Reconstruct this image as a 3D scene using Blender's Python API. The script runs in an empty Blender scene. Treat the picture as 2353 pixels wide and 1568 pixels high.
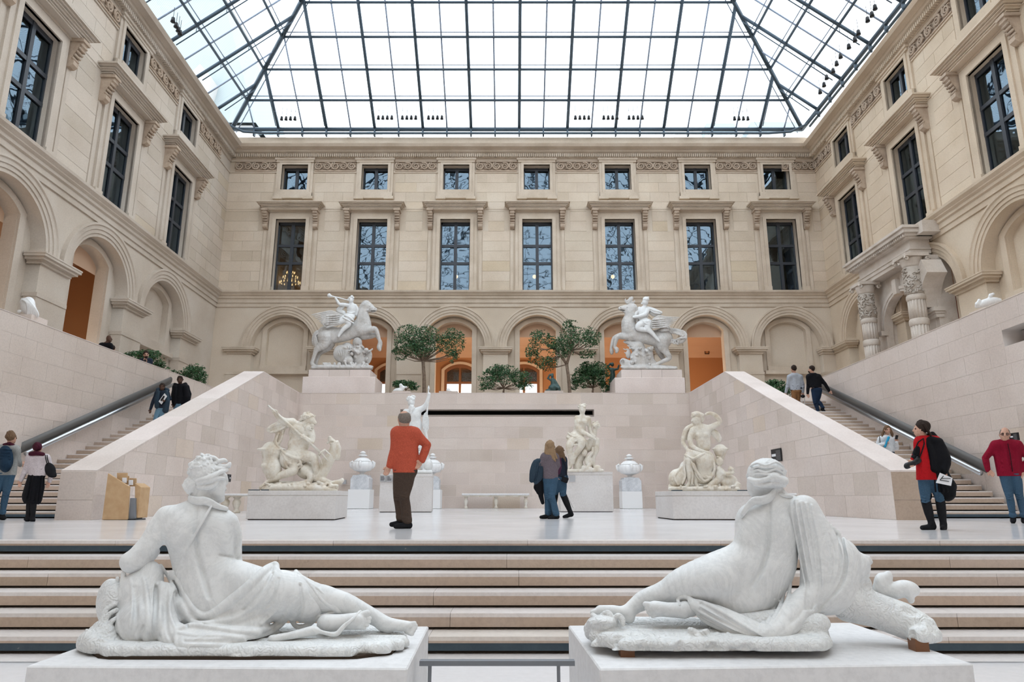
import bpy, bmesh, math, random
import numpy as np
from mathutils import Vector, Matrix, noise
from math import sin, cos, tan, atan, atan2, pi, radians, sqrt
S = bpy.context.scene
C = S.collection
rnd = random.Random(7)
# ---------------------------------------------------------------- camera
F = 1568.7                     # focal length in pixels of the 2353 px wide frame
PITCH = atan(360 / F)
CZ = .476                      # eye height above the middle court
cam_d = bpy.data.cameras.new('camera'); cam = bpy.data.objects.new('camera', cam_d); C.objects.link(cam)
cam_d.sensor_width = 36; cam_d.lens = 36 * F / 2353; cam_d.clip_end = 500; cam_d.clip_start = .05
cam.location = (0, 0, CZ); cam.rotation_euler = (pi / 2 + PITCH, 0, 0)
S.camera = cam
# ---------------------------------------------------------------- sky and exposure
w = bpy.data.worlds.new('world'); S.world = w; w.use_nodes = True
nt = w.node_tree; bg = nt.nodes['Background']
bg.inputs[0].default_value = (.90, .95, 1, 1); bg.inputs[1].default_value = 2.6
S.view_settings.view_transform = 'Standard'; S.view_settings.look = 'None'
S.view_settings.gamma = 1; S.view_settings.use_curve_mapping = False
S.view_settings.exposure = .43
S.cycles.max_bounces = 8; S.cycles.diffuse_bounces = 4; S.cycles.transparent_max_bounces = 8
S.cycles.use_adaptive_sampling = True; S.cycles.adaptive_threshold = .04
S.cycles.glossy_bounces = 3; S.cycles.transmission_bounces = 3
S.cycles.caustics_reflective = False; S.cycles.caustics_refractive = False
S.cycles.sample_clamp_indirect = 6
try:
    S.cycles.use_denoising = True; S.cycles.denoiser = 'OPENIMAGEDENOISE'
except Exception: pass
# ---------------------------------------------------------------- from a picture position to a place in the court
def ray(u, v):
    up = (784 - v) / F
    return Vector(((u - 1176.5) / F, cos(PITCH) - up * sin(PITCH), sin(PITCH) + up * cos(PITCH)))
def at(u, v, Y):
    r = ray(u, v); return r * (Y / r.y) + Vector((0, 0, CZ))
def atz(u, v, z):
    r = ray(u, v); return r * ((z - CZ) / r.z) + Vector((0, 0, CZ))
def atx(u, v, x):
    r = ray(u, v); return r * (x / r.x) + Vector((0, 0, CZ))
def zat(v, Y): return at(1176.5, v, Y).z
def mpp(p): return (p[1] * cos(PITCH) + (p[2] - CZ) * sin(PITCH)) / F     # metres a pixel at a point
# ---------------------------------------------------------------- materials
def mat(name, col, rough=.6, spec=.35, metal=0, build=None):
    m = bpy.data.materials.new(name); m.use_nodes = True
    b = m.node_tree.nodes['Principled BSDF']
    b.inputs['Base Color'].default_value = (*col, 1); b.inputs['Roughness'].default_value = rough
    b.inputs['Specular IOR Level'].default_value = spec; b.inputs['Metallic'].default_value = metal
    if build: build(m.node_tree, b)
    return m
def N(t, kind, **kw):
    n = t.nodes.new(kind)
    for k, v in kw.items():
        if k in n.inputs: n.inputs[k].default_value = v
        else: setattr(n, k, v)
    return n
def ramp(t, fac, stops):
    r = t.nodes.new('ShaderNodeValToRGB'); t.links.new(fac, r.inputs[0])
    e = r.color_ramp.elements
    while len(e) < len(stops): e.new(.5)
    for x, (p, c) in zip(e, stops): x.position = p; x.color = (*c, 1)
    return r.outputs[0]
def mixc(t, fac, a, b, mode='MIX'):
    m = t.nodes.new('ShaderNodeMix'); m.data_type = 'RGBA'; m.blend_type = mode
    for i, x in ((0, fac), (6, a), (7, b)):
        if isinstance(x, (int, float)): m.inputs[i].default_value = x
        elif isinstance(x, tuple): m.inputs[i].default_value = (*x, 1)
        else: t.links.new(x, m.inputs[i])
    return m.outputs[2]
def coords(t, obj=False):
    if obj: return N(t, 'ShaderNodeTexCoord').outputs['Object']
    return N(t, 'ShaderNodeNewGeometry').outputs['Position']
def noi(t, scale, detail=3, rough=.55, co=None, out=0):
    n = N(t, 'ShaderNodeTexNoise', Scale=scale, Detail=detail, Roughness=rough)
    t.links.new(co if co is not None else coords(t), n.inputs['Vector']); return n.outputs[out]
def bump(t, b, h, strength=.3, dist=.02):
    n = N(t, 'ShaderNodeBump', Strength=strength, Distance=dist); t.links.new(h, n.inputs['Height'])
    t.links.new(n.outputs[0], b.inputs['Normal'])
def stone(c1, c2, c3, per_block=True, sc=.6, spots=0, fine=22, bs=.15, amt=1.):
    """noise-mottled stone whose tone also changes from block to block (object random)"""
    def f(t, b):
        base = ramp(t, noi(t, sc, 5), [(.3, c1), (.5, c2), (.72, c3)])
        if per_block:
            oi = N(t, 'ShaderNodeObjectInfo')
            j = ramp(t, oi.outputs['Random'], [(0, (.86, .84, .80)), (.35, (.97, .95, .95)), (.7, (1.04, 1.03, 1.02)), (.93, (1.08, 1.05, 1.05)), (1, (.92, .86, .72))])
            base = mixc(t, amt, base, j, 'MULTIPLY')
        g = ramp(t, noi(t, fine, 4, .7), [(.3, (.86, .86, .86)), (.55, (1, 1, 1)), (.8, (1.06, 1.06, 1.06))])
        base = mixc(t, .8, base, g, 'MULTIPLY')
        if spots:
            sp = ramp(t, noi(t, 9, 2, .9), [(.70, (1, 1, 1)), (.76, (.62, .60, .58))])
            base = mixc(t, spots, base, sp, 'MULTIPLY')
        t.links.new(base, b.inputs['Base Color'])
        bump(t, b, noi(t, fine, 4), bs, .01)
    return f
M = {}
M['facade'] = mat('palace limestone', (.6, .5, .4), .85, .2, build=stone((.55, .455, .355), (.62, .525, .42), (.67, .585, .485), False, .35))
M['facade_trim'] = mat('dressed limestone', (.6, .5, .4), .8, .2, build=stone((.52, .43, .335), (.60, .505, .405), (.66, .57, .47), False, .9))
M['facade_block'] = mat('limestone block', (.6, .5, .4), .85, .2, build=stone((.57, .475, .37), (.63, .535, .43), (.67, .585, .48), True, .5, amt=.6))
M['carved'] = mat('carved limestone', (.5, .4, .32), .9, .15, build=stone((.38, .29, .22), (.47, .37, .285), (.55, .44, .345), False, 2.5, bs=.5))
M['carved_pale'] = mat('pale carved stone', (.5, .44, .38), .9, .15, build=stone((.42, .36, .30), (.52, .46, .40), (.60, .54, .48), False, 2.5, bs=.5))
M['pink'] = mat('pinkish ashlar', (.6, .52, .48), .75, .25, build=stone((.60, .515, .46), (.655, .57, .515), (.69, .61, .56), True, .5, .3, amt=.7))
M['pink_top'] = mat('pale coping stone', (.7, .62, .58), .6, .3, build=stone((.64, .56, .52), (.70, .62, .58), (.74, .67, .635), True, .8, .2, amt=.5))
M['joint'] = mat('pale mortar', (.70, .63, .58), .9, .1)
M['joint_dark'] = mat('brown mortar bed', (.50, .41, .32), .9, .1)  # flat brown tone of the joint below the plinth slabs
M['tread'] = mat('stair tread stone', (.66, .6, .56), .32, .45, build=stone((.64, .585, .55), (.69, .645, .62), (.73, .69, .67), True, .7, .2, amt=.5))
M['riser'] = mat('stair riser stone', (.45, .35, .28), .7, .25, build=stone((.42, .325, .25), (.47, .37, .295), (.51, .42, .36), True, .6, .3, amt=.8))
M['dark_strip'] = mat('slate grey anti slip strip', (.045, .065, .085), .6, .3, build=lambda t, b: t.links.new(ramp(t, noi(t, 5, 3, .8), [(.3, (.04, .06, .08)), (.69, (.055, .08, .1)), (.76, (.4, .36, .33))]), b.inputs['Base Color']))
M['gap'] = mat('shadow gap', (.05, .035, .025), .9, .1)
M['gap_black'] = mat('unlit void', (.006, .006, .007), .9, .05)
M['floor'] = mat('polished court floor', (.72, .68, .67), .16, .45, build=lambda t, b: (
    t.links.new(mixc(t, .6, ramp(t, noi(t, .25, 4), [(.3, (.71, .69, .69)), (.6, (.73, .715, .725)), (.8, (.72, .705, .72))]), ramp(t, noi(t, 14, 4), [(.3, (.93, .93, .93)), (.7, (1.03, 1.03, 1.03))]), 'MULTIPLY'), b.inputs['Base Color']),
    t.links.new(ramp(t, noi(t, .7, 3), [(.3, (.13,) * 3), (.7, (.16,) * 3)]), b.inputs['Roughness'])))
def marble(c1, c2, c3, vein=.35, stain=0.):
    def f(t, b):
        co = coords(t, True)
        base = ramp(t, noi(t, 2.2, 6, .6, co), [(.3, c1), (.5, c2), (.7, c3)])
        v = N(t, 'ShaderNodeTexNoise', Scale=3.5, Detail=8, Roughness=.75, Distortion=1.4); t.links.new(co, v.inputs['Vector'])
        vr = ramp(t, v.outputs[0], [(.44, (1, 1, 1)), (.5, (.78, .79, .80)), (.56, (1, 1, 1))])
        base = mixc(t, vein, base, vr, 'MULTIPLY')
        if stain:
            st_ = ramp(t, noi(t, 3.2, 6, .75, co), [(.46, (1, 1, 1)), (.62, (.70, .58, .44)), (.75, (.60, .47, .34))]); base = mixc(t, stain, base, st_, 'MULTIPLY')
        sp = ramp(t, noi(t, 38, 3, .8, co), [(.3, (.90, .90, .89)), (.5, (1, 1, 1)), (.9, (1.03, 1.03, 1.03))])
        base = mixc(t, .7, base, sp, 'MULTIPLY')
        t.links.new(base, b.inputs['Base Color'])
        bump(t, b, noi(t, 55, 3, .6, co), .12, .004)
    return f
M['marble'] = mat('white marble', (.8, .8, .8), .5, .35, build=marble((.67, .675, .675), (.765, .77, .765), (.81, .815, .81), .45))
def fleece(t, b):
    marble((.68, .68, .665), (.76, .765, .76), (.80, .81, .80), .4)(t, b)
    co = coords(t, True); wv = N(t, 'ShaderNodeTexWave', Scale=9.0, Distortion=26.0, Detail=3.0); wv.inputs['Detail Scale'].default_value = 1.6; t.links.new(co, wv.inputs['Vector']); bump(t, b, wv.outputs['Fac'], .45, .008)
M['marble_fleece'] = mat('marble carved as fleece', (.8, .8, .8), .55, .3, build=fleece)
M['marble_warm'] = mat('weathered cream marble', (.75, .7, .62), .55, .3, build=marble((.65, .59, .50), (.74, .695, .61), (.79, .76, .71), .3, .55))
M['marble_grey'] = mat('grey weathered marble', (.6, .6, .6), .6, .3, build=marble((.46, .44, .42), (.60, .58, .56), (.69, .675, .66), .7, .25))
M['urn_marble'] = mat('bright urn marble', (.8, .8, .8), .4, .4, build=marble((.78, .78, .77), (.82, .82, .82), (.85, .85, .85), .3))
M['bluish'] = mat('blue grey marble block', (.5, .53, .57), .5, .3, build=marble((.50, .52, .55), (.62, .64, .67), (.72, .73, .75), .8))
M['plinth'] = mat('plinth stone', (.66, .63, .61), .6, .3, build=stone((.60, .565, .545), (.655, .625, .605), (.69, .665, .65), True, 1.2, .1, amt=.25))
M['plinth_top'] = mat('plinth top slab', (.72, .71, .71), .55, .3, build=stone((.68, .665, .66), (.72, .71, .71), (.74, .735, .735), False, 1.2))
M['steel'] = mat('brushed steel', (.50, .53, .57), .28, .5, 1)
M['steel_rail'] = mat('dull grey rail paint', (.19, .20, .22), .5, .3)
M['steel_trough'] = mat('dark steel handrail recess', (.115, .11, .105), .5, .4, .2)
M['roof_steel'] = mat('blue grey roof steel', (.065, .095, .125), .5, .4, .2)
M['roof_light_steel'] = mat('pale roof truss steel', (.30, .36, .46), .5, .4, .2)
M['bronze_frame'] = mat('dark window frame', (.045, .05, .06), .45, .4, .2)
M['black'] = mat('black metal', (.012, .012, .014), .5, .3)
M['wood'] = mat('light oak', (.5, .3, .14), .5, .3, build=lambda t, b: t.links.new(ramp(t, noi(t, 6, 5), [(.3, (.46, .29, .15)), (.7, (.55, .37, .21))]), b.inputs['Base Color']))
M['door_wood'] = mat('brown door wood', (.20, .09, .045), .5, .3)
M['orange_wall'] = mat('ochre gallery wall', (.42, .22, .11), .9, .1)
M['vault'] = mat('gallery vault plaster', (.60, .48, .36), .9, .1)
M['vault_paint'] = mat('vault plaster tinted by lamplight', (.60, .42, .30), .9, .1)  # orange lamplight on the vault is mixed into this colour
M['red_wall'] = mat('dark red gallery wall', (.22, .02, .015), .9, .1)
M['curtain'] = mat('pale curtain', (.62, .62, .62), .9, .1)
M['dark_room'] = mat('dim room', (.09, .085, .08), .9, .1)
M['white_paint'] = mat('white painted board', (.78, .78, .78), .6, .3)
M['paper'] = mat('white paper', (.75, .75, .77), .8, .2)
M['bronze'] = mat('green bronze', (.05, .085, .08), .5, .4, .5)
M['bark'] = mat('grey brown bark', (.20, .145, .105), .9, .1, build=lambda t, b: t.links.new(ramp(t, noi(t, 9, 4), [(.3, (.15, .11, .08)), (.7, (.27, .2, .15))]), b.inputs['Base Color']))
def leafm(t, b):
    t.links.new(ramp(t, noi(t, 3.5, 3), [(.3, (.022, .07, .03)), (.55, (.05, .13, .05)), (.75, (.11, .2, .075))]), b.inputs['Base Color'])
M['leaf'] = mat('glossy dark leaves', (.04, .1, .04), .45, .4, build=leafm)
def emit(name, col, s):
    m = bpy.data.materials.new(name); m.use_nodes = True; t = m.node_tree; t.nodes.clear()
    o = t.nodes.new('ShaderNodeOutputMaterial'); e = t.nodes.new('ShaderNodeEmission')
    e.inputs[0].default_value = (*col, 1); e.inputs[1].default_value = s; t.links.new(e.outputs[0], o.inputs[0]); return m
M['bulb'] = emit('warm lamp glow', (1, .62, .25), 5)
M['daylit'] = emit('daylight behind the doors', (.92, .96, 1), 2.2)
def glass(name, tint, refl, refl_col=(.85, .95, 1), rough=.02, stripes=0):
    m = bpy.data.materials.new(name); m.use_nodes = True; t = m.node_tree; t.nodes.clear()
    o = t.nodes.new('ShaderNodeOutputMaterial'); tr = t.nodes.new('ShaderNodeBsdfTransparent'); g = t.nodes.new('ShaderNodeBsdfGlossy')
    mx = t.nodes.new('ShaderNodeMixShader'); tr.inputs[0].default_value = (*tint, 1)
    g.inputs[0].default_value = (*refl_col, 1); g.inputs['Roughness'].default_value = rough
    mx.inputs[0].default_value = refl
    t.links.new(tr.outputs[0], mx.inputs[1]); t.links.new(g.outputs[0], mx.inputs[2])
    if not stripes:                                   # old panes are slightly wavy
        bn = N(t, 'ShaderNodeBump', Strength=.2, Distance=.05); t.links.new(noi(t, .9, 2), bn.inputs['Height']); t.links.new(bn.outputs[0], g.inputs['Normal'])
    if stripes:                                       # printed louvre lines across the pane
        wv = N(t, 'ShaderNodeTexWave', Scale=stripes, Distortion=0.0); wv.wave_type = 'BANDS'; wv.bands_direction = 'Z'; t.links.new(coords(t), wv.inputs['Vector'])
        c = ramp(t, wv.outputs['Fac'], [(.45, tint), (.6, tuple(x * .80 for x in tint))]); t.links.new(c, tr.inputs[0])
    t.links.new(mx.outputs[0], o.inputs[0]); return m
M['pane'] = glass('dark window glass', (.50, .53, .56), .24, (.36, .47, .56))
M['roof_glass'] = glass('roof glass with fine lines', (.93, .97, 1.0), .05, stripes=7)
M['door_glass'] = glass('door glass', (.6, .6, .6), .1)
# ---------------------------------------------------------------- mesh helpers
def link(o, parent=None):
    C.objects.link(o)
    if parent is not None: o.parent = parent
    return o
def obj(name, me, m=None, parent=None):
    o = bpy.data.objects.new(name, me)
    if m is not None and not me.materials: me.materials.append(M[m] if isinstance(m, str) else m)
    return link(o, parent)
def tag(o, label=None, cat=None, group=None, kind=None):
    if label: o['label'] = label
    if cat: o['category'] = cat
    if group: o['group'] = group
    if kind: o['kind'] = kind
    return o
def empty(name, loc=(0, 0, 0), rz=0, parent=None):
    o = bpy.data.objects.new(name, None); o.location = loc; o.rotation_euler = (0, 0, rz); o.empty_display_size = .2
    return link(o, parent)
class MB:
    """collects boxes, prisms, tubes and lathes into one mesh"""
    def __init__(s): s.v = []; s.f = []; s.sm = []
    def add(s, vs, fs, smooth=False):
        n = len(s.v); s.v += [tuple(v) for v in vs]; s.f += [tuple(n + i for i in f) for f in fs]; s.sm += [smooth] * len(fs); return s
    def box(s, x0, x1, y0, y1, z0, z1):
        return s.add([(x, y, z) for x in (x0, x1) for y in (y0, y1) for z in (z0, z1)],
                     [(0, 1, 3, 2), (4, 6, 7, 5), (0, 4, 5, 1), (2, 3, 7, 6), (0, 2, 6, 4), (1, 5, 7, 3)])
    def prism(s, pts, x0, x1, ax=0):
        """closed outline pts (a,b) run from x0 to x1 along axis ax; ax 0: (x,a,b)  1: (a,y,b)  2: (a,b,z)"""
        n = len(pts); mk = {0: lambda t, a, b: (t, a, b), 1: lambda t, a, b: (a, t, b), 2: lambda t, a, b: (a, b, t)}[ax]
        vs = [mk(x0, *p) for p in pts] + [mk(x1, *p) for p in pts]
        fs = [tuple(range(n))[::-1], tuple(range(n, 2 * n))] + [(i, (i + 1) % n, n + (i + 1) % n, n + i) for i in range(n)]
        return s.add(vs, fs)
    def tube(s, pts, r, n=8, cap=True, smooth=True):
        pts = [Vector(p) for p in pts]; rs = r if isinstance(r, (list, tuple)) else [r] * len(pts)
        vs = []; u = None
        for i, p in enumerate(pts):
            d = (pts[min(i + 1, len(pts) - 1)] - pts[max(i - 1, 0)]).normalized()
            if u is None: u = d.orthogonal().normalized()
            else: u = (u - d * u.dot(d)); u = u.normalized() if u.length > 1e-6 else d.orthogonal().normalized()
            w_ = d.cross(u)
            vs += [p + (u * cos(2 * pi * k / n) + w_ * sin(2 * pi * k / n)) * rs[i] for k in range(n)]
        fs = [(i * n + k, i * n + (k + 1) % n, (i + 1) * n + (k + 1) % n, (i + 1) * n + k) for i in range(len(pts) - 1) for k in range(n)]
        if cap: fs += [tuple(range(n))[::-1], tuple(range((len(pts) - 1) * n, len(pts) * n))]
        return s.add(vs, fs, smooth)
    def lathe(s, prof, c=(0, 0, 0), n=24, smooth=True, flute=None):
        vs = []
        for r, z in prof:
            for k in range(n):
                a = 2 * pi * k / n; rr = r * (flute(a, z) if flute else 1)
                vs.append((c[0] + rr * cos(a), c[1] + rr * sin(a), c[2] + z))
        m = len(prof)
        fs = [(i * n + k, i * n + (k + 1) % n, (i + 1) * n + (k + 1) % n, (i + 1) * n + k) for i in range(m - 1) for k in range(n)]
        fs += [tuple(range(n))[::-1], tuple(range((m - 1) * n, m * n))]
        return s.add(vs, fs, smooth)
    def mesh(s, name='mesh'):
        me = bpy.data.meshes.new(name); me.from_pydata(s.v, [], s.f); me.polygons.foreach_set('use_smooth', s.sm)
        bm = bmesh.new(); bm.from_mesh(me); bmesh.ops.recalc_face_normals(bm, faces=bm.faces); bm.to_mesh(me); bm.free()
        return me
    def build(s, name, m, parent=None): return obj(name, s.mesh(name), m, parent)
def bevelled(me, w_=.01, seg=2):
    bm = bmesh.new(); bm.from_mesh(me)
    bmesh.ops.bevel(bm, geom=list(bm.edges), offset=w_, segments=seg, affect='EDGES', profile=.5); bm.to_mesh(me); bm.free(); return me
UNIT = MB().box(-.5, .5, -.5, .5, -.5, .5)
_unit = {}
def unit(m):
    if m not in _unit:
        me = UNIT.mesh('block_' + m); me.materials.append(M[m]); _unit[m] = me
    return _unit[m]
def block(name, m, c, d, parent):
    o = bpy.data.objects.new(name, unit(m)); o.location = c; o.scale = d; C.objects.link(o); o.parent = parent; return o
def plate(outer, holes, depth, name):
    """flat plate in the local x-z plane with holes, thickness depth running from y=0 to y=-depth"""
    cu = bpy.data.curves.new(name, 'CURVE'); cu.dimensions = '2D'; cu.fill_mode = 'BOTH'; cu.extrude = depth / 2
    for loop in [outer] + holes:
        sp = cu.splines.new('POLY'); sp.points.add(len(loop) - 1)
        for p, (a, b) in zip(sp.points, loop): p.co = (a, b, 0, 1)
        sp.use_cyclic_u = True
    o = bpy.data.objects.new(name, cu); C.objects.link(o)
    dg = bpy.context.evaluated_depsgraph_get(); me = bpy.data.meshes.new_from_object(o.evaluated_get(dg))
    bpy.data.objects.remove(o); bpy.data.curves.remove(cu)
    me.transform(Matrix(((1, 0, 0, 0), (0, 0, -1, -depth / 2), (0, 1, 0, 0), (0, 0, 0, 1)))); me.name = name
    return me
def rect(a0, a1, b0, b1): return [(a0, b0), (a1, b0), (a1, b1), (a0, b1)]
def rand_blocks(r0, r1, z0, z1, hz, lx, holes, rg, gap=.012, strips=False):
    """running-bond ashlar rectangles (x0,x1,z0,z1) inside r0..r1, z0..z1, keeping clear of the hole rectangles"""
    out = []; nrow = max(1, round((z1 - z0) / hz)); h = (z1 - z0) / nrow
    for i in range(nrow):
        za, zb = z0 + i * h, z0 + (i + 1) * h
        iv = [(r0, r1)]
        for a, b, c, d in holes:
            if d <= za + .02 or c >= zb - .02: continue
            nv = []
            for x, y in iv:
                if b <= x or a >= y: nv.append((x, y)); continue
                if a > x + .05: nv.append((x, a))
                if b < y - .05: nv.append((b, y))
            iv = nv
        for a, b, c, d in holes:                          # narrow strips above and below an opening
            if not strips or d <= za + .02 or c >= zb - .02: continue
            for p_, q_ in ((za, c), (d, zb)):
                if q_ - p_ > .05: out.append((a + gap / 2, b - gap / 2, p_ + gap / 2, q_ - gap / 2))
        for x, y in iv:
            n = max(1, round((y - x) / lx)); off = (.5 if i % 2 else 0) if n > 1 else 0
            cuts = [x] + [x + (k + off + rg.uniform(-.06, .06)) * (y - x) / n for k in range(1 if not off else 0, n)] + [y]
            for a, b in zip(cuts[:-1], cuts[1:]): out.append((a + gap / 2, b - gap / 2, za + gap / 2, zb - gap / 2))
    return out
# ================================================================ the palace court
TZ = at(1176.5, 903, 32).z          # top of the terrace parapet
TF = TZ - 1.0                       # terrace floor
LF = -.858                          # lower floor
def clip(poly, a, b, c):
    """keep the part of a polygon where a*x + b*y <= c"""
    out = []
    for i in range(len(poly)):
        p, q = poly[i], poly[(i + 1) % len(poly)]
        dp, dq = a * p[0] + b * p[1] - c, a * q[0] + b * q[1] - c
        if dp <= 0: out.append(p)
        if (dp < 0 < dq) or (dq < 0 < dp):
            t = dp / (dp - dq); out.append((p[0] + (q[0] - p[0]) * t, p[1] + (q[1] - p[1]) * t))
    return out
def frame_mat(O, s, n):
    s = Vector(s).normalized(); n = Vector(n).normalized()
    return Matrix(((s.x, n.x, 0, O[0]), (s.y, n.y, 0, O[1]), (0, 0, 1, O[2]), (0, 0, 0, 1)))
def ZB(v, n=0): return zat(v, 38.5 - n)
Z0, ZTOP = TF, ZB(316, .15)
ZS0, ZS1 = ZB(695, .2), ZB(667, .4)                 # string course
ZIM0, ZIM1 = ZB(812, .2), ZB(797, .25)              # imposts
ZW1 = ZB(511, -.35)                                 # main window head
ZA0, ZA1 = ZB(443, -.25), ZB(386, -.3)              # attic window
ZH1, ZH0 = ZB(462, .7), ZB(482, .35)                # hood over the main window
ZF0, ZF1 = ZB(394, .05), ZB(372, .05)               # carved frieze
WIN_N = [0]
def molding(name, prof, s0, s1, m, parent):
    return MB().prism(prof, s0, s1, 0).build(name, m, parent)
def arch_pts(c, a, b, z, n=24, t0=0, t1=pi): return [(c + a * cos(t0 + (t1 - t0) * i / n), z + b * sin(t0 + (t1 - t0) * i / n)) for i in range(n + 1)]
def seg_arch(c, a, zs, zc, n=14):
    h = zc - zs; R = (a * a + h * h) / (2 * h); th = math.asin(min(1, a / R))
    return [(c + R * sin(th - 2 * th * i / n), zc - R + R * cos(th - 2 * th * i / n)) for i in range(n + 1)]
scroll = None
def frieze_mesh(L, H):
    mb = MB(); mb.box(-L / 2, L / 2, -.04, -.02, -H / 2, H / 2)
    n = 5; st = L / n
    for i in range(n):
        c = -L / 2 + st * (i + .5); d = 1 if i % 2 else -1
        pts = [(c + (H * .42 * (1 - t / 22)) * cos(d * t * .62 + 1), .07, H * .42 * (1 - t / 22) * sin(d * t * .62 + 1)) for t in range(20)]
        mb.tube(pts, [.06 - .0015 * t for t in range(20)], 5)
        for k in range(6):
            a = k * 1.05; q = (c + H * .3 * cos(a), .05, H * .3 * sin(a)); e = (c + H * .52 * cos(a + .4), .05, H * .47 * sin(a + .4))
            mb.tube([q, e], [.05, .015], 4)
    for z in (-H / 2, H / 2): mb.box(-L / 2, L / 2, 0, .07, z - .03, z + .03)
    return mb.mesh('frieze')
def console_mesh(k):
    zt, zb = ZH0, ZB(524, .3)
    h = zt - zb
    pr = [(0, 0), (.52, 0), (.54, -.12 * h), (.5, -.26 * h), (.36, -.42 * h), (.26, -.58 * h), (.25, -.72 * h), (.31, -.8 * h), (.3, -.92 * h), (.18, -h), (0, -h)]
    mb = MB().prism([(a, b + zt) for a, b in pr], -.13 * k, .13 * k, 0)
    mb.prism([(0, zt), (.6, zt), (.6, zt - .12), (0, zt - .12)], -.19 * k, .19 * k, 0)
    for i in range(5): mb.tube([(-.15 * k, .5 - .06 * i, zt - .25 - .17 * i * h / 1.4), (.15 * k, .5 - .06 * i, zt - .25 - .17 * i * h / 1.4)], .05, 6)
    return mb.mesh('console')
def window_parts(top, s, k, content, small, mt):
    """frame bars, panes, stone surround and hood of one window, as children of the window"""
    hw = (.80 if small else .90) * k; z0, z1 = (ZA0, ZA1) if small else (ZS1, ZW1); yb = -.42 if k == 1 else -.22
    fr = MB(); t = .075
    fr.box(s - hw, s + hw, yb - .06, yb + .05, z1 - t * 2.6, z1); fr.box(s - hw, s + hw, yb - .06, yb + .05, z0, z0 + t)
    for a in (-1, 1): fr.box(s + a * hw - (t if a > 0 else 0), s + a * hw + (t if a < 0 else 0), yb - .06, yb + .05, z0, z1)
    fr.box(s - .09, s + .09, yb - .05, yb + .07, z0, z1)
    rows = [z0, z1] if small else [z0, z0 + (z1 - z0) * .42, z0 + (z1 - z0) * .665, z1]
    for z in rows[1:-1]: fr.box(s - hw, s + hw, yb - .05, yb + .06, z - .08, z + .08)
    fr.build('frame', 'bronze_frame', top)
    for i in range(len(rows) - 1):
        for a, b in ((s - hw + t, s - .09), (s + .09, s + hw - t)):
            za, zb = rows[i] + .08, rows[i + 1] - .08
            me = bpy.data.meshes.new('pane'); r = .0
            me.from_pydata([(a, yb, za), (b, yb, za), (b, yb, zb), (a, yb, zb), (a, yb - .012, za), (b, yb - .012, za), (b, yb - .012, zb), (a, yb - .012, zb)], [], [(0, 1, 2, 3), (7, 6, 5, 4), (0, 4, 5, 1), (1, 5, 6, 2), (2, 6, 7, 3), (3, 7, 4, 0)])
            obj('pane', me, 'pane', top)
    # stone surround with two stepped fasciae
    o1, o2 = (hw + .16 * k, hw + .32 * k)
    sur = MB()
    if small:
        for w_, n_ in ((o2, .10), (o1, .16)):
            zt = z1 + (.42 if w_ == o2 else .2); zb_ = ZB(452, .1) if w_ == o2 else ZB(446, .15)
            for a in (-1, 1): sur.box(*sorted((s + a * hw, s + a * w_)), 0, n_, zb_, z1)
            sur.box(s - w_, s + w_, 0, n_, z1, zt)
        sur.box(s - hw, s + hw, -.35, .2, z0 - .16, z0)
        sur.box(s - o2, s + o2, 0, .2, ZB(455, .2), z0 - .16)
        sur.box(s - o2 - .08, s - o2 + .5, 0, .24, ZB(457, .2), ZB(451, .2)); sur.box(s + o2 - .5, s + o2 + .08, 0, .24, ZB(457, .2), ZB(451, .2))
        sur.box(s - o2 - .02, s + o2 + .02, 0, .2, ZB(372, .2), ZB(366, .2)); sur.box(s - o2 - .1, s + o2 + .1, 0, .27, ZB(366, .3), ZB(360, .3))
    else:
        zt = ZB(489, .12)
        for w_, n_, zz in ((o2 + .1 * k, .10, zt), (o1 + .05, .17, ZB(499, .15))):
            for a in (-1, 1): sur.box(*sorted((s + a * hw, s + a * w_)), 0, n_, z0, z1)
            sur.box(s - w_, s + w_, 0, n_, z1, zz)
        for a in (-1, 1): sur.box(*sorted((s + a * 1.44 * k, s + a * 1.62 * k)), 0, .05, z0, ZB(523, .1))
        for a in (-1, 1): sur.box(*sorted((s + a * (hw - .005), s + a * (o2 + .12 * k))), 0, .22, z0, z0 + .3)
    sur.build('surround', 'facade_trim', top)
    if not small:
        hd = MB(); n = 6
        for i in range(n):
            f = i / (n - 1); za = ZH0 + (ZH1 - ZH0) * (i / n); zb_ = ZH0 + (ZH1 - ZH0) * ((i + 1) / n)
            hd.box(s - (1.62 + .33 * f ** 1.2) * k, s + (1.62 + .33 * f ** 1.2) * k, 0, .42 + .36 * f ** 1.2, za, zb_ - (.02 if i in (1, 3) else 0))
        hd.box(s - 1.35 * k, s + 1.35 * k, 0, .14, ZB(489, .1), ZH0)
        hd.build('hood', 'facade_trim', top)
        for a in (-1, 1):
            o = obj('console', mt['console'], None, top); o.location = (s + a * 1.5 * k, 0, 0)
    # the room seen through the panes
    bx = MB(); d = 2.2; e = .3
    q = [(s - hw - e, z0 - .1), (s + hw + e, z0 - .1), (s + hw + e, z1 + .3), (s - hw - e, z1 + .3)]
    bx.add([(a, -.62, b) for a, b in q] + [(a, -.62 - d, b) for a, b in q], [(4, 5, 6, 7), (0, 1, 5, 4), (1, 2, 6, 5), (2, 3, 7, 6), (3, 0, 4, 7)])
    bx.build('room_lining', 'vault' if content == 'bright' else 'dark_room', top)
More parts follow.
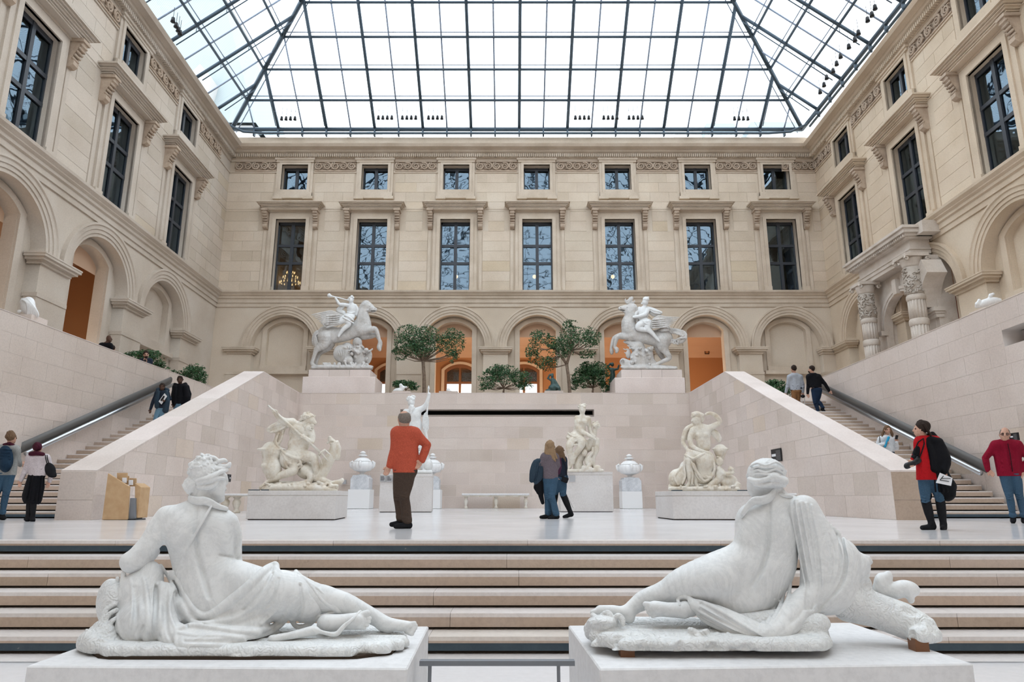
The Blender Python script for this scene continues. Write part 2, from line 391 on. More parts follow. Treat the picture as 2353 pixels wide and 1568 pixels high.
    if content in ('curtain', 'blind', 'blind_low', 'side_curtain'):
        cm = MB(); n = 28; w0, w1 = (s - hw, s + hw) if content != 'side_curtain' else (s - hw, s - hw * .45)
        zt, zb_ = z1, z0
        if content == 'blind': zb_ = rows[-2]
        pts = [(w0 + (w1 - w0) * i / n, -.75 - .05 * sin(i * 1.9)) for i in range(n + 1)]
        cm.add([(a, b, zb_) for a, b in pts] + [(a, b, zt) for a, b in pts], [(i, i + 1, n + 2 + i, n + 1 + i) for i in range(n)], True)
        cm.build('curtain', 'curtain', top)
for q, (r_, g_, b_) in dict(left=(.90, .925, .97), right=(1.02, .99, .94)).items():  # light fall put into the stone: left wing cooler and dimmer, right warmer
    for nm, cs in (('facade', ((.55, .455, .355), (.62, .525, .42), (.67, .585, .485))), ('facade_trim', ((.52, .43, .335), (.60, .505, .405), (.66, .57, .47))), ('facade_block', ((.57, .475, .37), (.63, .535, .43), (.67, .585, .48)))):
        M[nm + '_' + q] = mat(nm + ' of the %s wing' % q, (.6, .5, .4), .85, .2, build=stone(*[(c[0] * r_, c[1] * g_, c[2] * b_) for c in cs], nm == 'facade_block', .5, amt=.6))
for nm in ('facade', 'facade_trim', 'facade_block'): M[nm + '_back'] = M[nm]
SIDE = ['back']
_obj = obj
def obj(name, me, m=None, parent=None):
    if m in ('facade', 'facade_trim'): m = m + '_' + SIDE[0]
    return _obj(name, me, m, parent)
def facade(side, O, sdir, ndir, s0, s1, bays, k, label_side, nblocks):
    SIDE[0] = side
    mt = {'console': console_mesh(k)}; mt['console'].materials.append(M['carved'])
    W = frame_mat(O, sdir, ndir)
    holes = []
    for b in bays:
        s = b['s']
        holes.append(rect(s - .9 * k, s + .9 * k, ZS1, ZW1)); holes.append(rect(s - .8 * k, s + .8 * k, ZA0, ZA1))
        holes.append([(s + 1.75 * k, Z0 + .001), (s + 1.75 * k, ZIM1)] + arch_pts(s, 1.83 * k, ZB(724) - ZIM1, ZIM1) + [(s - 1.75 * k, ZIM1), (s - 1.75 * k, Z0 + .001)])
    me = plate(rect(s0, s1, Z0 - .3, ZTOP), holes, .5, 'wall_' + side)
    wall = obj('wall_' + side, me, 'facade'); wall.matrix_world = W; tag(wall, kind='structure')
    # the second skin with the low segmental openings
    holes = []
    zs, zc = ZB(759, -.5), ZB(741, -.5)
    for b in bays:
        s = b['s']
        if b.get('arch') == 'open': holes.append([(s + 1.06 * k, Z0 + .001)] + seg_arch(s, 1.06 * k, zs, zc) + [(s - 1.06 * k, Z0 + .001)])
        else: holes.append([(s + 1.06 * k, 7.62)] + seg_arch(s, 1.06 * k, zs, zc) + [(s - 1.06 * k, 7.62)])
    me = plate(rect(s0, s1, Z0 - .3, ZS0), holes, .45, 'inner_wall'); me.transform(Matrix.Translation((0, -.5, 0)))
    obj('inner_wall', me, 'facade', wall)
    # mouldings
    molding('string_course', [(0, ZS0), (.12, ZS0), (.12, ZS0 + .22), (.2, ZS0 + .26), (.2, ZS0 + .38), (.3, ZS0 + .44), (.3, ZS1 - .2), (.42, ZS1 - .1), (.44, ZS1), (0, ZS1 + .04)], s0, s1, 'facade_trim', wall)
    molding('lower_fascia', [(0, ZB(706)), (.06, ZB(706)), (.07, ZS0), (0, ZS0)], s0, s1, 'facade_trim', wall)
    zc0 = ZB(350, .45)
    molding('cornice', [(0, ZB(360, .3)), (.22, ZB(360, .3)), (.24, ZB(359.5, .3)), (.3, zc0), (.45, zc0 + .06), (.5, zc0 + .2), (.82, zc0 + .26), (.84, ZB(337, .8)), (.95, ZB(331, .9)), (.97, ZB(329, .95)), (.15, ZB(328.5, .2)), (.15, ZTOP), (0, ZTOP)], s0, s1, 'facade_trim', wall)
    molding('architrave', [(0, ZB(371, .1)), (.08, ZB(371, .1)), (.1, ZB(366, .1)), (.14, ZB(366, .1)), (.16, ZB(360, .2)), (0, ZB(360, .2))], s0, s1, 'facade_trim', wall)
    fbm = MB(); eds = [s0] + [x for b in sorted(bays, key=lambda q: q['s']) for x in (b['s'] - 1.13 * k, b['s'] + 1.13 * k)] + [s1]
    for a, c in zip(eds[::2], eds[1::2]):
        if c > a: fbm.box(a, c, 0, .07, ZF0 - .1, ZF0)
    fbm.build('frieze_band', 'facade_trim', wall)
    molding('sill_line', [(0, ZB(481.5)), (.035, ZB(481.5)), (.035, ZB(480)), (0, ZB(480))], s0, s1, 'facade_trim', wall)
    dn = MB(); x = s0 + .05; st = .118 * k
    while x < s1 - .1:
        dn.box(x, x + st * .55, .2, .40, ZB(359.5, .4), ZB(352.5, .4)); x += st
    tag(dn.build('dentils', 'facade_trim', wall), kind='stuff')
    # carved panels between the attic windows
    ss = sorted(b['s'] for b in bays); L = ss[1] - ss[0] - 2.3 * k; fm = frieze_mesh(L, ZF1 - ZF0 - .04); fm.materials.append(M['carved'])
    mids = [(a + b) / 2 for a, b in zip(ss[:-1], ss[1:])] + [ss[0] - (ss[1] - ss[0]) / 2, ss[-1] + (ss[1] - ss[0]) / 2]
    for m_ in mids:
        if m_ - L / 2 < s0 - L * .55 or m_ + L / 2 > s1 + L * .55: continue
        o = obj('frieze_panel', fm, None, wall); o.location = (m_, .05, (ZF0 + ZF1) / 2)
        if m_ - L / 2 < s0 or m_ + L / 2 > s1: o.scale.x = .8; o.location.x = s0 + L * .42 if m_ < 0 and abs(m_ - s0) < L else s1 - L * .42
    # archivolts, imposts, piers
    dz = ZB(724) - ZIM1
    prof = [(1.83, 0), (1.83, .05), (1.96, .05), (1.96, .09), (2.11, .09), (2.11, .13), (2.25, .13), (2.28, .18), (2.36, .18), (2.36, 0)]
    prof = [(r, n_) for r, n_ in prof]
    nseg = 28; mb = MB(); vs = []
    for i in range(nseg + 1):
        a = pi * i / nseg
        vs += [(r * k * cos(a), n_, dz / 1.83 * r * sin(a)) for r, n_ in prof]
    m_ = len(prof)
    mb.add(vs, [(i * m_ + j, i * m_ + (j + 1) % m_, (i + 1) * m_ + (j + 1) % m_, (i + 1) * m_ + j) for i in range(nseg) for j in range(m_)])
    av = mb.mesh('archivolt'); av.materials.append(M['facade_trim_' + side])
    for b in bays:
        o = obj('archivolt', av, None, wall); o.location = (b['s'], 0, ZIM1)
    pw = (ss[1] - ss[0]) / 2 - 1.75 * k
    pm = MB(); h = ZIM1 - ZIM0
    for i, (p_, a, b_) in enumerate([(.06, 0, .22), (.1, .22, .34), (.2, .34, .6), (.28, .6, .85), (.30, .85, 1)]):
        pm.box(-pw - p_, pw + p_, -.45, p_ + .02, ZIM0 + h * a, ZIM0 + h * b_)
    pim = pm.mesh('impost'); pim.materials.append(M['facade_trim_' + side])
    dd = MB(); dd.box(-pw - .04, pw + .04, -.45, .07, 7.35, 7.5); dd.box(-pw - .02, pw + .02, -.4, .04, Z0, 7.35)
    pdm = dd.mesh('pier_base'); pdm.materials.append(M['facade_trim_' + side])
    for m_ in mids:
        if m_ - pw < s0 - 3 or m_ + pw > s1 + 3: continue
        for nm, me in (('impost', pim), ('pier_base', pdm)):
            o = obj(nm, me, None, wall); o.location.x = m_
            lo, hi = max(m_ - pw, s0), min(m_ + pw, s1)
            if hi - lo < 2 * pw - .01: o.scale.x = (hi - lo) / (2 * pw); o.location.x = (hi + lo) / 2
    # inner surrounds and blind niches
    for b in bays:
        s = b['s']; opn = b.get('arch') == 'open'; zbn = Z0 if opn else 7.62
        outer = [(s + 1.34 * k, zbn)] + seg_arch(s, 1.34 * k, zs + .12, zc + .22) + [(s - 1.34 * k, zbn)]
        inner = [(s + 1.07 * k, zbn + .001)] + seg_arch(s, 1.07 * k, zs, zc) + [(s - 1.07 * k, zbn + .001)]
        me = plate(outer, [inner], .09, 'opening_surround'); me.transform(Matrix.Translation((0, -.41, 0)))
        obj('opening_surround', me, 'facade_trim', wall)
        if not opn:
            MB().box(s - 1.2 * k, s + 1.2 * k, -.95, -.72, 7.5, zc + .2).build('niche_panel', 'facade', wall)
            sl = MB(); sl.box(s - 1.55 * k, s + 1.55 * k, -.5, -.2, 7.42, 7.62); sl.box(s - 1.35 * k, s + 1.35 * k, -.9, -.3, 7.62, 7.9)
            sl.build('niche_sill', 'facade_trim', wall)
    # windows
    for i, b in enumerate(bays):
        for small in (False, True):
            WIN_N[0] += 1
            top = empty('window_%d' % WIN_N[0]); top.matrix_world = W; tag(top, kind='structure')
            window_parts(top, b['s'], k, b.get('win' if not small else 'attic'), small, mt)
            if not small: b['window'] = top
    # ashlar blocks of the upper storeys, each its own piece
    hb = [h_ for b in bays for h_ in ((b['s'] - 1.64 * k, b['s'] + 1.64 * k, ZS1, ZB(523, .1)), (b['s'] - 1.98 * k, b['s'] + 1.98 * k, ZB(523, .1), ZH1), (b['s'] - 1.25 * k, b['s'] + 1.25 * k, ZB(458, .1), ZF1))]
    rg = random.Random(hash(side) % 97 if False else len(side) * 7)
    bl = rand_blocks(s0, s1, ZS1 + .03, ZF0 - .1, .62, 1.5, hb, rg, .014)
    def seen(q):
        p = W @ Vector(((q[0] + q[1]) / 2, 0, (q[2] + q[3]) / 2)); d = p - cam.location
        f = d.y * cos(PITCH) + d.z * sin(PITCH)
        if f < 1: return 0
        u = d.x / f * F; v = (d.z * cos(PITCH) - d.y * sin(PITCH)) / f * F
        return (1 / f) if abs(u) < 1210 and abs(v) < 810 else 0
    bl = sorted([q for q in bl if seen(q)], key=lambda q: -seen(q) * (q[1] - q[0]))
    for x0, x1, za, zb_ in bl[:nblocks]:
        block('stone_block', 'facade_block_' + side, ((x0 + x1) / 2, .006, (za + zb_) / 2), (x1 - x0, .024, zb_ - za), wall)
    if len(bl) > nblocks:
        r_ = MB()
        for x0, x1, za, zb_ in bl[nblocks:]: r_.box(x0, x1, -.006, .018, za, zb_)
        tag(r_.build('stone_blocks', 'facade_block_' + side, wall), kind='stuff')
    return wall, W
OX = .64
bx = [-13.282, -8.384, -3.408, 1.516, 6.466, 11.338, 16.159]
cont = ['bright', None, 'blind', None, None, 'curtain', 'side_curtain']
bays_back = [dict(s=OX - x, arch='open' if 0 < i < 6 else 'blind', win=cont[i]) for i, x in enumerate(bx)]
wb, WB = facade('back', (OX, 38.5, 0), (-1, 0, 0), (0, -1, 0), OX - 18.61, OX + 17.33, bays_back, 1.0, 'back', 290)
ld = Vector((.75, -18.5, 0)).normalized()
bl_ = [dict(s=38.5 - y, arch=a, win=c) for y, a, c in ((32.4, 'blind', 'blind'), (26.65, 'open', 'side_curtain'), (20.9, 'open', None), (15.15, 'open', None), (9.4, 'open', None), (3.65, 'open', None))]
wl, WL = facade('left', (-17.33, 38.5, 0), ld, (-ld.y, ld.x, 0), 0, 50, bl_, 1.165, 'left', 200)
rd = Vector((.5, 16.5, 0)).normalized()
br_ = [dict(s=y - 38.5, arch=a, win=c) for y, a, c in ((34.7, 'blind', 'blind'), (28.85, 'open', 'blind'), (23.0, 'blind', None), (17.1, 'blind', None), (11.2, 'open', None), (5.3, 'open', None))]
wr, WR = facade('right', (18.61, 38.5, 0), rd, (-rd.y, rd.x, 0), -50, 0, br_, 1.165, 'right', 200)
SIDE[0] = 'back'
wf = MB().box(-17.5, 20, -12.6, -12, LF - .2, ZTOP).build('wall_front', 'facade'); tag(wf, kind='structure')
# outer walls above the eaves for the side returns
# ---------------------------------------------------------------- galleries behind the arches
def gallery(name, W, s0, s1, y0, y1, wm, lamps):
    g = empty(name); g.matrix_world = W; tag(g, kind='structure')
    mb = MB(); zt = 9.75
    mb.box(s0, s1, y1 - .2, y1, TF, 13); mb.box(s0 - .2, s0, y1, y0, TF, 13); mb.box(s1, s1 + .2, y1, y0, TF, 13)
    mb.build('gallery_wall', wm, g)
    va = MB(); n = 10; ym = (y0 + y1) / 2; r = (y0 - y1) / 2
    pts = [(ym + r * cos(pi * i / n), zt + 1.15 * sin(pi * i / n)) for i in range(n + 1)]
    va.prism(pts + [(y1, 13), (y0, 13)], s0, s1, 0); va.build('vault', 'vault_paint', g)
    MB().box(s0, s1, y1, y0, TF - .2, TF).build('gallery_floor', 'riser', g)
    for s, e in lamps:
        l = bpy.data.lights.new('gallery lamp', 'POINT'); l.energy = e; l.color = (1, .74, .5); l.shadow_soft_size = .3
        lo = bpy.data.objects.new('gallery_lamp_light', l); C.objects.link(lo); lo.parent = g; lo.location = (s, ym + .8, TF + 2.4)
        fx = MB().lathe([(.12, 0), (.12, .03), (.03, .05), (.03, 2.1), (.16, 2.3)], (s, ym + .8, TF), 12); fx.build('added_uplighter', 'black', g)  # stand invented to give the lamp a fixture, none is seen
    return g
gb = gallery('back_gallery', WB, OX - 14.5, OX + 12.2, -.95, -7.0, 'orange_wall', [(OX + 3.4, 170), (OX - 1.5, 170), (OX - 6.5, 110), (OX - 11.3, 200), (OX + 8.3, 50)])
gl = gallery('left_gallery', WL, 8.5, 48, -.95, -5, 'orange_wall', [(12, 60), (19, 60)])
gr = gallery('right_gallery', WR, -45, -5.5, -.95, -5, 'red_wall', [(-9.6, 60)])
# three glazed double doors at the back of the vestibule
dn = 0
for x in (-8.0, -3.49, .8):
    dn += 1; s = OX - x
    d = empty('door_%d' % dn); d.matrix_world = WB; tag(d, kind='structure')
    zs, zc, hw = 8.78, 9.12, .95
    o = [(s + hw + .12, TF)] + seg_arch(s, hw + .12, zs + .05, zc + .15) + [(s - hw - .12, TF)]
    h1 = [(s - .05, 8.06), (s - .05, zc - .14)] + [(a, b) for a, b in seg_arch(s, hw - .07, zs - .1, zc - .1) if a < s - .08] + [(s - hw + .07, 8.06)]
    h2 = [(2 * s - a, b) for a, b in h1]
    h3 = rect(s - hw + .07, s - .05, TF + .2, 7.9); h4 = [(2 * s - a, b) for a, b in h3]
    me = plate(o, [h1, h2, h3, h4], .1, 'door_frame'); me.transform(Matrix.Translation((0, -6.72, 0))); obj('door_frame', me, 'door_wood', d)
    me = plate(seg_arch(s, hw + .3, zs + .1, zc + .3) + [(s - hw - .3, TF), (s + hw + .3, TF)], [[(s + hw + .1, TF + .001)] + seg_arch(s, hw + .1, zs + .05, zc + .13) + [(s - hw - .1, TF + .001)]], .14, 'stone_jamb'); me.transform(Matrix.Translation((0, -6.7, 0))); obj('stone_jamb', me, 'facade_trim', d)
    for a in (-1, 1):
        MB().box(*sorted((s + a * .09, s + a * (hw - .08))), -6.79, -6.78, 8.0, zs + .1).build('door_pane', 'door_glass', d)
        MB().box(*sorted((s + a * .09, s + a * (hw - .08))), -6.79, -6.78, TF + .2, 7.9).build('door_pane', 'daylit', d)
    gi = MB()
    for a in (-1, 1):
        for q in range(9):
            c0 = s + a * (.1 + .09 * q); gi.tube([(c0, -6.76, 8.06), (c0, -6.76, 8.8)], .01, 4); gi.tube([(s + a * .08, -6.76, 8.1 + .09 * q), (s + a * .85, -6.76, 8.1 + .09 * q)], .01, 4)
    gi.build('door_grille', 'black', d)
# ---------------------------------------------------------------- floors
def slab(name, x0, x1, y0, y1, z, m, th=.3):
    o = MB().box(x0, x1, y0, y1, z - th, z).build(name, m); tag(o, kind='structure'); return o
slab('middle_court_floor', -14.5, 13.6, 8.12, 32.3, 0, 'floor')
slab('floor', -16.5, 17.8, -12, 6.15, LF, 'floor')
tfm = MB()
tfm.box(-18, 19.2, 32.4, 39.6, TF - .3, TF); tfm.box(-18, -13.6, -12, 32.4, TF - .3, TF); tfm.box(13.05, 19.2, -12, 32.4, TF - .3, TF)
tfm.box(-13.6, -10.2, 27.95, 32.4, TF - .3, TF); tfm.box(9.0, 12.6, 27.95, 32.4, TF - .3, TF)
tag(tfm.build('terrace_floor', 'tread'), kind='structure')
# ---------------------------------------------------------------- retaining walls of pink ashlar
def ashlar(name, P0, P1, top, rg, th=.45, slot=None, hz=.508, lx=1.13, m='pink', z0=0.0, maxn=300):
    """a wall from P0 to P1 (plan), its court face on the line; top = outline [(s,z)...] of the upper edge"""
    d = Vector((P1[0] - P0[0], P1[1] - P0[1], 0)); L = d.length; d.normalize(); n = Vector((-d.y, d.x, 0))
    W = frame_mat((P0[0], P0[1], 0), d, n)     # local x along, y outward (to the left of P0->P1)
    outline = [(0, z0 - .02), (L, z0 - .02)] + top[::-1]
    holes = [rect(*slot)] if slot else []
    me = plate(outline, holes, th, name); me.transform(Matrix.Translation((0, -.005, 0)))
    w_ = obj(name, me, 'joint'); w_.matrix_world = W; tag(w_, kind='structure')
    zt = max(z for _, z in top)
    hb = [slot] if slot else []
    cnt = 0; rest = MB()
    for x0, x1, za, zb_ in rand_blocks(0, L, z0, zt, hz, lx, hb, rg, .012, True):
        poly = [(x0, za), (x1, za), (x1, zb_), (x0, zb_)]
        for (a0, b0), (a1, b1) in zip(top[:-1], top[1:]):      # cut by the sloping edges of the top line
            if abs(b1 - b0) < 1e-4 or a1 - a0 < 1e-4: continue
            mm = (b1 - b0) / (a1 - a0); poly = clip(poly, -mm, 1, b0 - mm * a0 - .01)
            if len(poly) < 3: break
        if len(poly) < 3: continue
        cnt += 1
        if cnt <= maxn:
            if len(poly) == 4 and poly[0] == (x0, za) and poly[2] == (x1, zb_):
                block('stone_block', m, ((x0 + x1) / 2, -.009, (za + zb_) / 2), (x1 - x0, .018, zb_ - za), w_)
            else: MB().prism(poly, -.016, 0, 1).build('stone_block', m, w_)
        else: rest.prism(poly, -.016, 0, 1)
    if rest.v: tag(rest.build('stone_blocks', m, w_), kind='stuff')
    return w_, W
rg = random.Random(3)
XL, XR = -10.05, 8.36
zsl0, zsl1 = zat(958, 32), zat(941, 32)
wt, WT = ashlar('wall_terrace_back', (XR, 32), (XL, 32), [(0, TZ - .02), (XR - XL, TZ - .02)], rg, .5, (XR - 3.86, XR + 5.25, zsl0, zsl1))
q0, q1 = XR - 3.86, XR + 5.25
MB().box(-.1, XR - XL + .1, -.6, .01, TZ - .02, TZ).build('coping', 'pink_top', wt)
sb = MB().box(q0 - .2, q1 + .2, -.75, -.7, zsl0 - .3, zsl1 + .3); sb.build('slot_back', 'gap_black', wt)
sb = MB(); sb.box(q0 - .1, q1 + .1, -.7, -.45, zsl1, zsl1 + .05); sb.box(q0 - .1, q1 + .1, -.7, -.45, zsl0 - .05, zsl0); sb.box(q0 - .05, q0, -.7, -.45, zsl0, zsl1); sb.box(q1, q1 + .05, -.7, -.45, zsl0, zsl1)
sb.build('slot_lining', 'pink_top', wt)
# stepped side walls of the stairs: level from the back to Y 26.4, then falling to Y 15.3
PH = 1.065
def flank(name, xb, xf, flip):
    yb, yf, yk = 32.15, 15.3, 26.4
    if not flip: P0, P1 = (xb, yb), (xf, yf)            # left flank: face looks +X, run from back to front
    else: P0, P1 = (xf, yf), (xb, yb)
    L = sqrt((xb - xf) ** 2 + (yb - yf) ** 2); f = (yb - yk) / (yb - yf) * L
    top = [(0, TZ), (f, TZ), (L, PH)] if not flip else [(0, PH), (L - f, TZ), (L, TZ)]
    return P0, P1, top, L, f
TH = .76
for side in ('left', 'right'):
    flip = side == 'right'
    xb, xf = (XL, -9.15) if not flip else (XR, 8.34)
    P0, P1, top, L, f = flank(side, xb, xf, flip)
    w_, W_ = ashlar('wall_stair_' + side, P0, P1, [(a, b - .03) for a, b in top], rg, TH - .02)
    cp = MB()
    for (a0, b0), (a1, b1) in zip(top[:-1], top[1:]):
        n_ = max(1, round(abs(a1 - a0) / 2.2))
        for i in range(n_):
            q0 = (a0 + (a1 - a0) * i / n_, b0 + (b1 - b0) * i / n_); q1 = (a0 + (a1 - a0) * (i + 1) / n_, b0 + (b1 - b0) * (i + 1) / n_)
            c_ = MB().prism([(q0[0] + .004, q0[1] - .035), (q1[0] - .004, q1[1] - .035), (q1[0] - .004, q1[1]), (q0[0] + .004, q0[1])], -TH, .004, 1)
            c_.build('coping_slab', 'pink_top', w_)
    # end face towards the camera, two courses
    e = 0 if (P0[1] < P1[1]) else L
    sgn = -1 if e == 0 else 1
    for j, (za, zb_) in enumerate(((0, .42), (.43, PH - .035))):
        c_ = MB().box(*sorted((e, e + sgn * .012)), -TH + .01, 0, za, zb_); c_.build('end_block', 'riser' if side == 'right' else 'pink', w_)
# terrace side walls
tl0, tl1 = (-13.40, 27.3), (-13.39, -12)
wtl, WTL = ashlar('wall_terrace_left', (-13.40, 32.5), (-13.39, -11.9), [(0, TZ - .02), (44.4, TZ - .02)], rg, .5, None, z0=-1.0)
MB().box(0, 44.4, -.55, .01, TZ - .02, TZ).build('coping', 'pink_top', wtl)
wtr, WTR = ashlar('wall_terrace_right', (11.3, -11.9), (12.9, 32.5), [(0, TZ - .02), (44.43, TZ - .02)], rg, .5, (28.7 - 12, 28.62, 4.16, 4.58), z0=-1.0)
MB().box(0, 44.43, -.55, .01, TZ - .02, TZ).build('coping', 'pink_top', wtr)
MB().box(28.0 - 12, 28.9, -.8, -.75, 3.9, 4.9).build('slot_back', 'gap_black', wtr)
sb = MB(); sb.box(16.5, 28.8, -.8, -.45, 4.58, 4.63); sb.box(16.5, 28.8, -.8, -.45, 4.11, 4.16); sb.box(28.62, 28.66, -.8, -.45, 4.16, 4.58)
sb.build('slot_lining', 'pink_top', wtr)
# ---------------------------------------------------------------- steps
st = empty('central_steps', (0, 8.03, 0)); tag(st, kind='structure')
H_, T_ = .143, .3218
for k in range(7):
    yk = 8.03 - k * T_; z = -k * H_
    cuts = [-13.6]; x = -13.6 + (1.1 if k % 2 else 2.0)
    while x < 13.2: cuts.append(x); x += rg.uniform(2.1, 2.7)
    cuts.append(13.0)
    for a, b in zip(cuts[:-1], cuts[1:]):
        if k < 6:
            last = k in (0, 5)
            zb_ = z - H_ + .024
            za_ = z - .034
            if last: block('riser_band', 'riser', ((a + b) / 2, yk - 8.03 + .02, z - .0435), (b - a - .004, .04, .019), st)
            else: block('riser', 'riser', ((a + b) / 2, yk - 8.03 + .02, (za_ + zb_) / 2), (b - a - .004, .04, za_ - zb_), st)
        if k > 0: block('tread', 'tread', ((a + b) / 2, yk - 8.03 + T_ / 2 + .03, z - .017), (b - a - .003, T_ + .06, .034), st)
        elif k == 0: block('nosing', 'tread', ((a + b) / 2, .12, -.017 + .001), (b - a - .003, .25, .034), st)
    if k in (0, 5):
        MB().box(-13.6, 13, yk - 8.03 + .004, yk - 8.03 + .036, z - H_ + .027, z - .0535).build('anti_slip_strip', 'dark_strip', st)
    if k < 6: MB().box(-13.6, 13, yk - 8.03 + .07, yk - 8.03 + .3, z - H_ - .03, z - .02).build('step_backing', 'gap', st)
# side flights
def flight(name, x0a, x0b, x1a, x1b):
    f_ = empty(name, (0, 16.6, 0)); tag(f_, kind='structure'); n = 27; h = TF / n; t = .42
    for i in range(n):
        u = i / n; xa = x0a + (x1a - x0a) * u; xb = x0b + (x1b - x0b) * u; y = i * t; z = h * (i + 1)
        g = .03
        block('riser', 'riser', ((xa + xb) / 2, y + .02, z - h / 2 + g / 2 - .015), (xb - xa, .04, h - g - .03), f_)
        block('tread', 'tread', ((xa + xb) / 2, y + t / 2 + .02, z - .015), (xb - xa, t + .04, .03), f_)
        if i in (0,): MB().box(xa, xb, y - .003, y + .03, z - h + .03, z - .065).build('anti_slip_strip', 'dark_strip', f_)
    MB().prism([(.09, -.02), (n * t, TF - h - .04), (n * t, -.3), (.09, -.3)], x0a, x1b, 0).build('stair_core', 'gap', f_)
    return f_
flight('left_stair_flight', -13.4, -9.85, -13.4, -10.4)
flight('right_stair_flight', 9.1, 12.2, 9.1, 12.85)
# ================================================================ glass roof
ER, EL, EB, EF, EZ = 17.95, -17.35, 38.2, -11.5, 22.676
SL = .77; RS = 1.43                       # slope and row spacing in plan
roof = empty('ceiling', (0, 0, EZ)); tag(roof, kind='structure')
cx = (ER + EL) / 2; half = (ER - EL) / 2
def rz(d): return SL * d                   # height above the eave for a plan distance from the eave
bars = []
def bar(p, q, r, name, m='roof_steel', n=6):
    o = MB().tube([p, q], r, n).build(name, m, roof); return o
NR = int(half / RS)
U = 1.487
# back slope
xs_b = [(-11.45 + 2.98 * .0) + U * i for i in range(-4, 21)]
panes = []; far = MB()
def pane(q, near):
    if near:
        me = bpy.data.meshes.new('pane'); me.from_pydata(q, [], [tuple(range(len(q)))]); me.materials.append(M['roof_glass']); obj('pane', me, None, roof)
    else: far.add(q, [tuple(range(len(q)))])
def slope(P, xs, xa, xb, main, near):
    """P(x, d): point at along-eave x and plan distance d from the eave; xa / xb the two corners"""
    for i, x in enumerate(xs):
        dm = min(x - xa, xb - x, half)
        if dm < .3: continue
        big = (i % 2 == main)
        vis = near(x)
        a, b = P(x, 0), P(x, dm)
        if vis:
            bar(a, b, .095 if big else .05, 'rafter' if big else 'glazing_bar', 'roof_steel' if big else 'roof_light_steel')
            if big:                                            # truss chord hung under the main rafter, with struts
                a2, b2 = Vector(P(x, .5)) - Vector((0, 0, .45)), Vector(P(x, dm)) - Vector((0, 0, .35))
                bar(a2, b2, .03, 'tie_rod', 'roof_steel', 4)
                k = 1
                while k * RS < dm:
                    q = Vector(P(x, k * RS)); bar(q, q - Vector((0, 0, .42)), .018, 'strut', 'roof_steel', 4); k += 1
        else: far_b.tube([a, b], .05, 4)
    for k in range(0, NR + 1):
        d = k * RS
        if half - d < .2: break
        for dd, r, nm, mm in ((d, .075, 'purlin', 'roof_steel'), (d + .2, .03, 'shade_rail', 'roof_light_steel')):
            bar(P(xa + dd, dd), P(xb - dd, dd), r if k else .13, nm, mm)
            if not k: break
        d2 = min((k + 1) * RS, half)
        cs = [xa + d] + [x for x in xs if xa + d < x < xb - d] + [xb - d]
        for a, b in zip(cs[:-1], cs[1:]):
            lo = [(a, d), (b, d)]; a2, b2 = max(a, xa + d2), min(b, xb - d2)
            if b2 > a2 + .01: q = [P(a, d), P(b, d), P(b2, d2)] + ([P(b, b - 0)] if 0 else []) + [P(a2, d2)]
            else:
                dt = min(d2, (b - xa) if a < (xa + xb) / 2 else (xb - a)); q = [P(a, d), P(b, d), P(b if a < (xa + xb) / 2 else a, dt)]
            pane([tuple(p) for p in q], near((a + b) / 2) and d < 8.2 and len(roof.children) < 1400)
far_b = MB()
slope(lambda x, d: (x, EB - d, rz(d)), xs_b, EL, ER, 0, lambda x: True)
xs_s = [EB - 2.2 - 1.487 * i for i in range(33)][::-1]
xs_s = [x for x in xs_s]
slope(lambda y, d: (EL + d, y, rz(d)), xs_s, EF, EB, 0, lambda y: y > 24)
slope(lambda y, d: (ER - d, y, rz(d)), xs_s, EF, EB, 0, lambda y: y > 24)
slope(lambda x, d: (x, EF + d, rz(d)), xs_b, EL, ER, 0, lambda x: False)
tag(far_b.build('distant_bars', 'roof_steel', roof), kind='stuff'); tag(far.build('distant_panes', 'roof_glass', roof), kind='stuff')
for sx, x in ((1, EL), (-1, ER)):
    for sy, y in ((-1, EB), (1, EF)):
        p, q = (x, y, 0), (x + sx * half, y + sy * half, rz(half))
        bar(p, q, .13, 'hip_beam')
        off = Vector((sx * .22, -sy * .22, -.1)); bar(Vector(p) + off, Vector(q) + off, .03, 'hip_rail', 'roof_light_steel')
bar((cx, EB - half, rz(half)), (cx, EF + half, rz(half)), .08, 'ridge_beam')
# upright glazing under the eaves with its posts, gutter
GH = EZ - ZTOP
for i, x in enumerate(xs_b):
    if EL < x < ER: MB().box(x - .045, x + .045, EB - .1, EB + .1, -GH, 0).build('eave_post', 'roof_steel', roof)
    if EL < x < ER - U:
        MB().box(x + .05, x + U - .05, EB + .02, EB + .03, -GH + .08, -.1).build('eave_pane', 'roof_glass', roof)
for x in (EL, ER):
    for y in xs_s:
        if y > 20: MB().box(x - .08, x + .08, y - .045, y + .045, -GH, 0).build('eave_post', 'roof_steel', roof)
gt = MB(); gt.tube([(EL + .2, EB - 2.4, -GH + .12), (EL + .25, EB - 1.2, -GH + .12), (EL + .9, EB - .35, -GH + .1), (EL + 2.2, EB - .22, -GH + .08), (ER - 2.2, EB - .22, -GH + .08), (ER - .9, EB - .35, -GH + .1), (ER - .25, EB - 1.2, -GH + .12), (ER - .2, EB - 2.4, -GH + .12)], .07, 8)
gt.build('gutter_pipe', 'roof_steel', roof)
for x in (EL, ER): MB().tube([(x, EF, -GH + .1), (x, EB - 1, -GH + .1)], .08, 6).build('gutter_pipe', 'roof_steel', roof)
# fine crossed stay cables
def stay(p, q): MB().tube([p, q], .008, 3).build('stay_cable', 'roof_steel', roof)
for i in range(0, 22, 3):
    for k in range(4):
        if (i + k) % 2 == 0:
            x = xs_b[0] + 4 * U + (i + k * .0) * U; a = (x, EB - k * RS, rz(k * RS) - .1); b = (x + U * (1 if k % 2 else -1), EB - (k + 1) * RS, rz((k + 1) * RS) - .1)
            stay(a, b)
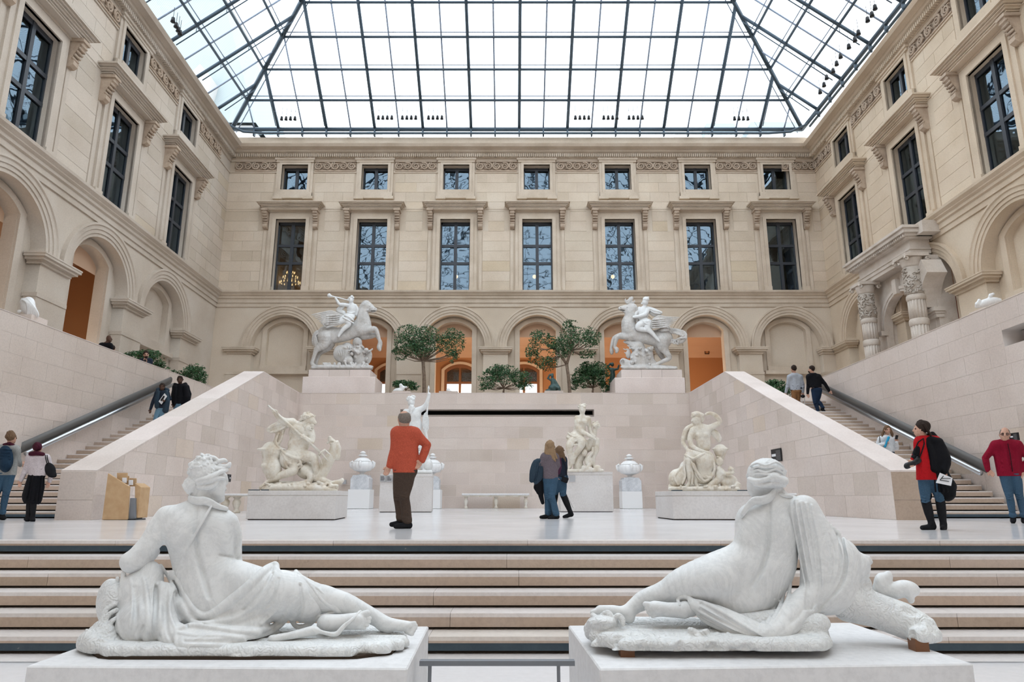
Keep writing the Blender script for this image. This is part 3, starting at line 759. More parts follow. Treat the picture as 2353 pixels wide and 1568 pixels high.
# spotlights hung in rows of four under the eave
def roof_z(x, y): return EZ + SL * max(0, min(x - EL, ER - x, EB - y, half))
def under_roof(u, v, drop):
    y = 20.
    while y < 38 and at(u, v, y).z < roof_z(at(u, v, y).x, y) - drop: y += .05
    return at(u, v, y)
ORD = ['leftmost', 'second from left', 'third from left', 'fourth from left', 'fifth from left', 'sixth from left', 'seventh from left', 'rightmost']
def spot_row(u, v, i0):
    p = under_roof(u, v, .75); t = empty('spotlight_row', p); m = mpp(p)
    tag(t, 'row of four black spotlights under the back eave of the glass roof, ' + ORD[i0], 'spotlight', 'rows of spotlights under the glass roof')
    h = roof_z(p.x, p.y) - p.z - .02
    MB().tube([(-.5, 0, h * .5), (31 * m + .5, 0, h * .5)], .008, 4).build('track_wire', 'roof_light_steel', t)
    for i in range(4):
        x = i * 10.2 * m
        hb = MB().tube([(x, 0, h), (x, -.02, -.1)], .012, 5)
        hb.lathe([(.02, .12), (.07, .1), (.085, -.05), (.1, -.12)], (x, -.03, -.13), 10); hb.build('spotlight', 'black', t)
for i, (u, v) in enumerate(((648, 268), (870, 266), (925, 266), (985, 266), (1322, 266), (1387, 266), (1445, 266), (1687, 268))): spot_row(u, v, i)
ON = ['lowest', 'second', 'third', 'fourth', 'fifth', 'sixth', 'seventh', 'eighth', 'ninth', 'tenth', 'eleventh', 'highest']
for lst, s_ in (([(398, 43), (405, 55), (410, 65), (414, 72)], 'left'), ([(2010, 14), (2003, 30), (1993, 42), (1972, 72), (1964, 88), (1950, 104), (1931, 126), (1922, 143), (1914, 160), (1899, 175), (1893, 192), (1884, 208)], 'right')):
    for j, (u, v) in enumerate(lst[::-1]):
        p = under_roof(u, v, .7); t = empty('spotlight', p); o_ = ON[j] if j < len(lst) - 1 else 'highest'
        tag(t, 'small black spotlight under the %s slope of the glass roof, %s of its row' % (s_, o_), 'spotlight', 'spotlights under the %s slope' % s_)
        MB().tube([(0, 0, roof_z(p.x, p.y) - p.z - .02), (0, 0, 0)], .012, 5).build('stem', 'black', t)
        MB().lathe([(.03, .12), (.08, .1), (.1, -.06), (.11, -.14)], (0, 0, -.05), 10).build('lamp_head', 'black', t)
# ================================================================ sculpting kit
# Figures are modelled from smoothly blended ellipsoids and tapering limbs on a fine grid, then turned into one closed surface.
def spl(pts, n=6):
    """Catmull-Rom through (u,v,w,r) points"""
    P = np.array(pts, float); out = []
    for i in range(len(P) - 1):
        p0, p1, p2, p3 = P[max(i - 1, 0)], P[i], P[i + 1], P[min(i + 2, len(P) - 1)]
        for t in np.arange(n) / n:
            out.append(.5 * (2 * p1 + (p2 - p0) * t + (2 * p0 - 5 * p1 + 4 * p2 - p3) * t * t + (3 * p1 - p0 - 3 * p2 + p3) * t ** 3))
    out.append(P[-1]); return np.array(out)
class Form:
    def __init__(s, k=4.): s.p = []; s.k = k
    def e(s, u, v, w, ru, rv, rw, ang=0, k=None, sub=0):      # ellipsoid, ang = turn in the picture plane (degrees, clockwise)
        s.p.append(('e', (u, v, w), (ru, rv, rw), radians(ang), s.k if k is None else k, sub)); return s
    def l(s, pts, k=None, flat=1., sub=0, smooth=0):          # tapering limb through (u,v,w,r); flat < 1 squeezes it in depth
        if smooth: pts = spl(pts, smooth)
        s.p.append(('l', np.array(pts, float), flat, 0, s.k if k is None else k, sub)); return s
    def dist(s, P):
        best = np.full(len(P), 1e3)
        for p in s.p:
            if p[5]: continue
            if p[0] == 'e':
                q = P - np.array(p[1]); t = p[3]; x, y = q[:, 0] * cos(t) + q[:, 1] * sin(t), -q[:, 0] * sin(t) + q[:, 1] * cos(t)
                k0 = np.sqrt((x / p[2][0]) ** 2 + (y / p[2][1]) ** 2 + (q[:, 2] / p[2][2]) ** 2); best = np.minimum(best, (k0 - 1) * min(p[2]))
            else:
                for A, B in zip(p[1][:-1], p[1][1:]):
                    ab = B[:3] - A[:3]; h = np.clip(((P - A[:3]) @ ab) / max(ab @ ab, 1e-6), 0, 1)
                    d = (P - A[:3]) - h[:, None] * ab; d[:, 2] /= p[2]; best = np.minimum(best, np.sqrt((d ** 2).sum(1)) - (A[3] + (B[3] - A[3]) * h))
        return best
    def front(s, uv, refs=(), lo=-150, hi=60):
        """depth of the nearest surface of this form (and refs) at picture points"""
        ws = np.arange(lo, hi, 2.); P = np.array([(u, v, w) for u, v in uv for w in ws]); d = s.dist(P)
        for r in refs: d = np.minimum(d, r.dist(P))
        d = d.reshape(len(uv), -1); i = np.where((d < 0).any(1), (d < 0).argmax(1), d.argmin(1)); return ws[i]
    def field(s, vox):
        lo, hi = [], []
        for p in s.p:
            if p[0] == 'e': c = np.array(p[1]); r = np.array([max(p[2][:2])] * 2 + [p[2][2]]); a, b = c - r, c + r
            else: q = p[1]; r = q[:, 3:4] * [1, 1, p[2]]; a, b = (q[:, :3] - r).min(0), (q[:, :3] + r).max(0)
            lo.append(a); hi.append(b)
        LO = np.min([a for a, p in zip(lo, s.p) if not p[5]], 0) - 3 * vox - 1; HI = np.max([a for a, p in zip(hi, s.p) if not p[5]], 0) + 3 * vox + 1
        n = np.ceil((HI - LO) / vox).astype(int) + 1
        ax = [LO[i] + vox * np.arange(n[i]) for i in range(3)]
        f = np.full(n, 60., np.float32)
        for p, a, b in zip(s.p, lo, hi):
            k = p[4]; m = k + 2.5 * vox
            ia = np.maximum(((a - m - LO) / vox).astype(int), 0); ib = np.minimum(np.ceil((b + m - LO) / vox).astype(int) + 1, n)
            if (ib <= ia).any(): continue
            sl = tuple(slice(x, y) for x, y in zip(ia, ib))
            X = ax[0][sl[0]][:, None, None].astype(np.float32); Y = ax[1][sl[1]][None, :, None].astype(np.float32); Z = ax[2][sl[2]][None, None, :].astype(np.float32)
            if p[0] == 'e':
                c, r, t = p[1], p[2], p[3]; x, y, z = X - c[0], Y - c[1], Z - c[2]
                if t: x, y = x * cos(t) + y * sin(t), -x * sin(t) + y * cos(t)
                x = x / r[0]; y = y / r[1]; z = z / r[2]
                k0 = np.sqrt(x * x + y * y + z * z); k1 = np.sqrt((x / r[0]) ** 2 + (y / r[1]) ** 2 + (z / r[2]) ** 2)
                d = k0 * (k0 - 1) / np.maximum(k1, 1e-6)
            else:
                q, fl = p[1], p[2]; d = None
                for A, B in zip(q[:-1], q[1:]):
                    ab = (B[:3] - A[:3]) * [1, 1, 1 / fl]; L2 = max(float(ab @ ab), 1e-6)
                    x, y, z = X - A[0], Y - A[1], (Z - A[2]) / fl
                    h = np.clip((x * ab[0] + y * ab[1] + z * ab[2]) / L2, 0, 1)
                    e = np.sqrt((x - h * ab[0]) ** 2 + (y - h * ab[1]) ** 2 + (z - h * ab[2]) ** 2) - (A[3] + (B[3] - A[3]) * h)
                    d = e if d is None else np.minimum(d, e)
            F0 = f[sl]
            if p[5]:                                                     # carve away
                h = np.maximum(k - np.abs(F0 + d), 0) / max(k, 1e-3); f[sl] = np.maximum(F0, -d) + h * h * k * .25
            else:
                h = np.maximum(k - np.abs(F0 - d), 0) / max(k, 1e-3); f[sl] = np.minimum(F0, d) - h * h * k * .25
        return f, LO
def surface(f, LO, vox):
    """naive surface nets"""
    ins = f < 0; n = np.array(f.shape)
    c = ins[:-1, :-1, :-1].astype(np.int8)
    for dx in (0, 1):
        for dy in (0, 1):
            for dz in (0, 1):
                if dx + dy + dz: c = c + ins[dx:n[0] - 1 + dx, dy:n[1] - 1 + dy, dz:n[2] - 1 + dz]
    act = (c > 0) & (c < 8); I = np.argwhere(act)
    idx = np.full(act.shape, -1, np.int32); idx[act] = np.arange(len(I))
    acc = np.zeros((len(I), 3), np.float32); cnt = np.zeros(len(I), np.float32)
    i, j, k = I.T
    for ax in range(3):
        o = [a for a in range(3) if a != ax]
        for da in (0, 1):
            for db in (0, 1):
                off = [0, 0, 0]; off[o[0]] = da; off[o[1]] = db; off2 = list(off); off2[ax] = 1
                a = f[i + off[0], j + off[1], k + off[2]]; b = f[i + off2[0], j + off2[1], k + off2[2]]
                m = (a < 0) != (b < 0); t = np.where(m, a / np.where(m, a - b, 1), 0)
                P = np.array(off, np.float32)[None] .repeat(len(I), 0); P[:, ax] = t
                acc += P * m[:, None]; cnt += m
    V = (I + acc / np.maximum(cnt, 1)[:, None]) * vox + LO
    Q = []
    for ax in range(3):
        o = [(ax + 1) % 3, (ax + 2) % 3]
        sl0 = [slice(1, -1)] * 3; sl0[ax] = slice(0, -1); sl1 = [slice(1, -1)] * 3; sl1[ax] = slice(1, None)
        A, B = ins[tuple(sl0)], ins[tuple(sl1)]
        E = np.argwhere(A != B)
        if not len(E): continue
        flip = A[tuple(E.T)]; base = E.copy(); base[:, o[0]] += 1; base[:, o[1]] += 1
        def cell(a, b):
            q = base.copy(); q[:, o[0]] -= a; q[:, o[1]] -= b; return idx[tuple(q.T)]
        q = np.stack([cell(1, 1), cell(0, 1), cell(0, 0), cell(1, 0)], 1)
        q[~flip] = q[~flip][:, ::-1]; Q.append(q)
    Q = np.concatenate(Q); Q = Q[(Q >= 0).all(1)]
    return V, Q
def carve(name, form, D, vox, m, parent=None, u0=None, rough=0, seed=0, passes=1, zmin=None):
    """the form's grid axes are picture right, picture down and away; it stands at distance D in its true size"""
    f, LO = form.field(vox)
    V, Q = surface(f, LO, vox)
    # map to the court
    up = (784 - V[:, 1]) / F; rx = (V[:, 0] - 1176.5) / F; ry = cos(PITCH) - up * sin(PITCH); rz_ = sin(PITCH) + up * cos(PITCH)
    uc, vc = V[:, 0].mean(), V[:, 1].mean(); s = mpp(at(uc, vc, D))
    Y = D + V[:, 2] * s; t = Y / ry
    W = np.stack([rx * t, Y, CZ + rz_ * t], 1)
    if zmin is not None: W[:, 2] = np.maximum(W[:, 2], zmin)
    me = bpy.data.meshes.new(name)
    me.vertices.add(len(W)); me.loops.add(len(Q) * 4); me.polygons.add(len(Q))
    org = np.array(parent.location if parent is not None else (0, 0, 0))
    me.vertices.foreach_set('co', (W - org).astype(np.float32).ravel()); me.loops.foreach_set('vertex_index', Q[:, ::-1].astype(np.int32).ravel())
    me.polygons.foreach_set('loop_start', np.arange(0, len(Q) * 4, 4, dtype=np.int32)); me.polygons.foreach_set('loop_total', np.full(len(Q), 4, np.int32))
    me.polygons.foreach_set('use_smooth', np.ones(len(Q), bool)); me.update(calc_edges=True); me.validate()
    for _ in range(passes):                                  # light smoothing of grid steps
        ed = np.empty(len(me.edges) * 2, np.int32); me.edges.foreach_get('vertices', ed); ed = ed.reshape(-1, 2)
        co = np.empty(len(me.vertices) * 3, np.float32); me.vertices.foreach_get('co', co); co = co.reshape(-1, 3)
        sm = np.zeros_like(co); ct = np.zeros(len(co), np.float32)
        for a, b in ((0, 1), (1, 0)):
            for q in range(3): sm[:, q] += np.bincount(ed[:, a], co[ed[:, b], q], len(co))
            ct += np.bincount(ed[:, a], minlength=len(co))
        co = co * .5 + .5 * sm / np.maximum(ct, 1)[:, None]; me.vertices.foreach_set('co', co.ravel())
    me.update()
    return obj(name, me, m, parent)
def at0(u, v, Y): return tuple(at(u, v, Y))
# ================================================================ foreground: two reclining marble nymphs
PZ = -.184                                   # top of their plinths
DN = 3.35
def gv(w, D=DN, z=PZ):                       # picture height of the plinth top at depth w (pixels) behind D
    p = Vector((0, D + w * .00212, z - CZ)); return 784 - F * (p.z * cos(PITCH) - p.y * sin(PITCH)) / (p.y * cos(PITCH) + p.z * sin(PITCH))
def plinth(name, quad, z, h, label, cat='plinth', base_in=0.0, split=None, top=None):
    """stone plinth with its own top slab; quad = four plan corners"""
    c = sum((Vector((q[0], q[1], 0)) for q in quad), Vector()) / 4
    t = empty(name, (c.x, c.y, z - h)); tag(t, label, cat)
    loc = [(q[0] - c.x, q[1] - c.y) for q in quad]
    sp = split if split is not None else .16
    inn = [(x * (1 - .004), y * (1 - .004)) for x, y in loc]
    b = MB().prism(inn, .02, h - sp - .006, 2); obj('body', bevelled(b.mesh(), .006, 1), 'plinth', t)
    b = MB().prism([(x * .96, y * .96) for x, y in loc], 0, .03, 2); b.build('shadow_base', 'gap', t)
    b = MB().prism([(x * .985, y * .985) for x, y in loc], h - sp - .02, h - sp + .02, 2); b.build('joint', 'joint_dark', t)
    b = MB().prism(loc, h - sp, h, 2); obj('top_slab', bevelled(b.mesh(), .006, 1), top or 'plinth_top', t)
    return t
A, B_ = atz(60, 1531, PZ), atz(936, 1537, PZ); Cq = atz(985, 1440, PZ); Dq = A + (Cq - B_)
plinth('plinth', [A[:2], B_[:2], Cq[:2], Dq[:2]], PZ, PZ - LF, 'long white stone plinth under the reclining nymph on the left', split=.30)
A2, B2, C2 = atz(1378, 1538, PZ), atz(2237, 1526, PZ), atz(1306, 1438, PZ)
plinth('plinth', [A2[:2], B2[:2], (B2 + (C2 - A2))[:2], C2[:2]], PZ, PZ - LF, 'long white stone plinth under the reclining nymph on the right', split=.30)
def strand(f, pts, k=1.5, sm=5): f.l(pts, k=k, smooth=sm)
def ridges(f, refs, paths, emb=.45, k=None, grooves=None, avg=5):
    """cloth folds: soft ridges laid on the surface of the form and of the forms it covers; grooves are carved between them"""
    base = Form(f.k); base.p = [q for q in f.p if not q[5]]
    def lay(pts, e, sm=6):
        q = spl([(p[0], p[1], 0, p[-1]) for p in pts], sm); w = base.front(q[:, :2], refs)
        for _ in range(avg): w[1:-1] = (w[:-2] + w[1:-1] * 2 + w[2:]) / 4
        q[:, 2] = w + e * q[:, 3]; return q
    P = [lay(p, emb) for p in paths]; G = [lay(p, -.55) for p in (grooves or [])]
    for q in P: f.l(q, k=float(q[:, 3].mean()) * .75 if k is None else k)
    for q in G: f.l(q, k=float(q[:, 3].mean()) * 1.1, sub=1)
def curls(f, c, r, n, rr, sd, k=2, front=True):
    g = random.Random(sd)
    for _ in range(n):
        a, b = g.uniform(0, 2 * pi), g.uniform(-1, 1); s_ = sqrt(1 - b * b)
        p = (c[0] + r[0] * s_ * cos(a), c[1] + r[1] * b, c[2] + r[2] * s_ * sin(a) * (1 if not front else (-1 if g.random() < .8 else 1)) * (1 if not front else abs(sin(a)) / max(abs(sin(a)), .01) * (1 if sin(a) > 0 else -1)))
        q = g.uniform(rr * .7, rr * 1.2); t = g.uniform(0, 6)
        f.l([(p[0] + q * 1.6 * cos(t + x * 1.3) * (1 - x * .2), p[1] + q * 1.6 * sin(t + x * 1.3) * (1 - x * .2), p[2], q * (1 - .12 * x)) for x in range(4)], k=k)
# ---- left nymph -------------------------------------------------------------------
n1 = empty('reclining_nymph_statue', at0(560, gv(0), DN)); tag(n1, 'white marble reclining nymph seen from behind with hair bun, elbow on draped stump', 'statue')
f = Form(10)
f.e(455, 1222, 0, 82, 62, 45, k=22).e(463, 1275, 0, 73, 62, 43, k=25).e(470, 1335, 0, 72, 62, 50, k=25)
f.e(458, 1176, 2, 56, 26, 30, k=22).e(400, 1196, 0, 34, 30, 32, k=16).e(515, 1200, 0, 30, 28, 32, k=16)
f.e(414, 1225, -26, 22, 36, 18, ang=10, k=20).e(500, 1224, -26, 22, 36, 18, ang=-10, k=20)
f.e(545, 1350, 0, 80, 58, 60, ang=18, k=25).e(488, 1388, -6, 80, 60, 62, k=25)
f.l([(545, 1352, -5, 58), (615, 1364, -5, 57), (665, 1364, -3, 50), (700, 1372, 0, 42), (745, 1380, 5, 32)], k=18, smooth=3)
f.l([(745, 1378, 5, 31), (790, 1390, 4, 29), (835, 1408, 3, 22), (868, 1424, 2, 18), (880, 1433, 0, 17)], k=10, smooth=3)
f.l([(880, 1433, 0, 17), (910, 1437, -3, 14), (935, 1440, -5, 13)], k=8).e(892, 1446, 2, 13, 10, 13, k=5)
for i, (a, b) in enumerate(((953, 1432), (956, 1438), (955, 1444), (951, 1450), (946, 1457))): f.l([(936, 1436 + 4 * i, -4, 7), (a, b, -5 - i, 4.6 if i < 4 else 6)], k=2)
f.l([(750, 1433, -34, 21), (785, 1430, -36, 18), (822, 1428, -38, 20)], k=10).e(745, 1437, -34, 16, 17, 16, k=6)
for a, b, r in ((845, 1409, 7.5), (850, 1421, 4.8), (848, 1430, 4.6), (844, 1438, 4.3), (838, 1445, 4)): f.l([(828, 1416 + (b - 1409) * .7, -40, r + 2), (a, b, -42, r)], k=1.5)
f.l([(384, 1194, 0, 30), (366, 1216, -2, 28), (345, 1248, -6, 25), (318, 1278, -8, 24), (298, 1294, -10, 23)], k=14, smooth=3)
f.l([(298, 1294, -10, 22), (325, 1293, -4, 18), (350, 1277, 4, 11), (360, 1268, 8, 8)], k=8, smooth=3)
f.l([(528, 1203, 6, 22), (540, 1225, 14, 16), (543, 1260, 18, 13), (545, 1295, 22, 12)], k=8, smooth=3)
f.l([(463, 1128, 0, 24), (462, 1160, 2, 27)], k=12)
f.e(480, 1098, 4, 38, 38, 34, k=8).e(497, 1122, 6, 21, 33, 24, k=8).l([(516, 1096, 8, 8), (522, 1106, 8, 3.4), (519, 1112, 8, 4)], k=4).e(507, 1146, 8, 10, 9, 12, k=5).e(517, 1124, 8, 4, 5, 8, k=3)
f.l([(454, 1168, -38, 2.5), (451, 1212, -50, 4), (452, 1250, -47, 5), (458, 1290, -48, 5), (470, 1330, -54, 5), (480, 1372, -68, 4)], k=9, flat=2.2, sub=1, smooth=4)
f.l([(506, 1275, -38, 2), (530, 1280, -22, 3), (545, 1284, 0, 3)], k=6, flat=3, sub=1)
f.l([(486, 1163, -34, 3), (462, 1205, -50, 3.5), (430, 1262, -43, 3.5), (405, 1318, -26, 3)], k=3, smooth=4)      # thin strap across the back
body1 = f
carve('figure', f, DN, 2.0, 'marble', n1)
h = Form(4)
h.e(468, 1084, 2, 36, 35, 33, k=6).e(440, 1116, -2, 20, 20, 19)
curls(h, (468, 1082, 2), (35, 34, 32), 130, 3.0, 5, 1.2); curls(h, (440, 1116, -2), (18, 18, 17), 26, 3.2, 6)
for p in ([(452, 1106, -26, 5), (480, 1098, -31, 6), (505, 1086, -22, 5), (519, 1082, -10, 4)], [(455, 1112, -26, 5), (480, 1106, -30, 6), (500, 1099, -24, 5.5), (514, 1100, -14, 4)], [(456, 1120, -24, 6), (478, 1120, -26, 7), (494, 1112, -24, 6), (500, 1104, -22, 4)],
          [(500, 1062, -8, 6), (514, 1058, -6, 5), (520, 1060, -4, 3.5)], [(505, 1072, -10, 6), (520, 1072, -8, 5), (528, 1066, -4, 4), (527, 1074, -4, 3)], [(495, 1078, -18, 6), (512, 1078, -12, 5), (522, 1080, -6, 4)], [(470, 1055, -14, 5), (490, 1052, -10, 5), (502, 1060, -8, 4)]): strand(h, p)
carve('hair', h, DN, 1.35, 'marble', n1)
h = Form(2)
for o in (0, 4.5, -4): strand(h, [(436, 1147 + o, -14, 4.5), (452, 1151 + o, -30, 5.5), (470, 1151 + o, -32, 5.5), (486, 1157 + o, -30, 5), (503, 1165 + o * .6, -26, 4.5), (521, 1170 + o * .3, -20, 4)], 1.2)
carve('neck_scarf', h, DN, 1.35, 'marble', n1)
d = Form(5)
d.l([(545, 1378, -6, 62), (612, 1370, -8, 62), (664, 1370, -6, 55), (704, 1392, -4, 40)], k=14, smooth=3)
d.l([(430, 1410, -20, 42), (500, 1432, -30, 42), (580, 1436, -30, 38)], k=14)
for o, (v, w) in enumerate(((1452, -84), (1470, -100), (1486, -114))): d.l([(420, v, w, 20), (500, v + 2, w, 19), (590 - 35 * o, v + 2, w + 6, 12)], k=12)
d.e(322, 1382, -6, 54, 70, 50, k=14).e(330, 1440, -42, 66, 60, 62, k=20).e(345, 1330, 0, 32, 42, 34, k=14).l([(380, 1360, -30, 22), (385, 1420, -52, 26), (395, 1470, -92, 24)], k=12)
folds = [[(632, 1299, -18, 9), (610, 1312, -46, 11), (577, 1342, -60, 12), (532, 1380, -66, 12), (492, 1408, -66, 11), (466, 1417, -60, 9), (443, 1400, -56, 8), (426, 1370, -50, 8), (410, 1338, -42, 7), (402, 1326, -34, 5)],
         [(634, 1301, -16, 8), (628, 1330, -52, 6), (596, 1380, -68, 6), (545, 1418, -70, 7), (492, 1432, -72, 8), (452, 1434, -72, 8), (432, 1420, -66, 7), (417, 1392, -58, 7), (401, 1356, -46, 6)],
         [(634, 1303, -14, 7), (642, 1345, -58, 3.5), (612, 1400, -72, 3.5), (566, 1440, -76, 3.5)], [(636, 1306, -12, 5), (655, 1345, -56, 3), (640, 1395, -66, 3), (600, 1435, -70, 4)],
         [(405, 1451, -84, 7), (440, 1438, -80, 7), (490, 1444, -82, 7), (545, 1452, -80, 7), (600, 1450, -74, 7), (640, 1432, -64, 6), (666, 1400, -54, 5), (676, 1352, -44, 4), (680, 1314, -24, 4)],
         [(405, 1452, -88, 5), (392, 1420, -66, 5), (389, 1388, -56, 5), (399, 1350, -46, 5)], [(410, 1456, -92, 5), (450, 1462, -96, 5), (505, 1462, -98, 5), (570, 1466, -96, 6), (625, 1452, -84, 5), (662, 1420, -66, 4), (680, 1372, -48, 3)],
         [(415, 1504, -128, 5), (405, 1480, -112, 6), (404, 1456, -92, 6)], [(430, 1500, -126, 4), (440, 1478, -112, 4), (470, 1464, -100, 4)], [(500, 1500, -124, 4), (540, 1484, -112, 5), (585, 1472, -98, 5), (640, 1452, -84, 4)],
         [(669, 1423, -52, 6), (681, 1440, -56, 6), (706, 1438, -54, 6), (732, 1420, -48, 5), (775, 1406, -38, 4)], [(680, 1314, -14, 5), (708, 1340, -34, 4), (740, 1380, -34, 5), (778, 1406, -36, 5)], [(714, 1343, -20, 4), (742, 1365, -26, 4), (782, 1408, -34, 4)],
         [(690, 1340, -40, 3), (700, 1390, -46, 3), (690, 1430, -52, 3)],
         [(284, 1318, -36, 6), (276, 1370, -46, 6), (272, 1420, -74, 6), (282, 1460, -96, 6), (312, 1484, -112, 6), (345, 1482, -112, 5)], [(330, 1330, -40, 5), (338, 1380, -58, 7), (340, 1430, -88, 8), (334, 1462, -102, 8), (345, 1486, -118, 7), (370, 1498, -126, 6), (405, 1494, -126, 5)],
         [(370, 1300, -26, 4), (384, 1322, -30, 4), (398, 1348, -38, 5)], [(372, 1340, -40, 5), (368, 1390, -62, 6), (366, 1440, -92, 7), (368, 1470, -108, 6), (398, 1486, -118, 6)], [(352, 1340, -42, 4), (352, 1400, -66, 5), (344, 1450, -96, 5)],
         [(385, 1360, -48, 5), (376, 1410, -72, 5), (372, 1450, -96, 5), (380, 1478, -112, 5)], [(270, 1330, -20, 5), (268, 1390, -36, 5), (270, 1450, -76, 6)], [(300, 1330, -44, 4), (306, 1390, -62, 5), (300, 1440, -90, 4), (318, 1468, -106, 4)]]
ridges(d, [body1], folds, .12, 3.2, [[(470, 1436, 3.5), (545, 1434, 4.5), (620, 1404, 4)], [(310, 1350, 4), (312, 1420, 6), (300, 1465, 5)], [(358, 1350, 4), (356, 1420, 6), (352, 1466, 4)], [(425, 1474, 3.5), (480, 1474, 4.5), (560, 1476, 4)], [(640, 1330, 3), (626, 1380, 4), (580, 1425, 4)], [(690, 1345, 3), (694, 1390, 4), (686, 1425, 4)], [(400, 1365, 3), (408, 1410, 4), (430, 1440, 4)], [(385, 1345, 3), (380, 1400, 5), (384, 1450, 5), (400, 1480, 4)], [(440, 1490, 3), (520, 1494, 3.5), (600, 1482, 3)], [(330, 1440, 3), (322, 1470, 4), (345, 1494, 3)], [(560, 1400, 3), (600, 1360, 4), (626, 1318, 3)], [(712, 1360, 2.5), (735, 1390, 3), (745, 1408, 3)]])
d.l([(828, 1406, -40, 4), (808, 1425, -60, 4), (790, 1440, -64, 5), (772, 1458, -66, 6), (745, 1455, -64, 5), (725, 1448, -60, 6)], k=2, smooth=5)
d.l([(625, 1470, -80, 10), (665, 1462, -76, 9), (720, 1450, -62, 12)], k=8)
d.e(396, 1322, -14, 11, 12, 10, k=3)
carve('drapery', d, DN, 1.9, 'marble', n1, zmin=PZ + .01)
b = Form(12)
for w, ue, us in ((-118, 800, 250), (-92, 880, 215), (-60, 910, 200), (-25, 922, 200), (15, 918, 205), (60, 900, 220), (95, 860, 250)): b.l([(us, gv(w) - 14, w, 20), (ue, gv(w) - 12, w, 19)], k=18)
b.e(212, 1482, -62, 36, 34, 50, k=14).e(240, 1464, -40, 36, 40, 44, k=14).e(258, 1392, 6, 38, 62, 42, k=10)
for p in ([(266, 1388, -40, 5), (244, 1402, -44, 6), (234, 1428, -50, 6), (230, 1456, -58, 5)], [(268, 1402, -46, 5), (250, 1414, -52, 6), (240, 1438, -60, 6), (238, 1468, -68, 5)], [(270, 1420, -54, 5), (256, 1430, -62, 6), (248, 1450, -70, 6), (250, 1476, -80, 4)], [(200, 1450, -70, 5), (216, 1470, -96, 5), (214, 1496, -112, 5)], [(184, 1490, -80, 4), (215, 1470, -100, 4), (250, 1480, -108, 5), (268, 1500, -122, 4)]): strand(b, p, 3)
g = random.Random(4)
for i in range(30): u = g.uniform(190, 600); b.e(u, gv(-122) - g.uniform(0, 22), -122 + max(0, 250 - u) * .6 + g.uniform(-6, 8), g.uniform(10, 24), g.uniform(6, 12), g.uniform(6, 12), ang=g.uniform(-30, 30), k=6)
for _ in range(0):                                            # carved fleece over the slab
    u = g.uniform(560, 925); w = g.uniform(-112, -20)
    if u > 860 + (-w - 20) * -.1 + 50: continue
    v = gv(w) - 28; t = g.uniform(0, 6)
    b.l([(u + 5 * cos(t + .9 * x), v + 1.5 * sin(t + .9 * x) - 1, w + 7 * sin(t + .9 * x), 2.6) for x in range(4)], k=1.5)
carve('rock_base', b, DN, 1.9, 'marble_fleece', n1, zmin=PZ + .01)
pb = Form(3)
for w, ue, us in ((-116, 800, 255), (-60, 905, 205), (15, 912, 210), (90, 860, 250)): pb.l([(us, gv(w) - 4, w, 17), (ue, gv(w) - 4, w, 17)], k=18)
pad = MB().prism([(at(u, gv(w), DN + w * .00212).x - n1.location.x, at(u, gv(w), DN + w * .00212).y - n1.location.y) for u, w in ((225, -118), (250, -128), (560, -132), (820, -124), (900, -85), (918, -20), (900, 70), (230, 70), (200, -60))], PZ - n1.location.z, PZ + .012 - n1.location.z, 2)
pad.build('gap_shade_slab', 'gap', n1)  # dark slab added to draw the shaded gap line under the base
# ---- right nymph ------------------------------------------------------------------
n2 = empty('reclining_nymph_statue', at0(1760, gv(0), DN)); tag(n2, 'white marble reclining nymph seen from behind, cloth over her right shoulder, on a broken trunk', 'statue')
f = Form(10)
f.e(1765, 1210, 0, 74, 62, 46, k=22).e(1757, 1265, 0, 72, 66, 46, k=25).e(1742, 1318, 0, 80, 64, 54, ang=-22, k=25)
f.e(1788, 1162, 4, 46, 28, 32, k=20).e(1812, 1162, 6, 40, 22, 28, k=14).e(1722, 1196, 0, 29, 36, 30, k=16).e(1846, 1186, 0, 34, 34, 34, k=16)
f.e(1722, 1232, -26, 20, 34, 16, ang=8, k=18).e(1798, 1228, -28, 20, 34, 16, ang=-8, k=18)
f.l([(1690, 1308, 0, 56), (1640, 1332, -2, 60), (1575, 1348, 0, 46), (1530, 1362, 4, 27)], k=20, smooth=4)
f.e(1650, 1336, -12, 62, 46, 58, ang=-12, k=20)
f.l([(1800, 1235, 0, 28), (1788, 1300, -2, 40), (1748, 1362, -8, 48), (1708, 1388, -10, 40), (1660, 1385, -12, 26)], k=18, smooth=4)
f.l([(1522, 1366, 4, 27), (1484, 1378, 0, 24), (1455, 1396, -6, 18), (1440, 1410, -10, 16)], k=9, smooth=4)
f.l([(1440, 1412, -10, 17), (1408, 1406, -12, 15), (1380, 1405, -14, 14)], k=9).e(1446, 1422, -12, 13, 12, 13, k=6)
for a, b_, r in ((1362, 1408, 6.5), (1364, 1415, 4.8), (1368, 1420, 4.6), (1374, 1424, 4.4), (1381, 1427, 4)): f.l([(a + 18, b_ - 6, -16, r + 2), (a, b_, -20, r)], k=1.5)
f.l([(1570, 1403, -44, 19), (1535, 1402, -46, 17), (1504, 1399, -46, 18)], k=10).l([(1590, 1400, -30, 18), (1575, 1402, -40, 19)], k=6)
for a, b_, r in ((1483, 1389, 6.5), (1485, 1399.5, 4.6), (1489, 1407.5, 4.3), (1493.5, 1413.5, 4), (1499, 1418, 3.6)): f.l([(a + 16, b_ - (b_ - 1400) * .3, -48, r + 2), (a, b_, -52, r)], k=1.3)
f.l([(1772, 1118, 2, 23), (1784, 1152, 4, 27)], k=12)
f.e(1760, 1100, 4, 42, 38, 38, k=8).e(1738, 1118, 6, 22, 28, 26, k=8).e(1719, 1094, -2, 5, 8, 5, k=2)
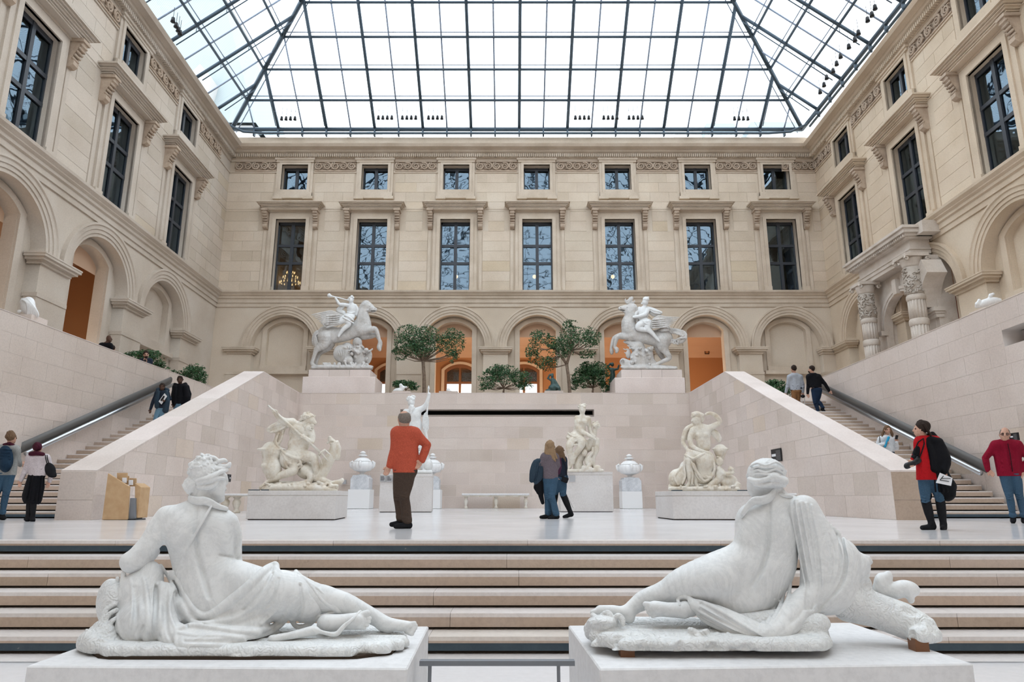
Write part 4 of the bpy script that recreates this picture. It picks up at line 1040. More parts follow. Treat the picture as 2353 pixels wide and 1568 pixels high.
f.l([(1768, 1160, -36, 2.5), (1767, 1210, -49, 4), (1764, 1258, -49, 4.5), (1752, 1305, -55, 5), (1728, 1345, -62, 4)], k=9, flat=2.2, sub=1, smooth=4)
f.l([(1700, 1366, -66, 4), (1690, 1380, -66, 4), (1664, 1392, -58, 4), (1636, 1396, -44, 3)], k=7, flat=2.5, sub=1)
body2 = f
carve('figure', f, DN, 2.0, 'marble', n2)
h = Form(4)
h.e(1761, 1089, 2, 45, 36, 40, k=6).e(1767, 1108, -4, 42, 18, 36, k=6).e(1778, 1098, -38, 15, 12, 12, k=4).e(1798, 1106, -28, 15, 12, 14, k=4)
for i, v0 in enumerate((1062, 1070, 1078, 1086)):
    strand(h, [(1724 + 2 * i, v0 + 10, -20, 2.4), (1740, v0 + 3, -34, 3), (1760, v0 + 8 - 3 * (i % 2), -40, 2.6), (1783, v0 + 1 + 2 * (i % 2), -36, 3), (1800, v0 + 11, -22, 2.2)])
for p in ([(1722, 1102, -22, 6), (1736, 1106, -32, 6.5), (1752, 1104, -38, 6), (1768, 1100, -43, 6)], [(1788, 1099, -42, 6), (1798, 1104, -34, 7), (1806, 1108, -22, 6)], [(1735, 1112, -28, 6), (1752, 1116, -34, 6), (1772, 1112, -40, 6)], [(1780, 1112, -40, 6), (1794, 1114, -30, 6), (1802, 1116, -20, 5)]): strand(h, p)
curls(h, (1761, 1090, 2), (40, 31, 36), 150, 3.0, 9, 1.5)
carve('hair', h, DN, 1.35, 'marble', n2)
h = Form(2)
for o in (0, 5, -4): strand(h, [(1778, 1132 + o, -22, 5), (1768, 1144 + o, -34, 6), (1750, 1150 + o, -40, 6), (1734, 1151 + o, -40, 5.5), (1720, 1162 + o, -36, 5), (1711, 1174 + o, -34, 4), (1704, 1184 + o, -30, 3)], 1.2)
strand(h, [(1790, 1136, -18, 4), (1806, 1140, -22, 4.5), (1818, 1142, -16, 4)], 1.2)
carve('neck_scarf', h, DN, 1.35, 'marble', n2)
d = Form(6)
d.l([(1845, 1178, -6, 40), (1872, 1235, -4, 44), (1892, 1300, -2, 54), (1888, 1362, -8, 52)], k=20, smooth=3)
d.e(1935, 1305, 8, 46, 66, 44, k=18).e(1920, 1362, 2, 52, 50, 48, k=18).e(1978, 1310, 10, 22, 32, 28, k=8).l([(1965, 1280, 8, 14), (1993, 1286, 4, 9), (1999, 1292, 4, 7)], k=6)
d.l([(1850, 1385, -34, 36), (1812, 1425, -60, 34), (1768, 1462, -84, 22)], k=16)
d.l([(1592, 1388, -46, 11), (1645, 1412, -58, 22), (1700, 1440, -70, 27), (1756, 1462, -84, 26), (1800, 1450, -80, 26)], k=12, smooth=3)
fl = []
for i in range(5):
    o = i * 11
    fl.append([(1818 + o * 1.05, 1148 + o * .36, -36, 5), (1826 + o * 1.1, 1205, -52 + o * .1, 5.6), (1838 + o * 1.1, 1262, -60 + 2 * (i % 2), 6.4), (1850 + o * .9, 1320, -68 + 3 * (i % 2), 7), (1860 + o * .4, 1375, -74, 8), (1842 + o * .4, 1420 + o * .1, -88, 8), (1800 + o * .5, 1456, -104, 6), (1768, 1480, -114, 4)])
for i in range(6):
    o = i * 9.5; fl.append([(1886 + o * .8, 1186 + o * .75, -36 + o * .3, 3.5), (1905 + o * .85, 1240 + o * .2, -50 + o * .34, 6 - 2 * (i % 2)), (1916 + o * .85, 1290, -58 + o * .34, 6.5 - 2 * (i % 2)), (1912 + o * .8, 1335 + o * .2, -62 + o * .2, 6), (1893 + o * .5, 1368 + o * .5, -66, 6), (1868, 1386 + o * .7, -72, 5)])
for i in range(5): fl.append([(1926 + i * 14, 1228 + i * 14, 5), (1946 + i * 12, 1268 + i * 8, 7), (1952 + i * 9, 1320 + i * 4, 7), (1930 + i * 9, 1370 + i * 3, 7), (1895 + i * 10, 1402 + i * 2, 6)])
for i in range(6):
    o = i * 5; fl.append([(1580 + o * .6, 1378 + o, -52, 3.5), (1618, 1386 + o * 1.6, -60 - o * .3, 5), (1662, 1408 + o * 1.6, -70 - o * .5, 6), (1704, 1436 + o * 1.2, -82 - o * .5, 6), (1748, 1462 + o * .7, -98 - o * .4, 5), (1790, 1470 + o * .4, -108, 4)])
for i in range(4): fl.append([(1816 - i * 12, 1318 + i * 20, -50, 4), (1812 - i * 16, 1370 + i * 14, -66, 5), (1790 - i * 14, 1414 + i * 10, -82, 5), (1765 - i * 8, 1450 + i * 6, -98, 4)])
fl.append([(1562, 1392, -46, 4), (1558, 1378, -48, 5), (1575, 1371, -50, 6), (1592, 1385, -56, 6), (1588, 1400, -58, 4)])
gr = [[(1823 + i * 12, 1160, 2.5), (1833 + i * 12, 1220, 3.5), (1846 + i * 11, 1290, 4.5), (1856 + i * 9, 1350, 4.5), (1852 + i * 5, 1400, 4)] for i in range(4)] + [[(1894 + i * 13, 1230, 3), (1908 + i * 12, 1290, 4.5), (1898 + i * 10, 1345 + i * 2, 4.5), (1878, 1374 + i * 10, 4)] for i in range(4)] + [[(1610, 1388 + 12 * i, 2.5), (1660, 1416 + 12 * i, 4), (1710, 1446 + 9 * i, 4), (1756, 1470 + 4 * i, 3)] for i in range(3)]
ridges(d, [body2], fl, .2, 3.2, gr)
carve('drapery', d, DN, 1.9, 'marble', n2, zmin=PZ + .03)
b = Form(10)
for w, us, ue in ((-112, 1445, 1880), (-85, 1392, 1890), (-52, 1372, 1892), (-15, 1362, 1890), (25, 1360, 1880), (70, 1375, 1860)): b.l([(us, gv(w) - 26 - (8 if us < 1400 else 0), w, 19), (ue, gv(w) - 24, w, 24)], k=16)
b.l([(1700, 1440, -40, 30), (1800, 1432, -40, 34), (1880, 1440, -60, 30)], k=14)
b.e(1388, 1432, -20, 40, 20, 60, k=14)
b.l([(1955, 1385, 22, 46), (2010, 1402, 14, 40), (2070, 1424, 2, 40), (2118, 1448, -12, 36), (2138, 1466, -22, 28)], k=12)
b.l([(1980, 1345, 20, 24), (1968, 1380, 10, 34)], k=12).e(2122, 1462, -34, 38, 26, 36, ang=12, k=8)
b.e(1985, 1468, -40, 92, 26, 70, ang=10, k=10, sub=1)
b.e(2060, 1440, -62, 22, 30, 18, ang=-20, k=4, sub=1).e(2112, 1420, -54, 20, 20, 18, k=4, sub=1).e(2140, 1410, -30, 16, 14, 30, ang=30, k=3, sub=1)
g = random.Random(8)
for _ in range(0):
    u = g.uniform(1400, 1700); w = g.uniform(-110, 10); v = gv(w) - 45; t = g.uniform(0, 6)
    b.l([(u + 6 * cos(t + .8 * x), v + 2 * sin(t + .8 * x) + 2, w + 8 * sin(t + .8 * x), 2.8) for x in range(4)], k=2)
for i in range(46):
    u = g.uniform(1370, 1885); w = -118 + max(0, 1440 - u) * .5; b.e(u, gv(w) - g.uniform(4, 34), w + g.uniform(-8, 10), g.uniform(8, 20), g.uniform(6, 14), g.uniform(6, 14), ang=g.uniform(-40, 40), k=5)
for i in range(26):
    u = g.uniform(1400, 1880); w = -136 + max(0, 1440 - u) * .5; b.e(u, gv(w) - g.uniform(0, 34), w, g.uniform(8, 20), g.uniform(5, 12), g.uniform(6, 12), ang=g.uniform(-50, 50), k=5, sub=1)
for i in range(9): u = 1480 + i * 24; b.l([(u, gv(-96) - 52, -92, 3.5), (u + 8, gv(-108) - 44, -112, 4.5), (u + 2, gv(-118) - 30, -128, 4)], k=5, smooth=3)
b.l([(1596, 1455, -96, 7), (1606, 1470, -112, 6), (1602, 1484, -120, 5)], k=4).e(1590, 1450, -100, 12, 7, 7, ang=30).e(1618, 1452, -100, 12, 6, 7, ang=-20)
for u, v, w, ru, rv, an in ((2095, 1395, -34, 30, 22, 25), (2045, 1385, -40, 24, 26, -20), (2150, 1440, -56, 26, 18, 50), (2085, 1462, -60, 20, 22, -30), (2010, 1372, -34, 24, 20, 10)): b.e(u, v, w, ru, rv, 14, ang=an, k=3, sub=1)
for p in ([(1362, 1414, -34, 6), (1372, 1422, -44, 7), (1384, 1428, -50, 6), (1392, 1420, -44, 5)], [(1384, 1414, -40, 6), (1396, 1410, -46, 8), (1404, 1420, -52, 7), (1398, 1432, -58, 6)], [(1410, 1424, -54, 6), (1420, 1416, -56, 7), (1430, 1424, -60, 7), (1432, 1436, -66, 5)], [(1362, 1436, -60, 6), (1375, 1442, -66, 6), (1392, 1442, -70, 7)]): strand(b, p, 2)
carve('rock_base', b, DN, 2.0, 'marble_fleece', n2, zmin=PZ + .03)
fr = Form(5); fr.e(2026, 1340, 40, 19, 24, 20).e(2040, 1328, 40, 12, 16, 16).e(2016, 1352, 40, 12, 14, 14).e(2082, 1354, 40, 33, 20, 22, ang=12).l([(2090, 1366, 36, 12), (2094, 1380, 36, 8)]).l([(2030, 1355, 40, 16), (2060, 1360, 40, 18)], k=10)
carve('broken_hand_and_fruit', fr, DN, 1.8, 'marble', n2)
for u, w in ((1440, -95), (2112, -45), (1700, 20)):
    p = at(u, gv(w), DN + w * .00212) - n2.location; MB().box(p.x - .03, p.x + .03, p.y - .03, p.y + .03, p.z - .002, p.z + .05).build('wooden_wedge', 'door_wood', n2)
# ---- low metal rail between the two plinths
rl = empty('low_metal_rail', at0(1135, 1522, 3.2)); tag(rl, 'low grey metal rail standing between the two foreground plinths', 'railing')
m_ = mpp(rl.location); mb = MB().box(-170 * m_, 185 * m_, -.02, .02, -.012, .008); mb.build('top_rail', 'steel_rail', rl)
for dx in (-147, 148): MB().box(dx * m_ - .007, dx * m_ + .007, -.012, .012, LF - rl.location.z, -.012).build('post', 'steel_rail', rl)
# ================================================================ sculpture in the middle court
def ground_poly(pts, z=0.0): return [atz(u, v, z)[:2] for u, v in pts]
def court_plinth(fl, fr, rb, vtop, label, split=.12, z=0.0):
    a, b, c = atz(*fl, z), atz(*fr, z), atz(*rb, z)
    if rb[0] > fr[0]: quad = [a, b, c, a + (c - b)]
    else: quad = [a, b, b + (c - a), c]
    h = at(fl[0], vtop, a.y).z - z
    t = plinth('plinth', [q[:2] for q in quad], z + h, h, label, split=split, top='plinth')
    return t, z + h
pA, zA = court_plinth((564, 1195.5), (770, 1196), (797, 1190.5), 1128, 'low stone plinth carrying the trident-bearing god group', .10)
pD, zD = court_plinth((1547.5, 1195.5), (1760, 1196), (1507.7, 1190.5), 1129, 'low stone plinth carrying the seated woman with a small child', .10)
pB, zB_ = court_plinth((870, 1178), (991.7, 1178), (994.5, 1176.5), 1089.5, 'tall stone plinth behind the man in the orange sweater', .10)
pC, zC = court_plinth((1288, 1177.3), (1410.6, 1177.4), (1283, 1175.2), 1085, 'tall stone plinth behind the two walking women', .10)
# --- god with trident
DA = 15.95
s1 = empty('god_with_trident_statue', at0(680, 1128, DA)); tag(s1, 'cream marble bearded god thrusting a trident over a rearing sea horse, group on low plinth', 'statue')
f = Form(5)
f.e(690, 994, 0, 27, 26, 15, ang=8, k=8).e(686, 1022, 0, 25, 20, 14, k=8).e(682, 1042, 0, 25, 16, 16, k=8)
f.e(680, 988, -10, 12, 9, 6, k=5).e(702, 992, -10, 12, 9, 6, k=5)
f.l([(672, 972, 0, 11), (655, 970, -4, 9), (643, 962, -8, 7), (634, 951, -12, 5.5), (630, 946, -14, 5)], smooth=3)
f.l([(710, 986, 0, 11), (717, 1002, -6, 8), (715, 1016, -12, 7), (706, 1010, -16, 5.5), (697, 1004, -20, 5)], smooth=3)
f.l([(700, 976, 0, 9), (708, 966, -4, 9)]).e(714, 966, -6, 10, 12, 10, ang=20).e(724, 972, -8, 4, 5, 5)
f.l([(690, 1048, -8, 14), (710, 1050, -14, 13), (721, 1055, -18, 10), (726, 1080, -12, 8), (728, 1102, -8, 5), (734, 1111, -14, 5), (744, 1113, -18, 3.5)], smooth=3)
f.l([(676, 1056, -4, 15), (675, 1078, -14, 12), (668, 1085, -18, 10), (640, 1095, -14, 8), (617, 1107, -10, 5), (606, 1116, -12, 4.5), (599, 1121, -14, 3)], smooth=3)
for i in range(4): f.l([(628 + i * 1.5, 941 + 2.6 * i, -15, 1.6), (636 + i, 944 + 2.5 * i, -19, 1.6), (638, 949 + 2 * i, -14, 1.5)], k=1)
for i in range(4): f.l([(693 + i * 2.4, 999 + 1.4 * i, -20, 1.6), (691 + i * 2.4, 1005 + 1.2 * i, -23, 1.5)], k=1)
carve('figure', f, DA, .95, 'marble_warm', s1)
h = Form(2); h.e(708, 958, -4, 15, 9, 12); curls(h, (708, 958, -4), (15, 9, 12), 34, 1.9, 3, 1.2); h.l([(696, 962, -4, 4), (690, 966, -4, 3)]); h.e(706, 984, -10, 9, 9, 8); curls(h, (706, 984, -10), (10, 9, 8), 22, 1.8, 4, 1.2); h.e(718, 979, -10, 5, 6, 5)
carve('hair_and_beard', h, DA, .85, 'marble_warm', s1)
t = MB(); P = lambda u, v, w=0, D=DA: Vector(at(u, v, D + w * .0101)) - Vector(at0(680, 1128, DA))
t.tube([P(616, 932, -16), P(736, 1040, -24)], [.02, .03], 8); 
t.tube([P(732, 1046, -24), P(738, 1040, -24), P(748, 1034, -24)], .03, 6)
for a, b in (((731, 1046), (741, 1068)), ((739, 1042), (755, 1062)), ((747, 1035), (761, 1047))): t.tube([P(*a, -24), P(*b, -24)], [.025, .012], 6)
t.build('trident', 'marble_warm', s1)
d = Form(3)
d.e(678, 1052, -4, 31, 19, 18, k=8).e(660, 1058, -2, 18, 22, 16, k=8)
d.l([(660, 974, 4, 9), (643, 980, 4, 12), (626, 986, 4, 10), (617, 988, 2, 5)], k=4, smooth=3).l([(645, 986, 4, 11), (641, 1004, 6, 9), (634, 1026, 6, 9), (640, 1040, 4, 7), (652, 1046, 0, 6)], k=4, smooth=3)
for p in ([(648, 1036, -12, 3), (664, 1048, -20, 3.5), (686, 1054, -22, 3.5), (702, 1046, -20, 3), (716, 1042, -18, 2.5)], [(650, 1044, -14, 2.5), (662, 1062, -20, 3), (682, 1070, -20, 3), (692, 1062, -18, 3)], [(652, 1054, -14, 2.5), (660, 1074, -16, 3), (678, 1080, -16, 3), (694, 1070, -16, 3)],
          [(682, 1046, -20, 2.5), (690, 1062, -20, 3), (694, 1078, -16, 2.5)], [(617, 984, -6, 2.5), (634, 976, -8, 3), (656, 970, -6, 2.5)], [(622, 994, -6, 2.5), (642, 988, -9, 3), (658, 978, -6, 2)], [(640, 996, -6, 2.5), (634, 1014, -6, 3), (640, 1030, -6, 3)], [(650, 990, -6, 2), (646, 1010, -4, 3), (632, 1028, -4, 2)]): strand(d, p, 1.5, 4)
carve('drapery', d, DA, .95, 'marble_warm', s1)
b = Form(5)
b.e(623, 1033, 10, 34, 4.5, 24, k=2).l([(624, 1040, 10, 25), (619, 1058, 10, 17), (612, 1080, 10, 9)], k=4).e(607, 1070, -4, 8, 6, 8)
b.e(628, 1082, 0, 20, 30, 24, k=8).e(706, 1082, 4, 26, 20, 20, k=8)
b.l([(730, 1096, 0, 17), (748, 1070, 0, 15), (762, 1046, -2, 11), (768, 1024, -4, 9), (760, 1012, -6, 6.5), (758, 1006, -8, 4)], k=5, smooth=4).l([(774, 1050, 2, 8), (779, 1030, 2, 5), (775, 1016, 0, 4)], k=3)
b.e(753, 1018, -8, 2.5, 3, 3, k=1).e(762, 1016, -12, 5, 2.4, 4, k=1, sub=1)
b.l([(700, 1080, -12, 11), (712, 1092, -16, 8), (710, 1106, -16, 7), (690, 1112, -18, 6), (662, 1116, -18, 6)], k=4, smooth=3)
b.l([(740, 1104, -10, 8), (762, 1112, -10, 6), (782, 1108, -10, 6), (786, 1104, -10, 5)], k=3).e(770, 1120, -12, 8, 6, 7)
for w in (-28, -14, 2, 18): b.l([(600 + abs(w) * .4, 1122 + w * -.14, w, 6), (640, 1117 - w * .14, w, 9), (690, 1118 - w * .14, w, 9), (740, 1120 - w * .14, w, 8), (772, 1124 - w * .14, w, 4)], k=6)
g = random.Random(5)
for _ in range(46): b.e(g.uniform(612, 775), g.uniform(1112, 1122), g.uniform(-34, -16), g.uniform(3, 8), g.uniform(2.5, 5), g.uniform(3, 7), ang=g.uniform(-40, 40), k=2)
carve('sea_horse_and_rocks', b, DA, .95, 'marble_warm', s1, zmin=zA)
# --- seated woman with putto
DD = 15.95
s2 = empty('seated_woman_and_child_statue', at0(1615, 1128, DD)); tag(s2, 'cream marble seated woman, one arm raised to her head, small child beside her', 'statue')
f = Form(5)
f.e(1613, 996, 0, 21, 22, 13, k=8).e(1617, 1022, 0, 17, 20, 12, k=8).e(1600, 990, 0, 11, 9, 9).e(1606, 1000, -10, 7, 6, 5, k=3).e(1621, 1000, -10, 7, 6, 5, k=3)
f.l([(1626, 986, 0, 8), (1641, 979, -2, 7), (1654, 969, -4, 5.5), (1644, 955, -6, 5), (1630, 950, -8, 4), (1622, 953, -8, 3.4)], smooth=3)
f.l([(1592, 990, -2, 8), (1586, 1008, -4, 7), (1589, 1024, -8, 6), (1602, 1033, -14, 5), (1616, 1038, -18, 4)], smooth=3)
for i in range(4): f.l([(1614, 1034 + 1.8 * i, -19, 1.5), (1623, 1038 + 2 * i, -20, 1.3), (1627, 1042 + 2 * i, -19, 1.1)], k=1)
f.l([(1606, 976, -1, 7), (1602, 984, 0, 9)]).e(1600, 965, -4, 10.5, 13, 11, ang=10).l([(1592, 962, -10, 2), (1589, 969, -11, 1.8)], k=2)
f.l([(1583, 1058, -14, 10), (1585, 1085, -12, 9), (1584, 1108, -12, 5), (1578, 1118, -16, 4.5), (1574, 1121, -20, 3)], smooth=3)
f.l([(1600, 1090, -10, 9), (1599, 1110, -10, 6), (1604, 1120, -16, 4)], smooth=3)
carve('figure', f, DD, .95, 'marble_warm', s2)
h = Form(2); h.e(1603, 955, -2, 15, 8, 12, ang=8).e(1612, 962, 2, 7, 9, 9)
for i in range(4): strand(h, [(1590, 958 - i * 2.5, -11, 2), (1602, 951 - i * 1.2, -13 + i, 2.2), (1616, 956 - i, -8, 2)])
carve('headscarf', h, DD, .9, 'marble_warm', s2)
d = Form(3)
for p in ([(1596, 980, 2, 5), (1580, 985, 4, 6), (1573, 1000, 4, 6), (1570, 1018, 2, 5), (1580, 1032, -4, 5)], [(1592, 976, 6, 4), (1574, 990, 8, 4), (1578, 1008, 8, 4)], [(1630, 988, 4, 6), (1642, 998, 6, 7), (1652, 1011, 6, 6)], [(1634, 985, 4, 3), (1648, 995, 4, 4), (1656, 1007, 4, 3)], [(1580, 1034, -10, 4), (1590, 1040, -14, 5), (1610, 1044, -14, 5), (1630, 1044, -12, 5), (1638, 1056, -10, 6), (1640, 1074, -8, 5)]): strand(d, p, 2, 4)
d.e(1608, 1050, -4, 30, 16, 18, k=8).e(1618, 1062, -12, 22, 20, 16, k=8).e(1584, 1055, -10, 13, 18, 12, k=6).e(1616, 1088, -6, 24, 26, 14, ang=-10, k=8)
d.e(1556, 1100, 0, 20, 22, 18, k=6).l([(1572, 1070, -4, 9), (1566, 1092, -4, 13), (1556, 1112, -6, 12)], k=6)
for p in ([(1574, 1046, -18, 2.5), (1590, 1054, -24, 3), (1604, 1050, -26, 3), (1618, 1042, -22, 2.5)], [(1588, 1056, -24, 2.5), (1596, 1078, -24, 3), (1612, 1094, -22, 3), (1634, 1098, -18, 3)], [(1594, 1064, -26, 2.5), (1604, 1088, -24, 3), (1620, 1106, -20, 3), (1640, 1090, -14, 3)], [(1640, 1060, -16, 3), (1642, 1080, -16, 3), (1630, 1100, -16, 3), (1616, 1108, -14, 3)], [(1596, 1070, -22, 2), (1600, 1092, -20, 2.5), (1612, 1106, -18, 2.5)],
          [(1576, 1050, -16, 2), (1572, 1072, -16, 3), (1574, 1096, -16, 3), (1568, 1112, -18, 2.5)], [(1568, 1072, -12, 2), (1556, 1088, -14, 3), (1546, 1104, -14, 3)], [(1560, 1080, -14, 2), (1550, 1096, -18, 3), (1558, 1114, -20, 3)], [(1588, 1064, -20, 2), (1592, 1090, -18, 3), (1590, 1112, -18, 3)]): strand(d, p, 1.4, 4)
for p in ([(1598, 1062, -29, 2), (1606, 1082, -26, 2.5), (1622, 1098, -22, 2)], [(1580, 1050, -24, 1.6), (1594, 1062, -26, 2), (1606, 1058, -28, 2)]): d.l(p, k=3, sub=1, smooth=4)
carve('drapery', d, DD, .95, 'marble_warm', s2)
b = Form(4)
b.e(1655, 1032, 8, 20, 3.5, 14, k=2).l([(1655, 1037, 8, 16), (1655, 1050, 8, 10), (1654, 1060, 8, 8)], k=3)
b.e(1653, 1062, -8, 9.5, 10.5, 10, k=3).e(1655, 1092, -8, 12, 18, 11, k=5).l([(1652, 1078, -12, 6), (1664, 1089, -16, 5), (1684, 1087, -18, 4)], k=3, smooth=3).l([(1646, 1106, -10, 9), (1634, 1114, -14, 7), (1624, 1121, -16, 5)], k=4)
b.e(1679, 1079, -16, 7, 6, 6, k=2).e(1675, 1108, 0, 20, 17, 16, k=6).e(1694, 1116, -6, 9, 8, 9, k=4); curls(b, (1679, 1079, -16), (7, 6, 6), 12, 1.4, 3, .8); curls(b, (1653, 1058, -8), (8, 7, 9), 14, 1.6, 2, .8)
for w in (-26, -12, 4, 18): b.l([(1540, 1120 - w * .14, w, 5), (1580, 1121 - w * .14, w, 6), (1640, 1121 - w * .14, w, 6), (1696, 1122 - w * .14, w, 5)], k=6)
g = random.Random(6)
for _ in range(34): b.e(g.uniform(1560, 1695), g.uniform(1118, 1125), g.uniform(-32, -16), g.uniform(3, 6), g.uniform(2, 4), g.uniform(3, 6), k=2)
carve('child_urn_and_rocks', b, DD, .95, 'marble_warm', s2, zmin=zD)
# --- bearded standing man with oar
DB = 23.9
s3 = empty('bearded_man_with_oar_statue', at0(955, 1088, DB)); tag(s3, 'white marble bearded man standing with raised oar behind the man in orange', 'statue')
f = Form(4)
f.e(948, 954, 0, 20, 15, 12, k=7).e(953, 978, 0, 17, 20, 11, k=7).e(958, 1004, 0, 16, 16, 11, k=7)
f.l([(946, 940, 0, 6), (947, 946, 0, 8)]).e(945, 925, -2, 8, 10.5, 9).e(945, 927, -10, 1.8, 4, 2, k=1)
f.l([(960, 944, 0, 8), (972, 938, -2, 6.5), (980, 928, -4, 5), (985, 912, -6, 4), (986, 906, -7, 4)], smooth=3)
f.l([(933, 948, 0, 8), (926, 965, 0, 7), (925, 985, -4, 6), (932, 1000, -10, 5)], smooth=3)
f.l([(951, 1012, -2, 11), (950, 1040, -4, 8), (950, 1056, -4, 6), (949, 1078, -2, 4.5), (944, 1083, -8, 3.6)], smooth=3).l([(964, 1012, -2, 11), (970, 1038, -6, 9), (968, 1056, -4, 6.5), (972, 1078, 0, 4.5), (976, 1083, -6, 3.6)], smooth=3)
carve('figure', f, DB, .85, 'marble', s3)
h = Form(2); h.e(945, 918, 0, 9, 7, 9); curls(h, (945, 917, 0), (9.5, 7, 9), 26, 1.5, 8, .8); h.e(946, 938, -9, 6.5, 8, 5).l([(945, 940, -10, 4), (944, 950, -12, 2.5)]); curls(h, (946, 939, -9), (6, 8, 5), 16, 1.3, 9, .8)
carve('hair_and_beard', h, DB, .75, 'marble', s3)
h = Form(2); h.l([(985, 888, -6, 1.6), (983, 930, -6, 2), (981, 950, -6, 2.2)]).e(978, 972, -6, 8, 24, 3.5, k=3).l([(978, 990, -6, 3), (981, 1008, -6, 3)]).e(985, 893, -6, 2.6, 2.6, 2.6)
for i in range(5): h.l([(972 + i * 3, 958, -9, .9), (973 + i * 3, 986, -9, .9)], k=1)
carve('oar', h, DB, .8, 'marble', s3)
h = Form(3); h.e(962, 1028, -2, 15, 12, 11, k=5).e(982, 1070, 4, 12, 18, 12, k=5)
for p in ([(948, 1020, -10, 2), (960, 1030, -14, 2.4), (974, 1024, -10, 2)], [(950, 1028, -10, 2), (962, 1040, -13, 2.4), (976, 1034, -8, 2)], [(972, 1018, -8, 3), (980, 1035, -4, 3), (982, 1060, 0, 4)]): strand(h, p, 1.2, 3)
for w in (-12, 0, 12): h.l([(938, 1085, w, 4), (990, 1085, w, 4)], k=4)
carve('drapery_and_base', h, DB, .85, 'marble', s3, zmin=zB_)
# --- seated woman leaning on a stump
DC = 23.9
s4 = empty('seated_huntress_statue', at0(1340, 1084, DC)); tag(s4, 'cream marble woman seated on a stump with a child at her feet, right of centre', 'statue')
f = Form(4)
f.l([(1338, 950, 0, 5), (1338, 957, 0, 7)]).e(1338, 941, -2, 8, 10, 8).e(1337, 943, -9, 1.6, 3.4, 2, k=1)
f.e(1338, 968, 0, 16, 12, 10, k=6).e(1332, 988, 0, 14, 16, 10, k=6).e(1324, 1003, 0, 17, 12, 12, k=6).e(1331, 970, -8, 5.5, 5, 4, k=3).e(1344, 970, -8, 5.5, 5, 4, k=3)
f.l([(1326, 962, 0, 7), (1327, 978, -6, 6), (1335, 991, -10, 5.5), (1350, 999, -14, 4.5), (1362, 1006, -16, 3.6), (1368, 1010, -16, 3)], smooth=3).l([(1351, 963, 0, 7), (1355, 980, 2, 5), (1358, 995, 0, 4.5), (1366, 1004, -4, 3.6)], smooth=3)
f.l([(1320, 1006, -4, 11), (1311, 1020, -12, 9.5), (1308, 1030, -14, 8), (1312, 1052, -8, 6.5), (1311, 1070, -4, 4.6), (1304, 1079, -8, 4), (1300, 1081, -10, 2.8)], smooth=3)
f.l([(1328, 1008, -6, 11), (1338, 1016, -16, 9.5), (1330, 1034, -14, 7.5), (1320, 1050, -10, 5.5), (1318, 1064, -6, 4)], smooth=3)
carve('figure', f, DC, .85, 'marble_warm', s4)
h = Form(2); h.e(1338, 935, 0, 9, 6, 8.5); curls(h, (1338, 934, 0), (9, 5, 8), 22, 1.4, 8, .8); carve('hair', h, DC, .75, 'marble_warm', s4)
h = Form(3)
h.l([(1330, 1084, 4, 13), (1328, 1060, 4, 11), (1340, 1035, 6, 13), (1352, 1022, 6, 11)], k=5).l([(1352, 1030, 2, 9), (1365, 1000, 2, 6), (1368, 985, 0, 5)], k=4).e(1370, 978, -2, 9, 7, 7, k=2)
h.e(1343, 1041, -10, 7, 8, 8, k=3).e(1352, 1060, -8, 10, 12, 9, k=4).l([(1352, 1052, -12, 4), (1362, 1040, -10, 3.4), (1362, 1030, -8, 3)]).l([(1372, 1012, 0, 6), (1370, 1034, 0, 7), (1362, 1052, 0, 6), (1364, 1072, -2, 4)], k=4).l([(1356, 1066, -10, 6), (1350, 1076, -14, 5), (1362, 1080, -16, 4)], k=3)
h.e(1342, 1076, -12, 7, 6.5, 7, k=2).e(1356, 1080, -14, 6, 4.5, 6, k=2).e(1372, 1076, -10, 9, 7, 8, k=2); curls(h, (1370, 977, -2), (9, 7, 7), 14, 1.5, 4, .8); curls(h, (1343, 1038, -10), (6, 6, 7), 12, 1.3, 4, .8)
h.e(1320, 1006, 2, 20, 11, 15, k=5)
for p in ([(1306, 996, -6, 2.4), (1318, 1004, -14, 2.6), (1334, 1004, -14, 2.4), (1346, 1012, -14, 2.6), (1348, 1026, -10, 2.4)], [(1304, 1004, -6, 2.4), (1316, 1014, -14, 2.4), (1328, 1012, -16, 2.4)], [(1304, 1012, -4, 2.4), (1314, 1022, -14, 2.4), (1326, 1022, -18, 2)]): strand(h, p, 1.2, 3)
for w in (-14, 0, 12): h.l([(1300, 1082, w, 3.6), (1384, 1082, w, 3.6)], k=4)
carve('stump_child_and_drapery', h, DC, .85, 'marble_warm', s4, zmin=zC)
# --- small plates on plinths
def plate_at(name, u0, v0, u1, v1, D, m, label, cat, th=.02, grp=None):
    a, b_ = at(u0, v1, D), at(u1, v0, D); c = (a + b_) / 2
    t = empty(name, c); tag(t, label, cat, grp)
    MB().box(-(b_.x - a.x) / 2, (b_.x - a.x) / 2, -th, th, -(b_.z - a.z) / 2, (b_.z - a.z) / 2).build('panel', m, t); return t
def lines(t, D, u0, v0, u1, v1, n, m='black', w_=.004):
    mb = MB(); g = random.Random(int(u0))
    for i in range(n):
        v = v0 + (v1 - v0) * (i + .5) / n; a = at(u0, v, D) - t.location; b_ = at(u0 + (u1 - u0) * g.uniform(.55, 1), v, D) - t.location
        mb.box(a.x, b_.x, a.y - .024, a.y - .02, a.z - w_, a.z + w_)
    mb.build('small_print', m, t)
DBf = atz(900, 1178, 0).y - .022; DCf = atz(1310, 1177.3, 0).y - .022
M['label_grey'] = mat('grey engraved label', (.42, .42, .43), .5, .3)
for u in (873, 888): 
    t = plate_at('label_plate', u, 1092.5, u + 14, 1107, DBf, 'label_grey', 'small grey label plate on the tall plinth left of the orange sweater, %s of two' % ('left' if u == 873 else 'right'), 'label', .02); lines(t, DBf, u + 2, 1095, u + 12, 1105, 4, 'black', .008)
